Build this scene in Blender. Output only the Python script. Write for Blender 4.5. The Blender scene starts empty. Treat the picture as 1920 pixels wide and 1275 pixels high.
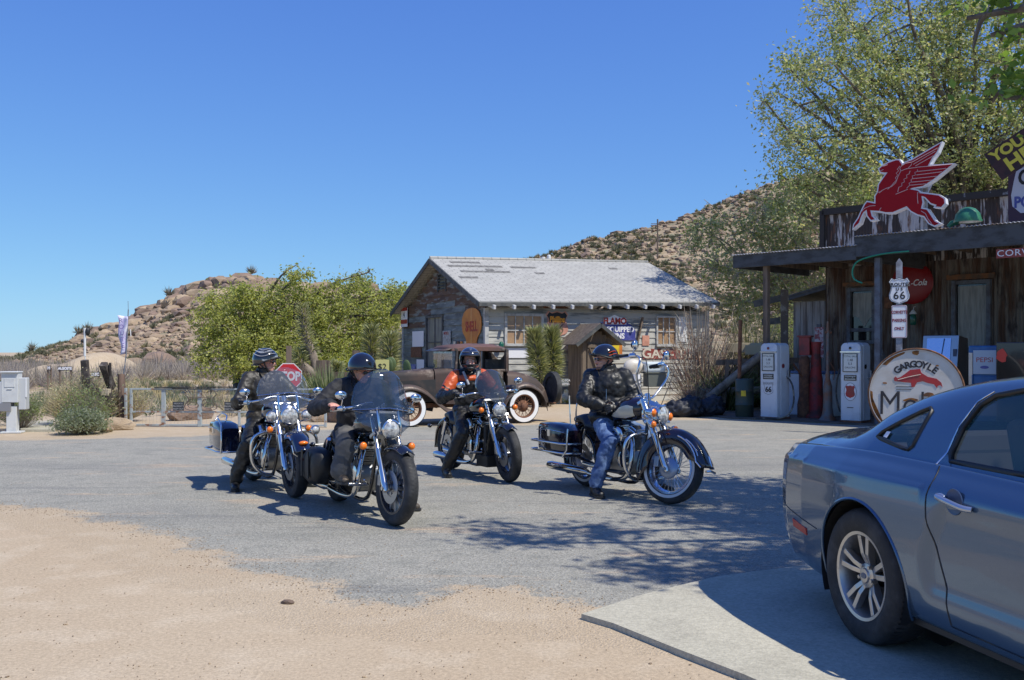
import bpy, bmesh, math, random
import numpy as np
from mathutils import Vector as V, Matrix as MX
R = math.radians
SC = bpy.context.scene
COL = SC.collection
# ---------------------------------------------------------------- camera, sky, sun, exposure
cam_d = bpy.data.cameras.new('camera'); cam = bpy.data.objects.new('camera', cam_d); COL.objects.link(cam)
cam.location = (0, 0, 1.55); cam.rotation_euler = (R(90), 0, 0)
cam_d.sensor_width = 36; cam_d.lens = 36 * 1850 / 1920; cam_d.shift_y = 22.5 / 1920
cam_d.clip_start = .05; cam_d.clip_end = 3000
SC.camera = cam
SUN = V((.56, -.36, 1.0)).normalized()
EL = math.asin(SUN.z); AZ = math.atan2(SUN.x, SUN.y)
W = bpy.data.worlds.new('World'); SC.world = W; W.use_nodes = True
wn = W.node_tree; wn.nodes.clear()
sky = wn.nodes.new('ShaderNodeTexSky'); sky.sky_type = 'NISHITA'; sky.sun_disc = False
sky.sun_elevation = EL; sky.sun_rotation = AZ; sky.altitude = 1500
sky.air_density = 1.0; sky.dust_density = 0.3; sky.ozone_density = 6.0
bg = wn.nodes.new('ShaderNodeBackground'); bg.inputs[1].default_value = .13
wo = wn.nodes.new('ShaderNodeOutputWorld')
sep = wn.nodes.new('ShaderNodeSeparateColor'); cmb = wn.nodes.new('ShaderNodeCombineColor'); wn.links.new(sky.outputs[0], sep.inputs[0])
for i_, (a_, k_) in enumerate(((.114, 8.8), (.158, 10.6), (.450, 2.76))):   # camera-like roll-off of the bright horizon
    n1 = wn.nodes.new('ShaderNodeMath'); n1.operation = 'ADD'; n1.inputs[1].default_value = k_; wn.links.new(sep.outputs[i_], n1.inputs[0])
    n2 = wn.nodes.new('ShaderNodeMath'); n2.operation = 'DIVIDE'; wn.links.new(sep.outputs[i_], n2.inputs[0]); wn.links.new(n1.outputs[0], n2.inputs[1])
    n3 = wn.nodes.new('ShaderNodeMath'); n3.operation = 'MULTIPLY'; n3.inputs[1].default_value = a_ * k_ / .13 / 1.149; wn.links.new(n2.outputs[0], n3.inputs[0]); wn.links.new(n3.outputs[0], cmb.inputs[i_])
wn.links.new(cmb.outputs[0], bg.inputs[0]); wn.links.new(bg.outputs[0], wo.inputs[0])
sl = bpy.data.lights.new('sun', 'SUN'); sl.energy = 4.3; sl.angle = R(.53); sl.color = (1, .955, .87)
so = bpy.data.objects.new('sun', sl); COL.objects.link(so)
so.rotation_euler = SUN.to_track_quat('Z', 'Y').to_euler(); so.location = (20, -6, 30)
SC.view_settings.view_transform = 'Standard'; SC.view_settings.look = 'None'
SC.view_settings.exposure = .2; SC.view_settings.gamma = 1
SC.render.engine = 'CYCLES'
SC.cycles.max_bounces = 8; SC.cycles.transparent_max_bounces = 16; SC.cycles.use_denoising = True; SC.cycles.sample_clamp_direct = 10; SC.cycles.sample_clamp_indirect = 6
# ---------------------------------------------------------------- helpers
def P(px, py, Y): return V(((px - 960) / 1850 * Y, Y, 1.55 + (660 - py) / 1850 * Y))
def G(px, py):
    Y = 2867.5 / (py - 660); return V(((px - 960) / 1850 * Y, Y, 0))
def Tm(x=0, y=0, z=0): return MX.Translation((x, y, z))
def Rx(a): return MX.Rotation(R(a), 4, 'X')
def Ry(a): return MX.Rotation(R(a), 4, 'Y')
def Rz(a): return MX.Rotation(R(a), 4, 'Z')
def Sc(x, y, z): return MX.Diagonal((x, y, z, 1))
def tag(o, label=None, cat=None, group=None, kind=None):
    if label: o['label'] = label
    if cat: o['category'] = cat
    if group: o['group'] = group
    if kind: o['kind'] = kind
    return o
def thing(name, label, cat, loc=(0, 0, 0), rz=0, group=None, sc=1):
    o = bpy.data.objects.new(name, None); COL.objects.link(o); o.location = loc
    o.rotation_euler = (0, 0, R(rz)); o.scale = (sc, sc, sc); o.empty_display_size = .1
    return tag(o, label, cat, group)
def copy_tree(o, parent=None):
    c = o.copy(); COL.objects.link(c); c.parent = parent
    for ch in list(o.children): copy_tree(ch, c)
    return c
MATS = {}
def mat(name, c, r=.6, m=0, c2=None, ns=5, lo=.45, hi=.6, st=(1, 1, 1), c3=None, ns3=20, lo3=.55, hi3=.65, st3=None,
        bump=0, bs=40, bst=None, spec=.5, coat=0, tr=0, alpha=1, em=None, es=1, r2=None, sss=0, bd=.01):
    if name in MATS: return MATS[name]
    k = bpy.data.materials.new(name); k.use_nodes = True; MATS[name] = k
    n = k.node_tree.nodes; l = k.node_tree.links; b = n['Principled BSDF']
    if isinstance(c, (int, float)): c = (c, c, c)
    b.inputs['Base Color'].default_value = (*c, 1); b.inputs['Roughness'].default_value = r
    b.inputs['Metallic'].default_value = m; b.inputs['Specular IOR Level'].default_value = spec
    b.inputs['Coat Weight'].default_value = coat; b.inputs['Coat Roughness'].default_value = .04
    b.inputs['Transmission Weight'].default_value = tr; b.inputs['Alpha'].default_value = alpha
    if sss: b.inputs['Subsurface Weight'].default_value = sss; b.inputs['Subsurface Scale'].default_value = .02
    if em: b.inputs['Emission Color'].default_value = (*em, 1); b.inputs['Emission Strength'].default_value = es
    tc = n.new('ShaderNodeTexCoord')
    def noise(sc, s3, det=6, rough=.6):
        mp = n.new('ShaderNodeMapping'); mp.inputs['Scale'].default_value = s3; l.new(tc.outputs['Object'], mp.inputs[0])
        t = n.new('ShaderNodeTexNoise'); t.inputs['Scale'].default_value = sc; t.inputs['Detail'].default_value = det
        t.inputs['Roughness'].default_value = rough; l.new(mp.outputs[0], t.inputs['Vector']); return t.outputs['Fac']
    def ramp(f, a, bb):
        q = n.new('ShaderNodeMapRange'); q.inputs[1].default_value = a; q.inputs[2].default_value = bb
        l.new(f, q.inputs[0]); return q.outputs[0]
    last = None
    if c2 is not None:
        if isinstance(c2, (int, float)): c2 = (c2,) * 3
        f = ramp(noise(ns, st), lo, hi); mx = n.new('ShaderNodeMix'); mx.data_type = 'RGBA'
        l.new(f, mx.inputs[0]); mx.inputs[6].default_value = (*c, 1); mx.inputs[7].default_value = (*c2, 1); last = mx.outputs[2]
        if r2 is not None:
            q = n.new('ShaderNodeMapRange'); q.inputs[3].default_value = r; q.inputs[4].default_value = r2
            l.new(f, q.inputs[0]); l.new(q.outputs[0], b.inputs['Roughness'])
            if m:
                q = n.new('ShaderNodeMapRange'); q.inputs[3].default_value = m; q.inputs[4].default_value = 0
                l.new(f, q.inputs[0]); l.new(q.outputs[0], b.inputs['Metallic'])
    if c3 is not None:
        if isinstance(c3, (int, float)): c3 = (c3,) * 3
        f = ramp(noise(ns3, st3 or st), lo3, hi3); mx = n.new('ShaderNodeMix'); mx.data_type = 'RGBA'
        l.new(f, mx.inputs[0])
        if last: l.new(last, mx.inputs[6])
        else: mx.inputs[6].default_value = (*c, 1)
        mx.inputs[7].default_value = (*c3, 1); last = mx.outputs[2]
    if last: l.new(last, b.inputs['Base Color'])
    if bump:
        bp = n.new('ShaderNodeBump'); bp.inputs['Strength'].default_value = bump; bp.inputs['Distance'].default_value = bd
        l.new(noise(bs, bst or st, 8, .65), bp.inputs['Height']); l.new(bp.outputs[0], b.inputs['Normal'])
    return k
class M:
    def __init__(s): s.v = []; s.f = []; s.mi = []; s.cm = 0
    def add(s, vs, fs, T=None):
        o = len(s.v)
        s.v += [tuple(T @ V(p)) for p in vs] if T else [tuple(p) for p in vs]
        s.f += [tuple(i + o for i in f) for f in fs]; s.mi += [s.cm] * len(fs); return s
    def box(s, c, d, T=None, rot=None):
        x, y, z = (q / 2 for q in d)
        vs = [V((a * x, b * y, e * z)) for e in (-1, 1) for b in (-1, 1) for a in (-1, 1)]
        if rot is not None: vs = [rot.to_3x3() @ p for p in vs]
        vs = [p + V(c) for p in vs]
        return s.add(vs, [(0, 2, 3, 1), (4, 5, 7, 6), (0, 1, 5, 4), (2, 6, 7, 3), (0, 4, 6, 2), (1, 3, 7, 5)], T)
    def beam(s, a, b, w, h, T=None, up=(0, 0, 1)):
        a, b = V(a), V(b); d = b - a; L = d.length; d.normalize(); u = V(up)
        if abs(d.dot(u)) > .97: u = V((1, 0, 0))
        sd = d.cross(u).normalized(); u = sd.cross(d)
        rot = MX((d, sd, u)).transposed().to_4x4()
        return s.box((a + b) / 2, (L, w, h), T, rot)
    def loft(s, rows, closed=True, cap=True, T=None):
        n = len(rows[0]); vs = [p for r in rows for p in r]; fs = []
        for i in range(len(rows) - 1):
            for j in range(n if closed else n - 1):
                a = i * n + j; b = i * n + (j + 1) % n; fs.append((a, b, b + n, a + n))
        if cap and closed: fs.append(tuple(range(n))[::-1]); fs.append(tuple((len(rows) - 1) * n + j for j in range(n)))
        return s.add(vs, fs, T)
    def tube(s, pts, r, n=8, T=None, closed=False, flat=1):
        pts = [V(p) for p in pts]; rs = r if isinstance(r, (list, tuple)) else [r] * len(pts)
        L = len(pts); rows = []; u = None
        for i, p in enumerate(pts):
            if closed: d = pts[(i + 1) % L] - pts[i - 1]
            else: d = pts[min(i + 1, L - 1)] - pts[max(i - 1, 0)]
            d.normalize()
            if u is None: u = d.orthogonal().normalized() if abs(d.z) > .9 else d.cross(V((0, 0, 1))).normalized()
            u = (u - d * u.dot(d)).normalized(); w = d.cross(u)
            rows.append([p + (u * math.cos(2 * math.pi * j / n) + w * math.sin(2 * math.pi * j / n) * flat) * rs[i] for j in range(n)])
        if closed: rows.append(rows[0]); return s.loft(rows, True, False, T)
        return s.loft(rows, True, True, T)
    def lathe(s, prof, T=None, n=24, cap=True):
        rows = [[(max(r, 1e-5) * math.cos(2 * math.pi * j / n), max(r, 1e-5) * math.sin(2 * math.pi * j / n), z) for j in range(n)] for r, z in prof]
        return s.loft(rows, True, cap, T)
    def ring(s, prof, T=None, n=48):   # closed profile revolved (tyres, rims)
        return s.lathe(list(prof) + [prof[0]], T, n, False)
    def ell(s, c, r, T=None, n=14, rot=None):
        if isinstance(r, (int, float)): r = (r, r, r)
        Q = MX.Translation(c) @ (rot.to_4x4() if rot is not None else MX.Identity(4)) @ Sc(*r)
        if T: Q = T @ Q
        h = n // 2 + 1
        return s.lathe([(math.sin(math.pi * i / h), -math.cos(math.pi * i / h)) for i in range(h + 1)], Q, n, False)
    def cyl(s, a, b, r, n=16, T=None, r2=None): return s.tube([a, b], [r, r if r2 is None else r2], n, T)
    def cap_(s, a, b, ra, rb, n=12):
        a, b = V(a), V(b); d = b - a; L = d.length; d.normalize(); u = d.orthogonal().normalized(); w = d.cross(u); rows = []
        for k in range(5):
            t = -math.pi / 2 + math.pi / 2 * k / 4; rows.append((a + d * ra * math.sin(t), max(ra * math.cos(t), 1e-4)))
        for k in range(5):
            t = math.pi / 2 * k / 4; rows.append((b + d * rb * math.sin(t), max(rb * math.cos(t), 1e-4)))
        return s.loft([[p + (u * math.cos(2 * math.pi * j / n) + w * math.sin(2 * math.pi * j / n)) * q for j in range(n)] for p, q in rows], True, True)
    def prism(s, poly, z0, z1, T=None):
        n = len(poly); a = sum(poly[i][0] * poly[(i + 1) % n][1] - poly[(i + 1) % n][0] * poly[i][1] for i in range(n))
        if a < 0: poly = poly[::-1]
        vs = [(x, y, z0) for x, y in poly] + [(x, y, z1) for x, y in poly]
        return s.add(vs, [tuple(range(n))[::-1], tuple(range(n, 2 * n))] + [(i, (i + 1) % n, (i + 1) % n + n, i + n) for i in range(n)], T)
    def build(s, name, mats, parent=None, smooth=40, bev=0, sub=0, sol=0, label=None, solo=-1):
        me = bpy.data.meshes.new(name); me.from_pydata(s.v, [], s.f)
        if not isinstance(mats, (list, tuple)): mats = [mats]
        for k in mats: me.materials.append(k)
        if len(mats) > 1: me.polygons.foreach_set('material_index', s.mi)
        if smooth:
            me.polygons.foreach_set('use_smooth', [True] * len(s.f))
            if len(s.f) < 60000 and smooth < 180:
                bm = bmesh.new(); bm.from_mesh(me); lim = R(smooth)
                for e in bm.edges:
                    e.smooth = not (len(e.link_faces) == 2 and e.calc_face_angle(0) > lim)
                bm.to_mesh(me); bm.free()
        o = bpy.data.objects.new(name, me); COL.objects.link(o); o.parent = parent
        if sol: q = o.modifiers.new('solid', 'SOLIDIFY'); q.thickness = sol; q.offset = solo
        if bev: q = o.modifiers.new('bevel', 'BEVEL'); q.width = bev; q.segments = 2; q.limit_method = 'ANGLE'; q.angle_limit = R(40)
        if sub: q = o.modifiers.new('sub', 'SUBSURF'); q.levels = sub; q.render_levels = sub
        if label: o['label'] = label
        return o
def npmesh(name, verts, faces, mats, parent=None, mi=None, smooth=False):
    """verts (N,3), faces (F,k) arrays"""
    me = bpy.data.meshes.new(name); F, k = faces.shape
    me.vertices.add(len(verts)); me.vertices.foreach_set('co', np.asarray(verts, np.float32).ravel())
    me.loops.add(F * k); me.loops.foreach_set('vertex_index', faces.astype(np.int32).ravel())
    me.polygons.add(F); me.polygons.foreach_set('loop_start', np.arange(0, F * k, k, dtype=np.int32))
    me.update(calc_edges=True)
    if not isinstance(mats, (list, tuple)): mats = [mats]
    for q in mats: me.materials.append(q)
    if mi is not None: me.polygons.foreach_set('material_index', np.asarray(mi, np.int32))
    me.polygons.foreach_set('use_smooth', np.full(F, smooth)); me.update()
    o = bpy.data.objects.new(name, me); COL.objects.link(o); o.parent = parent; return o
def cat_rom(pts, k=6):
    pts = [V(p) for p in pts]; out = []
    for i in range(len(pts) - 1):
        p0 = pts[max(i - 1, 0)]; p1 = pts[i]; p2 = pts[i + 1]; p3 = pts[min(i + 2, len(pts) - 1)]
        for j in range(k):
            t = j / k; out.append(.5 * ((2 * p1) + (p2 - p0) * t + (2 * p0 - 5 * p1 + 4 * p2 - p3) * t * t + (3 * p1 - p0 - 3 * p2 + p3) * t ** 3))
    return out + [pts[-1]]
def interp(x, tab):
    if x <= tab[0][0]: return tab[0][1]
    for (a, b), (c, d) in zip(tab, tab[1:]):
        if x <= c: return b + (d - b) * (x - a) / (c - a)
    return tab[-1][1]
def sstep(a, b, x): t = min(1, max(0, (x - a) / (b - a))); return t * t * (3 - 2 * t)
def text(s, size, T, mt, parent=None, name='lettering', ex=.004, bold=0, shear=0, sx=1, spacing=1, align='CENTER', label=None):
    cu = bpy.data.curves.new('t', 'FONT'); cu.body = s; cu.size = size; cu.extrude = ex; cu.offset = bold; cu.shear = shear
    cu.align_x = align; cu.align_y = 'CENTER'; cu.space_character = spacing; cu.resolution_u = 3
    o = bpy.data.objects.new('t', cu); COL.objects.link(o)
    me = bpy.data.meshes.new_from_object(o.evaluated_get(bpy.context.evaluated_depsgraph_get()))
    bpy.data.objects.remove(o); me.transform(T @ Sc(sx, 1, 1)); me.materials.clear(); me.materials.append(mt)
    o = bpy.data.objects.new(name, me); COL.objects.link(o); o.parent = parent
    if label: o['label'] = label
    return o
def fnoise(x, y, seed=0):      # cheap fractal value noise, arrays
    def vn(x, y, s):
        xi = np.floor(x).astype(int); yi = np.floor(y).astype(int); fx = x - xi; fy = y - yi
        fx = fx * fx * (3 - 2 * fx); fy = fy * fy * (3 - 2 * fy)
        def h(a, b):
            q = np.sin(a * 127.1 + b * 311.7 + s * 74.7) * 43758.5453; return q - np.floor(q)
        return (h(xi, yi) * (1 - fx) + h(xi + 1, yi) * fx) * (1 - fy) + (h(xi, yi + 1) * (1 - fx) + h(xi + 1, yi + 1) * fx) * fy
    return sum(vn(x * 2 ** k, y * 2 ** k, seed + k) / 2 ** k for k in range(5)) / 1.94
# standing frame: sign-like things built in local XY plane (x right, y up, z out of the face)
def UP(loc, yaw=0, tilt=0, roll=0):   # yaw: direction the face looks, 0 = -Y (at the camera), + turns to its left (+X)
    return MX.Translation(loc) @ Rz(yaw) @ Rx(90 - tilt) @ Rz(roll)
# common materials
CHROME = mat('chrome', .72, .15, 1)
STEEL = mat('brushed_steel', (.42, .42, .43), .32, 1)
BLACKM = mat('black_enamel', .012, .18, coat=.7)
BLACKP = mat('black_plastic', .02, .5)
ENG = mat('dull_alloy', (.3, .3, .3), .38, .9)
TYRE = mat('tyre_rubber', .022, .75, c2=.045, ns=8, bump=.3, bs=90)
LEATH = mat('black_leather', .010, .42, bump=.25, bs=9, bd=.02, c2=.018, ns=6, r2=.55)
SEATM = mat('seat_vinyl', .018, .45, bump=.15, bs=60)
WHITE = mat('white_paint', (.74, .74, .72), .45, c2=(.6, .58, .54), ns=6, lo=.55, hi=.75)
SKIN = mat('skin', (.62, .35, .25), .5, sss=.08, c2=(.64, .27, .20), ns=9)
LENSW = mat('lamp_glass', (.75, .75, .72), .08, .35, c2=(.3, .3, .3), ns=30, lo=.4, hi=.6)
AMBER = mat('amber_lens', (.85, .20, .01), .18, coat=.6)
REDL = mat('red_lens', (.35, .01, .01), .2)
RUST = mat('rust', (.13, .06, .035), .85, c2=(.22, .10, .05), ns=9, bump=.3)
OLDWOOD = mat('weathered_wood', (.19, .14, .10), .85, c2=(.10, .075, .055), ns=7, st=(1, 1, .15), bump=.5, bs=30)
# ---------------------------------------------------------------- ground materials
def ground_mat(name, ca, cb, cc, speck, vs, bump, big=.35, patch=None, pr=(.55, .62), ps=(1, 1, 1), psc=1.2, streak=None, under=None):
    k = bpy.data.materials.new(name); k.use_nodes = True; n = k.node_tree.nodes; l = k.node_tree.links; b = n['Principled BSDF']
    b.inputs['Roughness'].default_value = .92; b.inputs['Specular IOR Level'].default_value = .2
    tc = n.new('ShaderNodeTexCoord')
    def nz(sc, det=8, st=(1, 1, 1), ro=.6):
        mp = n.new('ShaderNodeMapping'); mp.inputs[3].default_value = st; l.new(tc.outputs['Object'], mp.inputs[0])
        t = n.new('ShaderNodeTexNoise'); t.inputs['Scale'].default_value = sc; t.inputs['Detail'].default_value = det; t.inputs['Roughness'].default_value = ro
        l.new(mp.outputs[0], t.inputs[0]); return t.outputs[0]
    def rp(f, a, c, d=0, e=1):
        q = n.new('ShaderNodeMapRange'); q.inputs[1].default_value = a; q.inputs[2].default_value = c
        q.inputs[3].default_value = d; q.inputs[4].default_value = e; l.new(f, q.inputs[0]); return q.outputs[0]
    def mix(f, a, c, mode='MIX'):
        q = n.new('ShaderNodeMix'); q.data_type = 'RGBA'; q.blend_type = mode; l.new(f, q.inputs[0]) if not isinstance(f, (int, float)) else setattr(q.inputs[0], 'default_value', f)
        for i, z in ((6, a), (7, c)):
            if isinstance(z, tuple): q.inputs[i].default_value = (*z, 1)
            else: l.new(z, q.inputs[i])
        return q.outputs[2]
    def chain(ca, cb, cc, speck, vs, big=.35, patch=None, pr=(.55, .62), ps=(1, 1, 1), psc=1.2, streak=None):
        c = mix(rp(nz(big), .35, .65), ca, cb); c = mix(rp(nz(2.7, 8), .5, .72), c, cc)
        if patch: c = mix(rp(nz(psc, 10, ps, .7), *pr), c, patch)
        if streak: c = mix(rp(nz(1.1, 9, (.22, 2.2, 1), .72), .56, .66, 0, .8), c, streak); c = mix(rp(nz(.35, 9, (.6, 1.2, 1), .6), .50, .70, 0, .5), c, streak)
        vo = n.new('ShaderNodeTexVoronoi'); vo.inputs['Scale'].default_value = vs; l.new(tc.outputs['Object'], vo.inputs[0])
        hs = n.new('ShaderNodeSeparateColor'); l.new(vo.outputs['Color'], hs.inputs[0])
        g = rp(hs.outputs[0], 0, 1, 1 - speck, 1 + speck); cg = n.new('ShaderNodeCombineColor'); [l.new(g, cg.inputs[i]) for i in range(3)]
        return mix(1., c, cg.outputs[0], 'MULTIPLY'), vo
    c, vo = chain(ca, cb, cc, speck, vs, big, patch, pr, ps, psc, streak)
    if under:
        c2, _ = chain(**under); at = n.new('ShaderNodeAttribute'); at.attribute_name = 'edge'
        def ma(op, a, bb):
            q = n.new('ShaderNodeMath'); q.operation = op
            for i, z in ((0, a), (1, bb)):
                if isinstance(z, (int, float)): q.inputs[i].default_value = z
                else: l.new(z, q.inputs[i])
            return q.outputs[0]
        d = ma('ADD', at.outputs['Fac'], ma('MULTIPLY', ma('SUBTRACT', nz(1.6, 12, ro=.72), .5), 1.5)); d = ma('ADD', d, ma('MULTIPLY', ma('SUBTRACT', nz(38, 4, ro=.8), .5), .55))
        c = mix(rp(d, -.03, .10), c2, c)
    fine = rp(nz(45, 4), .3, .7, .82, 1.16); cg2 = n.new('ShaderNodeCombineColor'); [l.new(fine, cg2.inputs[i]) for i in range(3)]
    cm2 = mix(1., c, cg2.outputs[0], 'MULTIPLY')
    l.new(cm2, b.inputs[0])
    bp = n.new('ShaderNodeBump'); bp.inputs[0].default_value = bump; bp.inputs[1].default_value = .02
    ad = n.new('ShaderNodeMath'); l.new(vo.outputs['Distance'], ad.inputs[0]); l.new(nz(7, 10, ro=.75), ad.inputs[1]); l.new(ad.outputs[0], bp.inputs['Height'])
    l.new(bp.outputs[0], b.inputs['Normal']); return k
SP = dict(ca=(.465, .375, .258), cb=(.43, .335, .222), cc=(.50, .41, .29), speck=.10, vs=150, patch=(.43, .325, .215), pr=(.58, .76), ps=(.5, 1.4, 1), psc=.7)
SAND = ground_mat('sand', bump=.08, **SP)
ASPH = ground_mat('dusty_asphalt', (.285, .277, .235), (.33, .313, .26), (.24, .236, .20), .24, 75, .4, big=.5, patch=(.44, .35, .25), pr=(.57, .66), ps=(.35, 1.3, 1), psc=1.4, streak=(.19, .186, .170), under=SP)
CONC = ground_mat('pale_concrete', (.43, .405, .315), (.47, .44, .34), (.385, .36, .28), .06, 90, .15, big=.8, patch=(.36, .335, .26), pr=(.56, .72), psc=.9)
def sheet(name, pts, mt, z=0, th=0, jit=0, step=.25, seed=1, kind='structure'):
    rnd = random.Random(seed); out = []
    for i, (x, y) in enumerate(pts):
        x2, y2 = pts[(i + 1) % len(pts)]; L = math.hypot(x2 - x, y2 - y); k = max(1, int(L / step)) if jit else 1
        for j in range(k):
            t = j / k; a = x + (x2 - x) * t; b = y + (y2 - y) * t
            if jit:
                f = float(fnoise(np.array([a * .9]), np.array([b * .9]), 3)[0] - .5) * 2
                g = float(fnoise(np.array([a * 5.]), np.array([b * 5.]), 9)[0] - .5) * 2
                nx, ny = 1, 0; d = (f * .13 + g * .10 + rnd.uniform(-.025, .025)) * jit; f2 = float(fnoise(np.array([a * .8 + 40]), np.array([b * .8]), 6)[0] - .5) * 2; g2 = float(fnoise(np.array([a * 6.]), np.array([b * 6. + 9]), 8)[0] - .5) * 2; b += (f2 * .12 + g2 * .08 + rnd.uniform(-.012, .012)) * jit
                a += nx * d; b += ny * d
            out.append((a, b))
    bm = bmesh.new(); vs = [bm.verts.new((a, b, z + th)) for a, b in out]; f = bm.faces.new(vs)
    bm.normal_update(); bm.faces.ensure_lookup_table()
    if bm.faces[0].normal.z < 0: bmesh.ops.reverse_faces(bm, faces=bm.faces[:])
    if th:
        r = bmesh.ops.extrude_face_region(bm, geom=bm.faces[:])
        for v in [q for q in r['geom'] if isinstance(q, bmesh.types.BMVert)]: v.co.z = z - .05
    bmesh.ops.triangulate(bm, faces=[q for q in bm.faces if len(q.verts) > 4])
    bmesh.ops.recalc_face_normals(bm, faces=bm.faces)
    bm.faces.ensure_lookup_table()
    if not th and bm.faces[0].normal.z < 0: bmesh.ops.reverse_faces(bm, faces=bm.faces[:])
    me = bpy.data.meshes.new(name); bm.to_mesh(me); bm.free(); me.materials.append(mt)
    o = bpy.data.objects.new(name, me); COL.objects.link(o); tag(o, kind=kind); return o
# ground with gentle unevenness away from the road
def gz(x, y):
    d = np.clip((y - 24) / 40, 0, 1); return (fnoise(x * .08, y * .08, 5) - .5) * 2.2 * d - .001
xs = np.concatenate([np.linspace(-900, -90, 14), np.linspace(-80, 80, 161), np.linspace(90, 900, 14)])
ys = np.concatenate([np.linspace(-60, 24, 22), np.linspace(25, 130, 106), np.linspace(140, 2500, 30)])
gx, gy = np.meshgrid(xs, ys); gvz = gz(gx, gy); nx_, ny_ = len(xs), len(ys)
ii = (np.arange(ny_ - 1)[:, None] * nx_ + np.arange(nx_ - 1)[None]).ravel()
gnd = npmesh('ground', np.stack([gx.ravel(), gy.ravel(), gvz.ravel()], 1), np.stack([ii, ii + 1, ii + nx_ + 1, ii + nx_], 1), SAND, smooth=True)
tag(gnd, kind='structure')
near = [G(*p)[:2] for p in ((-500, 918), (-200, 932), (0, 947), (150, 966), (260, 990), (350, 1020), (405, 1050), (480, 1068), (560, 1088), (640, 1112), (700, 1128), (790, 1135), (830, 1122), (880, 1103), (950, 1102), (1040, 1122), (1110, 1142))]
RPOLY = np.array([(-60, 12.5)] + [tuple(p) for p in near] + [(.9, 5.75), (2.2, 5.6), (14, 5.6), (14, 14), (9.5, 19.8), (7.2, 21.6), (6.0, 22.6), (3.2, 22.4), (1.6, 21.6), (.2, 20.9), (-3.3, 20.4), (-4.4, 19.0), (-6.5, 17.9), (-9, 17.2), (-14, 17.6), (-60, 20)])
def sdist(x, y, P_):
    d = np.full(x.shape, 1e9); ins = np.zeros(x.shape, bool)
    for i in range(len(P_)):
        (x1, y1), (x2, y2) = P_[i - 1], P_[i]; L2 = (x2 - x1) ** 2 + (y2 - y1) ** 2; t = np.clip(((x - x1) * (x2 - x1) + (y - y1) * (y2 - y1)) / L2, 0, 1)
        d = np.minimum(d, np.hypot(x - x1 - t * (x2 - x1), y - y1 - t * (y2 - y1))); c = ((y1 > y) != (y2 > y)); xi = (x2 - x1) * (y - y1) / ((y2 - y1) if y2 != y1 else 1e-9) + x1; ins ^= c & (x < xi)
    return np.where(ins, d, -d)
xs = np.arange(-22, 14.2, .14); ys = np.arange(4.6, 23.6, .12); gx, gy = np.meshgrid(xs, ys); sd = sdist(gx, gy, RPOLY); nx_, ny_ = len(xs), len(ys)
ii = (np.arange(ny_ - 1)[:, None] * nx_ + np.arange(nx_ - 1)[None]).ravel(); ii = ii[sd.ravel()[ii] > -1.0]
road = npmesh('road', np.stack([gx.ravel(), gy.ravel(), np.where(sd > -.75, .001, -.006).ravel()], 1), np.stack([ii, ii + 1, ii + nx_ + 1, ii + nx_], 1), ASPH, smooth=True)
at_ = road.data.attributes.new('edge', 'FLOAT', 'POINT'); at_.data.foreach_set('value', np.clip(sd, -1, 1).astype(np.float32).ravel()); tag(road, kind='structure')
slab = sheet('pavement', [G(1090, 1162)[:2], G(1215, 1122)[:2], G(1345, 1090)[:2], G(1560, 1062)[:2], (12, 7.2), (12, -8), (3.2, -8), (1.9, 1.2), G(1520, 1335)[:2], G(1395, 1278)[:2], G(1262, 1226)[:2], G(1150, 1180)[:2]], CONC, .0, .035)
slab2 = sheet('forecourt', [(5.0, 22.9), (5.9, 22.3), (10.6, 17.6), (18, 22), (12.4, 30), (4.6, 24.5)], mat('oil_stained_dirt', (.16, .12, .09), .9, c2=(.10, .08, .06), ns=2, bump=.4), .0, .03)
# ---------------------------------------------------------------- hills
rng = np.random.default_rng(4)
LH = [(-140, 0), (-71, .3), (-64, 2.6), (-60, 3.6), (-55, 5.4), (-50, 7.7), (-46, 9.4), (-42, 11.2), (-38, 11.5), (-34.5, 10.9), (-31, 10.5), (-27, 10.2), (-16, 9.8), (-8, 8), (6, 6), (30, 5)]
RH = [(-60, 3), (-10, 12), (0, 21.0), (7, 22.6), (16.6, 26.3), (23.8, 27.8), (33.3, 29.8), (40.5, 32.2), (46.4, 34.6), (52, 37), (64, 41), (76, 42), (130, 44), (190, 34)]
def hillz(x, y, tab, y0, y1, y2, pw, seed):
    xr = x * (140 / np.maximum(y, 60)) ** .95 if seed == 11 else x
    zc = np.interp(xr, [a for a, _ in tab], [b for _, b in tab])
    up = np.clip((y - y0) / (y1 - y0), 0, 1) ** pw; dn = 1 - np.clip((y - y1) / (y2 - y1), 0, 1) ** 1.5
    n = fnoise(x * .05, y * .05, seed) - .5; n2 = fnoise(x * .35, y * .35, seed + 2) - .5
    return (zc * up * dn) * (1 + n * .28 * (1 - up * .85)) + n2 * 1.0 * np.clip(up * 4, 0, 1) * dn - .35 * (up <= 0)
HSOIL = ground_mat('hill_soil', (.38, .29, .185), (.33, .245, .155), (.30, .265, .17), .25, .9, .8, big=.06, patch=(.22, .215, .13), pr=(.50, .60), psc=.35)
def hill(name, tab, x0, x1, y0, y1, y2, pw, seed, st):
    xs = np.arange(x0, x1, st); ys = np.arange(y0 - 4, y2, st); gx, gy = np.meshgrid(xs, ys)
    z = hillz(gx, gy, tab, y0, y1, y2, pw, seed); nx, ny = len(xs), len(ys)
    ii = (np.arange(ny - 1)[:, None] * nx + np.arange(nx - 1)[None]).ravel()
    o = npmesh(name, np.stack([gx.ravel(), gy.ravel(), z.ravel()], 1), np.stack([ii, ii + 1, ii + nx + 1, ii + nx], 1), HSOIL, smooth=True)
    return tag(o, kind='structure')
hill('hill', LH, -110, 30, 68, 140, 210, 1.15, 11, 1.2)
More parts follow.
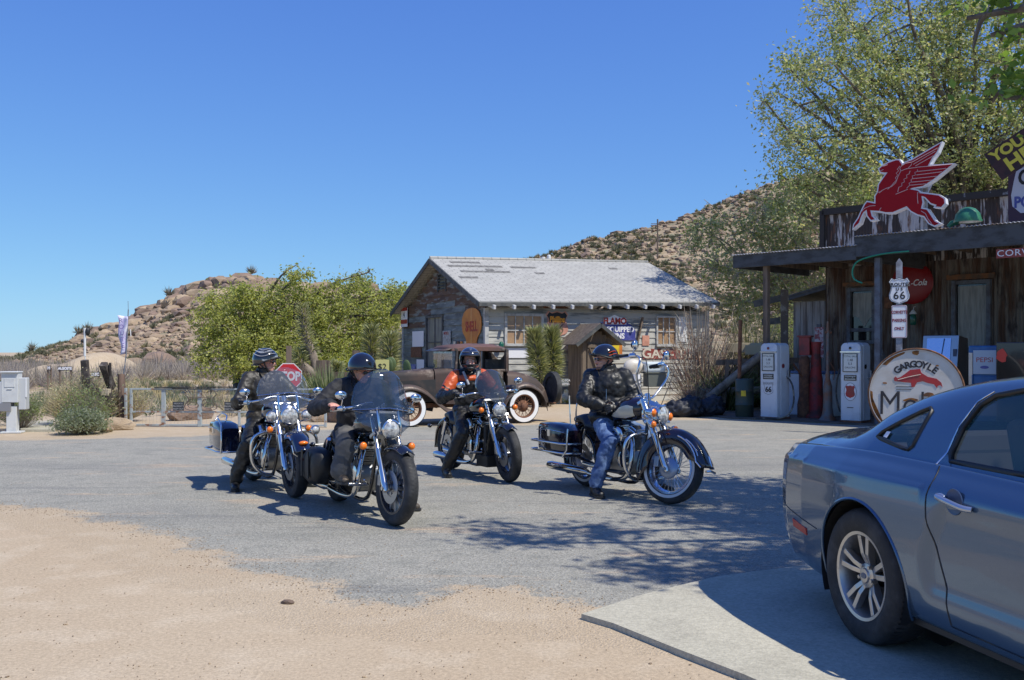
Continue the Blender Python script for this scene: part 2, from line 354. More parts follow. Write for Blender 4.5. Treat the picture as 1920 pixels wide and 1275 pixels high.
hill('hill', RH, -60, 190, 95, 220, 330, 1.25, 23, 2.0)
mnd = M(); mp = []
for i in range(25):
    for j in range(41):
        a = -1 + 2 * j / 40; b = -1 + 2 * i / 24; q = max(0, 1 - a * a - b * b)
        mp.append((-23.6 + a * 3.4, 55 + b * 5, 1.35 * q ** .8 * (1 + .25 * math.sin(5 * a)) - .05 - .5 * (q == 0)))
mnd.add(mp, [(i * 41 + j, i * 41 + j + 1, i * 41 + j + 42, i * 41 + j + 41) for i in range(24) for j in range(40)])
tag(mnd.build('ground_mound', SAND), kind='structure')
# ---------------------------------------------------------------- boulders
RKM = []
for i, (c, d) in enumerate((((.34, .25, .165), (.25, .18, .115)), ((.26, .18, .13), (.18, .125, .09)), ((.42, .32, .21), (.32, .235, .15)))):
    RKM.append(mat('granite_%s' % ['tan', 'brown', 'pale'][i], c, .9, c2=d, ns=.9, lo=.4, hi=.65, c3=(.13, .11, .09), ns3=2.2, lo3=.62, hi3=.75, bump=.7, bs=3, bd=.08))
def rock_geo(seed, sub=2, fl=.7):
    bm = bmesh.new(); bmesh.ops.create_icosphere(bm, subdivisions=sub, radius=1); r = random.Random(seed)
    cuts = [(V((r.gauss(0, 1), r.gauss(0, 1), r.gauss(0, .8))).normalized(), r.uniform(.5, .85)) for _ in range(9)]
    for v in bm.verts:
        for nn, d in cuts:
            k = v.co.dot(nn)
            if k > d: v.co -= nn * (k - d) * .9
        v.co += V((r.uniform(-1, 1), r.uniform(-1, 1), r.uniform(-1, 1))) * .04; v.co.z *= fl
    vs = np.array([v.co[:] for v in bm.verts]); fs = np.array([[v.index for v in f.verts] for f in bm.faces]); bm.free(); return vs, fs
RG = [rock_geo(i) for i in range(8)]; RGL = [rock_geo(i + 20, 1) for i in range(5)]
RME = []
for i, (vs, fs) in enumerate(RG):
    for k in range(3):
        me = bpy.data.meshes.new('boulder'); me.from_pydata(vs.tolist(), [], fs.tolist()); me.materials.append(RKM[k]); RME.append(me)
def bake(geos, items):   # items: (pos, scale3, yaw, idx, mat) -> arrays
    A, B, Mi = [], [], []; o = 0
    for p, s, yw, gi, k in items:
        vs, fs = geos[gi]; c, sn = math.cos(yw), math.sin(yw); v = vs * np.array(s)
        v = np.stack([v[:, 0] * c - v[:, 1] * sn, v[:, 0] * sn + v[:, 1] * c, v[:, 2]], 1) + np.array(p)
        A.append(v); B.append(fs + o); Mi.append(np.full(len(fs), k)); o += len(vs)
    return np.concatenate(A), np.concatenate(B), np.concatenate(Mi)
cand = []
def in_view(x, y): return abs(x / y) < .56
def scat(n, xr, yr, tab, pr, szf, seed):
    r = np.random.default_rng(seed)
    for _ in range(n):
        x = r.uniform(*xr); y = r.uniform(*yr)
        if not in_view(x, y): continue
        z = float(hillz(np.array([x]), np.array([y]), tab, *pr)[0]); s = szf(r, x, y, z)
        s *= .55 + 1.0 * float(fnoise(np.array([x * .13]), np.array([y * .13]), 31)[0])
        if s and z > .2: cand.append(((x, y, z + s * .12), s, r.uniform(0, 6.28), int(r.integers(0, 8)), (int(r.integers(0, 3)) if s > 1.1 else int(r.choice([0, 2, 0, 1])))))
def szL(r, x, y, z):
    hi = max(0, (y - 105) / 35)
    if -62 < x * 140 / y < -20 and r.random() < .06 + .35 * hi ** 2 * (x * 140 / y > -54): return r.uniform(.6, .85 + .95 * hi)
    return r.uniform(.12, .42)
scat(12500, (-75, -5), (70, 146), LH, (68, 140, 210, 1.15, 11), szL, 1)
scat(5200, (-5, 75), (100, 224), RH, (95, 220, 330, 1.25, 23), lambda r, x, y, z: r.uniform(.3, .8) if r.random() < .93 else r.uniform(.8, 1.3), 2)
cand.append(((-24.3, 68, .6), 1.35, 1, 2, 1)); cand.append(((-26.3, 69, .4), 1.1, 2, 4, 0)); cand.append(((-22.8, 67, .4), .9, 2, 5, 1))
cand.sort(key=lambda q: -q[1] / q[0][1])
for p, s, yw, gi, k in cand[:240]:
    o = bpy.data.objects.new('boulder', RME[gi * 3 + k]); COL.objects.link(o); o.location = p; o.rotation_euler = (0, 0, yw)
    r = random.Random(int(p[0] * 997)); o.scale = (s * r.uniform(.9, 1.4), s, s * r.uniform(.8, 1.15))
    left = p[0] < -3
    tag(o, 'rounded granite boulder on the rocky slope of the %s' % ('left hill' if left else 'right hill behind the shack'), 'boulder', 'boulders on the left hill' if left else 'boulders on the right hill')
A, B, Mi = bake(RGL, [(p, (s * 1.3, s, s * .9), yw, gi % 5, k) for p, s, yw, gi, k in cand[240:]])
tag(npmesh('rocks', A, B, RKM, mi=Mi), 'small tan rocks strewn all over both desert hills', 'rocks', kind='stuff')
# ---------------------------------------------------------------- leaf and twig clouds
def leaf_mesh(name, cen, size, mats, parent=None, aspect=.5, up=.3, seed=0, mi=None, droop=0, fold=False):
    """cen (N,3): one diamond leaf per centre"""
    r = np.random.default_rng(seed); n = len(cen); d = r.normal(size=(n, 3)); d[:, 2] = d[:, 2] * (1 - up) - droop; d /= np.linalg.norm(d, axis=1)[:, None]
    w = np.cross(d, r.normal(size=(n, 3))); w /= np.linalg.norm(w, axis=1)[:, None]; s = (size * r.uniform(.6, 1.3, n))[:, None]
    v = np.stack([cen - d * s * .5, cen + w * s * aspect * .5 - d * s * .05, cen + d * s * .5, cen - w * s * aspect * .5 - d * s * .05], 1).reshape(-1, 3)
    f = np.arange(4 * n).reshape(n, 4)
    if mi is None: mi = r.integers(0, len(mats), n) if isinstance(mats, (list, tuple)) else None
    return npmesh(name, v, f, mats, parent, mi)
def blade_mesh(name, base, tip, wd, mats, parent=None, seed=0, bend=0.0, mi=None):
    """tapering 2-segment triangular-section blades from base (N,3) to tip"""
    r = np.random.default_rng(seed); n = len(base); d = tip - base; L = np.linalg.norm(d, axis=1)[:, None]
    u = np.cross(d, r.normal(size=(n, 3))); u /= np.linalg.norm(u, axis=1)[:, None] + 1e-9; w = np.cross(d / L, u)
    mid = base + d * .5 + np.array([0, 0, 1]) * L * bend; wd = np.broadcast_to(np.asarray(wd, float), (n,))[:, None]
    rows = []
    for c, k in ((base, 1), (mid, .8)):
        for a in (0, 2.094, 4.189): rows.append(c + (u * math.cos(a) + w * math.sin(a)) * wd * k * .5)
    rows.append(tip); v = np.stack(rows, 1).reshape(-1, 3)
    fs = []
    for a, b in ((0, 1), (1, 2), (2, 0)): fs += [[a, b, b + 3], [a, b + 3, a + 3], [a + 3, b + 3, 6]]
    f = (np.arange(n)[:, None, None] * 7 + np.array(fs)[None]).reshape(-1, 3)
    if isinstance(mats, (list, tuple)):
        m_ = r.integers(0, len(mats), n) if mi is None else mi; mi = np.repeat(m_, 9)
    return npmesh(name, v, f, mats, parent, mi)
def fol(name, c, tr=.25, r=.55): return mat(name, c, r, tr=0, spec=.3)
def leafm(name, c, c2):   # leaf: diffuse + a little translucency
    if name in MATS: return MATS[name]
    k = mat(name, c, .5, c2=c2, ns=1.2, lo=.35, hi=.65, spec=.35); n = k.node_tree.nodes; l = k.node_tree.links
    t = n.new('ShaderNodeBsdfTranslucent'); t.inputs[0].default_value = (c[0] * 1.5, c[1] * 1.5, c[2] * .8, 1)
    mx = n.new('ShaderNodeMixShader'); mx.inputs[0].default_value = .42; l.new(n['Principled BSDF'].outputs[0], mx.inputs[1]); l.new(t.outputs[0], mx.inputs[2])
    l.new(mx.outputs[0], n['Material Output'].inputs[0]); return k
def skeleton(rnd, p, d, L, r, lev, segs, tips, spread=.6, upb=.15, kids=(3, 4), shr=.68, bound=None):
    pts = [p]; rs = [r]; n = 4
    for i in range(n):
        d = (d + V((rnd.uniform(-1, 1), rnd.uniform(-1, 1), rnd.uniform(-1, 1))) * .16 + V((0, 0, upb * .25))).normalized()
        p = p + d * L / n; pts.append(p); rs.append(r * (1 - .45 * (i + 1) / n))
        if lev <= 1: tips.append((p.copy(), d.copy(), lev))
    segs.append((pts, rs))
    if lev == 0: return
    for k in range(rnd.randint(*kids)):
        nd = (d + V((rnd.gauss(0, 1), rnd.gauss(0, 1), rnd.gauss(0, .7))) * spread + V((0, 0, upb))).normalized()
        q = pts[rnd.randint(2, n)]
        skeleton(rnd, q, nd, L * rnd.uniform(shr - .1, shr + .1), rs[-1] * .75, lev - 1, segs, tips, spread, upb, kids, shr)
BARK = mat('grey_bark', (.20, .165, .13), .9, c2=(.11, .09, .07), ns=6, st=(1, 1, .25), bump=.6, bs=12)
PBARK = mat('pale_twigs', (.42, .37, .28), .85, c2=(.28, .24, .18), ns=4)
def tree(label, base, H, crowns, nleaf, lsize, lm, seed, trunk_r=.25, ntw=1400, lean=(0, 0), cat='tree', limbs=9, twl=.9, group=None, clump=.35, droop=0, shape=(1, 1, 1), bark=None, name='tree', gap=0.5):
    """crowns: list of (centre V, radii) ellipsoids filled with clumps of leaves hung on twigs"""
    rnd = random.Random(seed); r = np.random.default_rng(seed); bark = bark or BARK
    t = thing(name, label, cat, base, 0, group); b = V(base); inv = -b
    tr = M(); top = V((lean[0], lean[1], H * .42)); pts = cat_rom([V((0, 0, -.1)), V((lean[0] * .3, lean[1] * .3, H * .15)), top], 5)
    tr.tube(pts, [trunk_r * (1.25 - .65 * i / (len(pts) - 1)) for i in range(len(pts))], 9)
    tr.build('trunk', bark, t)
    lb = M(); ends = []; tot = sum(c[1][0] * c[1][1] * c[1][2] for c in crowns)
    for c, rd in crowns:
        k = max(2, int(limbs * (rd[0] * rd[1] * rd[2] / tot) ** .7 + .5)); c = V(c) - b
        for i in range(k):
            dd = V((rnd.gauss(0, 1), rnd.gauss(0, 1), rnd.gauss(.2, 1))).normalized(); e = c + V([dd[j] * rd[j] * rnd.uniform(.45, .9) for j in range(3)])
            s = pts[rnd.randint(len(pts) // 2, len(pts) - 1)]; m1 = s.lerp(e, .4) + V((rnd.uniform(-.3, .3), rnd.uniform(-.3, .3), .12 * H * rnd.uniform(0, .6)))
            q = cat_rom([s, m1, s.lerp(e, .75) + V((rnd.uniform(-.3, .3), rnd.uniform(-.3, .3), .25)), e], 4)
            lb.tube(q, [trunk_r * .5 * (1 - .88 * j / (len(q) - 1)) + .008 for j in range(len(q))], 6); ends += q[5:]
            for _ in range(4):
                a = q[rnd.randint(4, len(q) - 1)]; d2 = V((rnd.gauss(0, 1), rnd.gauss(0, 1), rnd.gauss(.1, .8))).normalized() * rd[0] * rnd.uniform(.2, .5)
                q2 = cat_rom([a, a + d2 * .5 + V((0, 0, .08)), a + d2], 3); lb.tube(q2, [trunk_r * .14 * (1 - .8 * j / (len(q2) - 1)) + .006 for j in range(len(q2))], 4); ends += q2[2:]
    lb.build('limb', bark, t)
    # leaf clumps
    cs = []
    for c, rd in crowns:
        w = rd[0] * rd[1] * rd[2] / tot; n = int(ntw * w)
        d = r.normal(size=(n, 3)); d /= np.linalg.norm(d, axis=1)[:, None]; rr = r.uniform(.12, 1, n) ** .42
        p = np.array((V(c) - b)[:]) + d * rr[:, None] * np.array(rd)
        keep = fnoise(p[:, 0] * .9 + seed, p[:, 2] * .9 + p[:, 1] * .7, seed) > gap - .08 + .10 * r.random(n); cs.append(p[keep])
    cs = np.concatenate(cs); per = max(1, nleaf // len(cs)); E = np.array([e[:] for e in ends])
    # twigs from the nearest limb point towards each clump
    near = E[np.argmin(((cs[:, None, :] - E[None]) ** 2).sum(2), 1)]; dv = near - cs; dl = np.linalg.norm(dv, axis=1)[:, None]
    tb = cs + dv / (dl + 1e-6) * np.minimum(dl, twl)
    blade_mesh('twig', tb, cs, .014 + .01 * r.random(len(cs)), [bark, PBARK], t, seed, .05)
    off = r.normal(size=(len(cs), per, 3)) * clump * np.array([1, 1, .8]); along = r.random((len(cs), per, 1)) * (tb - cs)[:, None, :] * .8
    cen = (cs[:, None, :] + off * r.random((len(cs), per, 1)) + along).reshape(-1, 3)
    leaf_mesh('crown', cen, lsize, lm, t, .55, .3, seed, droop=droop)
    return t
LG = [leafm('leaf_olive', (.33, .38, .20), (.38, .40, .22)), leafm('leaf_green', (.21, .27, .09), (.26, .30, .11)), leafm('leaf_straw', (.58, .53, .32), (.50, .47, .28)), leafm('leaf_dark', (.09, .13, .035), (.12, .15, .05))]
LB = [leafm('leaf_bright', (.44, .45, .12), (.40, .41, .12)), leafm('leaf_spring', (.32, .36, .09), (.46, .44, .14)), leafm('leaf_deep', (.20, .24, .07), (.26, .28, .10))]  # three leaf colours, mixed at random leaf by leaf
LN = [leafm('leaf_near', (.20, .31, .06), (.26, .36, .07)), leafm('leaf_near_dark', (.13, .21, .04), (.16, .25, .05))]
# big tree behind the station
tree('tall olive green tree with straw tufts rising behind the tin roofed station', (15.6, 34, 0), 15, [((13.2, 33, 8.8), (4.9, 3.4, 4.4)), ((10.0, 31, 9.1), (2.5, 1.8, 2.9)), ((16.8, 33, 11.5), (4.4, 3.4, 4.8)), ((12.8, 32.5, 12.6), (3.4, 2.6, 2.6)), ((10.2, 31, 6.4), (2.5, 1.5, 1.9)), ((8.5, 31.2, 6.7), (1.3, .9, .9)), ((17.5, 32, 7.4), (3.8, 2.6, 3))], 88000, .12, [LG[0], LG[2], LG[1], LG[0], LG[0]], 5, .24, 4300, limbs=34, clump=.36, droop=.3, gap=.44)
tree('sparse thin leaved tree with pale bare twigs beside the shack and station', (10.4, 35, 0), 8, [((8.6, 34, 4.8), (3.0, 1.6, 1.8)), ((10.3, 34.5, 3.6), (2.8, 1.6, 2.4)), ((7.2, 34, 5.6), (1.7, 1, .8)), ((7.6, 33.6, 3.2), (1.5, 1, 1.5)), ((10.4, 34.5, 6.0), (2.4, 1.4, 1.5))], 15000, .12, [LG[1], LG[0], LG[0], LG[2]], 9, .12, 2400, limbs=24, clump=.26, gap=.42, bark=PBARK, twl=1.6)
# bright green tree on the left
tree('wide bright yellow green tree with rounded crown left of the wooden shack', (-10.6, 38, 0), 5.6, [((-10.3, 37, 2.5), (1.9, 2, 1.7)), ((-8.2, 37.5, 3.0), (2.1, 2, 1.6)), ((-6.2, 37.5, 2.7), (1.7, 2, 1.6)), ((-8.6, 36.0, 1.3), (3.4, 1.8, 1.3)), ((-7.2, 36.0, .9), (2.6, 1.5, .9)), ((-8.0, 37, 4.2), (.75, .6, .75)), ((-5.6, 37.5, 4.1), (.5, .5, .7)), ((-6.6, 37, 4.0), (.5, .5, .5)), ((-9.4, 36, 3.6), (.9, .8, .6)), ((-4.6, 38, 3.0), (.9, 1, 1.2))], 56000, .11, LB, 15, .14, 2700, limbs=28, clump=.27, gap=.40)
tree('slim pale green tree whose top pokes above the bright crown beside the shack', (-6.3, 42, 0), 6, [((-6.4, 41.5, 3.6), (.9, .8, 1.4)), ((-4.9, 41.5, 3.5), (.75, .7, 1.2))], 6000, .12, [LB[1], LB[2], LG[0]], 17, .09, 420, limbs=9, clump=.22, gap=.4)
# near tree that overhangs from the right
tree('large leaved green tree overhanging the parked car from the right', (8.6, 7.4, 0), 9.5, [((8.4, 7.0, 6.9), (3.2, 2.6, 2.0)), ((5.6, 7.6, 6.2), (1.3, 1.2, 1.0)), ((5.5, 4.8, 6.1), (1.8, 1.1, .9)), ((4.9, 4.4, 6.3), (1.0, .8, .6)), ((6.3, 8.7, 6.5), (1.5, 1.2, .9)), ((5.2, 4.9, 5.4), (1.2, .9, .7)), ((4.2, 6.2, 6.7), (1.1, .9, .6)), ((4.95, 9.9, 4.5), (.65, .8, .75)), ((5.2, 9.9, 4.7), (.9, .9, .9))], 30000, .115, LN, 21, .24, 1300, limbs=22, clump=.24, gap=.48)
# ---- Joshua trees
YL = [leafm('spine_green', (.19, .23, .10), (.26, .29, .14)), leafm('spine_pale', (.52, .52, .32), (.42, .43, .25)), MATS['spine_pale']]
DEAD = mat('dead_fronds', (.34, .27, .18), .9, c2=(.22, .17, .11), ns=5)
JBARK = mat('shaggy_bark', (.27, .22, .17), .95, c2=(.16, .13, .10), ns=9, st=(1, 1, .5), bump=.8, bs=25)
def joshua(label, base, stems, rad, n, seed, tw=.11, group='joshua trees'):
    t = thing('joshua_tree', label, 'joshua tree', base, 0, group); r = np.random.default_rng(seed); tm = M()
    B, T, Bd, Td = [], [], [], []
    for st, frac in stems:
        q = cat_rom([V(p) for p in st], 6); tm.tube(q, [tw * (1.15 - .35 * i / len(q)) for i in range(len(q))], 9)
        qa = np.array([p[:] for p in q]); cum = np.concatenate([[0], np.cumsum(np.linalg.norm(np.diff(qa, axis=0), axis=1))]); L = cum[-1]
        def at(s): return np.stack([np.interp(s, cum, qa[:, k]) for k in range(3)], 1)
        s = L * (frac + (1 - frac) * r.random(n) ** .8); c = at(s); ax = at(np.minimum(s + .08, L)) - at(s - .08); ax /= np.linalg.norm(ax, axis=1)[:, None]
        d = r.normal(size=(n, 3)); d -= ax * (d * ax).sum(1)[:, None]; d /= np.linalg.norm(d, axis=1)[:, None]
        k = ((s / L - frac) / (1 - frac))[:, None]; d = d + ax * (k * 1.3 - .25 + .25 * r.normal(size=(n, 1))); d /= np.linalg.norm(d, axis=1)[:, None]
        B.append(c + d * tw * .5); T.append(c + d * (rad * r.uniform(.75, 1.1, n))[:, None])
        m_ = n // 3; s = L * frac * (.35 + .65 * r.random(m_)); c = at(s); d = r.normal(size=(m_, 3)); d[:, 2] = -2.2; d /= np.linalg.norm(d, axis=1)[:, None]
        Bd.append(c + d * tw * .4); Td.append(c + d * rad * .75)
    tm.build('trunk', JBARK, t)
    B, T = np.concatenate(B), np.concatenate(T); blade_mesh('crown', B, T, .024, YL, t, seed)
    blade_mesh('dead_leaf_skirt', np.concatenate(Bd), np.concatenate(Td), .016, DEAD, t, seed); return t
# ---------------------------------------------------------------- wooden shack
BD_F = mat('peeling_white_boards', (.46, .45, .40), .85, c2=(.22, .225, .215), ns=2.6, st=(.35, .35, 2.2), lo=.50, hi=.60, c3=(.12, .115, .10), ns3=7, st3=(.25, .25, 2.5), lo3=.62, hi3=.70, bump=.5, bs=18, bst=(.3, .3, 2))
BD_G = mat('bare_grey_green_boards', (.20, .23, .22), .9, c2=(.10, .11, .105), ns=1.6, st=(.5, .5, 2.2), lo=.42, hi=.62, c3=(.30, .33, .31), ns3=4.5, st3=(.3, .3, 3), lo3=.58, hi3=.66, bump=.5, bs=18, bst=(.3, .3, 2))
BD_R = mat('rust_brown_bare_boards', (.135, .08, .05), .9, c2=(.09, .055, .04), ns=2.5, st=(.5, .5, 2.5), lo=.45, hi=.6, c3=(.22, .23, .21), ns3=3, st3=(.4, .4, 2.5), lo3=.52, hi3=.62, bump=.5, bs=18)
TRIM = mat('chipped_grey_trim', (.46, .46, .44), .8, c2=(.28, .28, .27), ns=6, lo=.5, hi=.65)
DTRIM = mat('dark_trim', (.07, .075, .075), .8, c2=(.12, .12, .11), ns=5)
GLASS = mat('window_pane', (.03, .035, .04), .05, spec=.8)
CURT = mat('tan_board_behind_glass', (.40, .25, .13), .5, c2=(.33, .20, .11), ns=3, coat=.5)
DRAPE = mat('grey_drapery', (.22, .22, .20), .7, c2=(.12, .12, .12), ns=5, st=(3, 3, .2), coat=.4)
# shingle roof material
SHG = bpy.data.materials.new('grey_shingles'); SHG.use_nodes = True
def _shg():
    n = SHG.node_tree.nodes; l = SHG.node_tree.links; b = n['Principled BSDF']; b.inputs['Roughness'].default_value = .9
    uv = n.new('ShaderNodeTexCoord'); br = n.new('ShaderNodeTexBrick'); mp = n.new('ShaderNodeMapping')
    mp.inputs['Rotation'].default_value = (R(-20.8), 0, 0)
    l.new(uv.outputs['Object'], mp.inputs[0]); l.new(mp.outputs[0], br.inputs[0])
    br.inputs['Scale'].default_value = 1; br.inputs['Brick Width'].default_value = .32; br.inputs['Row Height'].default_value = .145
    br.inputs['Mortar Size'].default_value = .014; br.offset = .35; br.offset_frequency = 2
    br.inputs['Color1'].default_value = (.43, .42, .38, 1); br.inputs['Color2'].default_value = (.375, .365, .33, 1); br.inputs['Mortar'].default_value = (.24, .235, .22, 1)
    nz = n.new('ShaderNodeTexNoise'); nz.inputs['Scale'].default_value = 1.3; nz.inputs['Detail'].default_value = 9; l.new(uv.outputs['Object'], nz.inputs[0])
    q = n.new('ShaderNodeMapRange'); q.inputs[1].default_value = .3; q.inputs[2].default_value = .7; q.inputs[3].default_value = .93; q.inputs[4].default_value = 1.06; l.new(nz.outputs[0], q.inputs[0])
    cg = n.new('ShaderNodeCombineColor'); [l.new(q.outputs[0], cg.inputs[i]) for i in range(3)]
    mx = n.new('ShaderNodeMix'); mx.data_type = 'RGBA'; mx.blend_type = 'MULTIPLY'; mx.inputs[0].default_value = 1
    l.new(br.outputs[0], mx.inputs[6]); l.new(cg.outputs[0], mx.inputs[7]); l.new(mx.outputs[2], b.inputs[0])
    bp = n.new('ShaderNodeBump'); bp.inputs[0].default_value = .6; bp.inputs[1].default_value = .01; bp.invert = True
    l.new(br.outputs[1], bp.inputs['Height']); l.new(bp.outputs[0], b.inputs['Normal'])
_shg()
HW, HD = 7.75, 7.9
house = thing('wooden_shack', 'weathered clapboard shack with pale grey shingle roof hung with old signs', 'shack', (-.75, 29, 0), 24)
def hz(x): return .02 * x
def fx(px): p = (px - 960) / 1850; return (p * 29 + .75) / (.9135 - .4067 * p)
def gyy(px): p = (px - 960) / 1850; return (-.75 - 29 * p) / (.4067 + .9135 * p)
def fz(py, x): return 1.55 + (660 - py) / 1850 * (29 + .4067 * x)
def gzz(py, y): return 1.55 + (660 - py) / 1850 * (29 + .9135 * y)
ROOFZ = lambda y: 2.95 + .38 * (min(y, HD - y) + .35)
def clap(mb, L, H, holes, T, rnd, topf=None, bh=.2):
    """clapboards on local XZ plane, face toward -Y; holes (x0,x1,z0,z1)"""
    z = 0
    while z < H:
        z2 = min(z + bh, H); segs = [(0, L)]
        if topf:
            xa, xb = topf(z + bh * .5); segs = [(xa, xb)]
        for a, b, c, d in holes:
            if z + bh * .6 > c and z + bh * .4 < d:
                ns = []
                for s, e in segs:
                    if b <= s or a >= e: ns.append((s, e))
                    else:
                        if a > s: ns.append((s, a))
                        if b < e: ns.append((b, e))
                segs = ns
        for s, e in segs:
            if e - s < .03: continue
            x = s
            while x < e - .01:
                x2 = min(e, x + rnd.uniform(1.6, 4)); x2 = e if e - x2 < .3 else x2; o = rnd.uniform(-.004, .004); w = .002
                vs = [(x + w, -.034 + o, z), (x2 - w, -.034 + o, z), (x2 - w, -.008 + o, z2 + .01), (x + w, -.008 + o, z2 + .01), (x + w, 0, z), (x2 - w, 0, z), (x2 - w, 0, z2 + .01), (x + w, 0, z2 + .01)]
                mb.cm = 1 if (topf and (z > 2.5 and rnd.random() < .6 or z > 1.9 and rnd.random() < .2)) else 0
                mb.add(vs, [(0, 1, 2, 3), (4, 7, 6, 5), (0, 4, 5, 1), (3, 2, 6, 7), (0, 3, 7, 4), (1, 5, 6, 2)], T); x = x2
        z = z2
rn = random.Random(5)
w1 = (fx(945), fx(1018), 1.72, 2.70); w2 = (fx(1229), fx(1268), 1.72, 2.72)
wf = M(); clap(wf, HW, 2.86, [w1, w2], MX.Identity(4), rn); wf.cm = 0
wf.box((HW / 2, .1, 1.4), (HW - .02, .18, 2.8)); wf.build('wall', [BD_F, BD_F], house, 30)
gw = (gyy(833), gyy(801), .95, 2.78); gv = (gyy(838), gyy(823), 3.56, 4.10)
wg = M(); TG = MX.Translation((0, 0, 0)) @ Rz(90) @ MX.Scale(1, 4)   # local x -> +y ; face must look -x
TG = MX(((0, 1, 0, 0), (1, 0, 0, 0), (0, 0, 1, 0), (0, 0, 0, 1)))
clap(wg, HD, 4.5, [(gw[0], gw[1], gw[2], gw[3]), (gv[0], gv[1], gv[2], gv[3])], TG, rn, lambda z: (max(0, (z - 2.86) / .38 - .1), HD - max(0, (z - 2.86) / .38 - .1)))
wg.cm = 0; wg.prism([(.1, 0), (HD - .1, 0), (HD - .1, 2.75), (HD / 2, 4.3), (.1, 2.75)], 0.02, .2, MX(((0, 0, 1, 0), (1, 0, 0, 0), (0, 1, 0, 0), (0, 0, 0, 1))))
wg.build('wall', [BD_G, BD_R], house, 30, label='shaded gable wall of dark bare boards')
bk = M(); bk.box((HW / 2, HD - .05, 1.4), (HW, .1, 2.8)); bk.prism([(.1, 0), (HD - .1, 0), (HD - .1, 2.8), (HD / 2, 4.35), (.1, 2.8)], HW - .12, HW, MX(((0, 0, 1, 0), (1, 0, 0, 0), (0, 1, 0, 0), (0, 0, 0, 1))))
bk.build('wall', BD_F, house, 0)
for q_ in (((-.02, -.02, 1.42), (.12, .12, 2.84)), ((HW + .01, -.03, 1.45), (.1, .1, 2.9)), ((-.02, HD, 1.4), (.1, .1, 2.8))): cb = M(); cb.box(*q_); cb.build('corner_board', TRIM, house, 0)
# roof
rf = M(); rdg = 2.95 + .38 * (HD / 2 + .35); xa, xb = -.38, HW + .22
for sgn in (0, 1):
    ye = -.36 if not sgn else HD + .36; vs = []
    for x in (xa, xb):
        for y, z in ((ye, 2.95), (HD / 2, rdg)): vs += [(x, y, z + hz(x)), (x, y, z + .07 + hz(x))]
    rf.add(vs, [(1, 3, 7, 5), (0, 4, 6, 2), (0, 1, 5, 4), (0, 2, 3, 1), (4, 5, 7, 6), (2, 6, 7, 3)])
roof = rf.build('roof', SHG, house, 0)
# individual missing / curled shingle strips and ridge
PTM = mat('bare_roof_felt', (.13, .125, .115), .9, c2=(.22, .21, .19), ns=8)
for px0, px1, py in ((836, 945, 501), (962, 1012, 502), (862, 960, 512), (840, 900, 493), (912, 928, 508), (1010, 1028, 514), (860, 896, 524), (1159, 1175, 501)):
    f = (566 - py) / 79; y = -.36 + f * (HD / 2 + .3) * .96; s = 1 - f * .17
    a = fx(px0 + f * 95) - .1; b = fx(px1 + f * 95) - .1; z = 2.95 + .38 * (y + .36) + .076
    pt = M(); pt.add([(a, y, z + hz(a)), (b, y, z + hz(b)), (b, y + .17, z + .066 + hz(b)), (a, y + .17, z + .066 + hz(a))], [(0, 1, 2, 3)]); pt.build('bare_patch', PTM, roof, 0)
rc = M(); rc.tube([(xa, HD / 2, rdg + .075 + hz(xa)), (xb, HD / 2, rdg + .075 + hz(xb))], .06, 6); rc.build('ridge_cap', SHG, roof, 40)
fa = M(); fa.beam((xa - .015, -.4, 2.93 + hz(xa)), (xb, -.4, 2.93 + hz(xb)), .03, .10)
for y0, y1 in ((-.38, HD / 2), (HD + .38, HD / 2)):
    for x in (xa - .02, xb + .02): fa.beam((x, y0, 2.93 + hz(x)), (x, y1, rdg - .02 + hz(x)), .035, .15)
fa.build('fascia_board', DTRIM, house, 0)
for i in range(13):
    x = .05 + i * (HW - .1) / 12; rt = M(); rt.beam((x, -.52, 2.84 + hz(x)), (x, .1, 2.98 + hz(x)), .07, .11); rt.build('rafter_tail', WHITE, house, 0)
def window(T, w, h, nv, hm, glassm, name='window', fw=.08, parent=None, frm=None):
    f = M(); f.box((0, -.03, h / 2 + fw / 2), (w + 2 * fw, .08, fw), T); f.box((-w / 2 - fw / 2, -.03, 0), (fw, .08, h), T); f.box((w / 2 + fw / 2, -.03, 0), (fw, .08, h), T); f.box((0, -.05, -h / 2 - .04), (w + 2.4 * fw, .14, .07), T)
    o = f.build(name, frm or TRIM, parent, 0)
    g = M(); g.box((0, -.004, 0), (w, .01, h), T); g.build('pane', glassm, o, 0)
    m = M()
    for i in range(1, nv): m.box((-w / 2 + w * i / nv, -.02, 0), (.03, .03, h), T)
    for k in hm: m.box((0, -.022, -h / 2 + h * k), (w, .034, .035), T)
    m.build('muntin', frm or TRIM, o, 0); return o
window(Tm((w1[0] + w1[1]) / 2, 0, 2.21), w1[1] - w1[0] - .16, .82, 4, (.48,), CURT, parent=house)
window(Tm((w2[0] + w2[1]) / 2, 0, 2.22), w2[1] - w2[0] - .12, .84, 3, (.48,), CURT, parent=house, fw=.06)
TGF = lambda y, z: Tm(0, y, z) @ Rz(-90)
window(TGF((gw[0] + gw[1]) / 2, 1.87), gw[1] - gw[0] - .16, 1.66, 2, (.5,), DRAPE, parent=house, frm=DTRIM)
vt = M(); vy = (gv[0] + gv[1]) / 2
for k in range(5): vt.box((-.03, vy, 3.62 + k * .1), (.06, gv[1] - gv[0] - .08, .02), None, Ry(-35))
for s in (-1, 1): vt.box((-.03, vy + s * (gv[1] - gv[0]) / 2, 3.83), (.06, .05, .6))
vt.box((-.03, vy, 4.12), (.06, gv[1] - gv[0], .05)); vt.box((.05, vy, 3.83), (.02, gv[1] - gv[0], .55)); vt.build('gable_vent', DTRIM, house, 0)
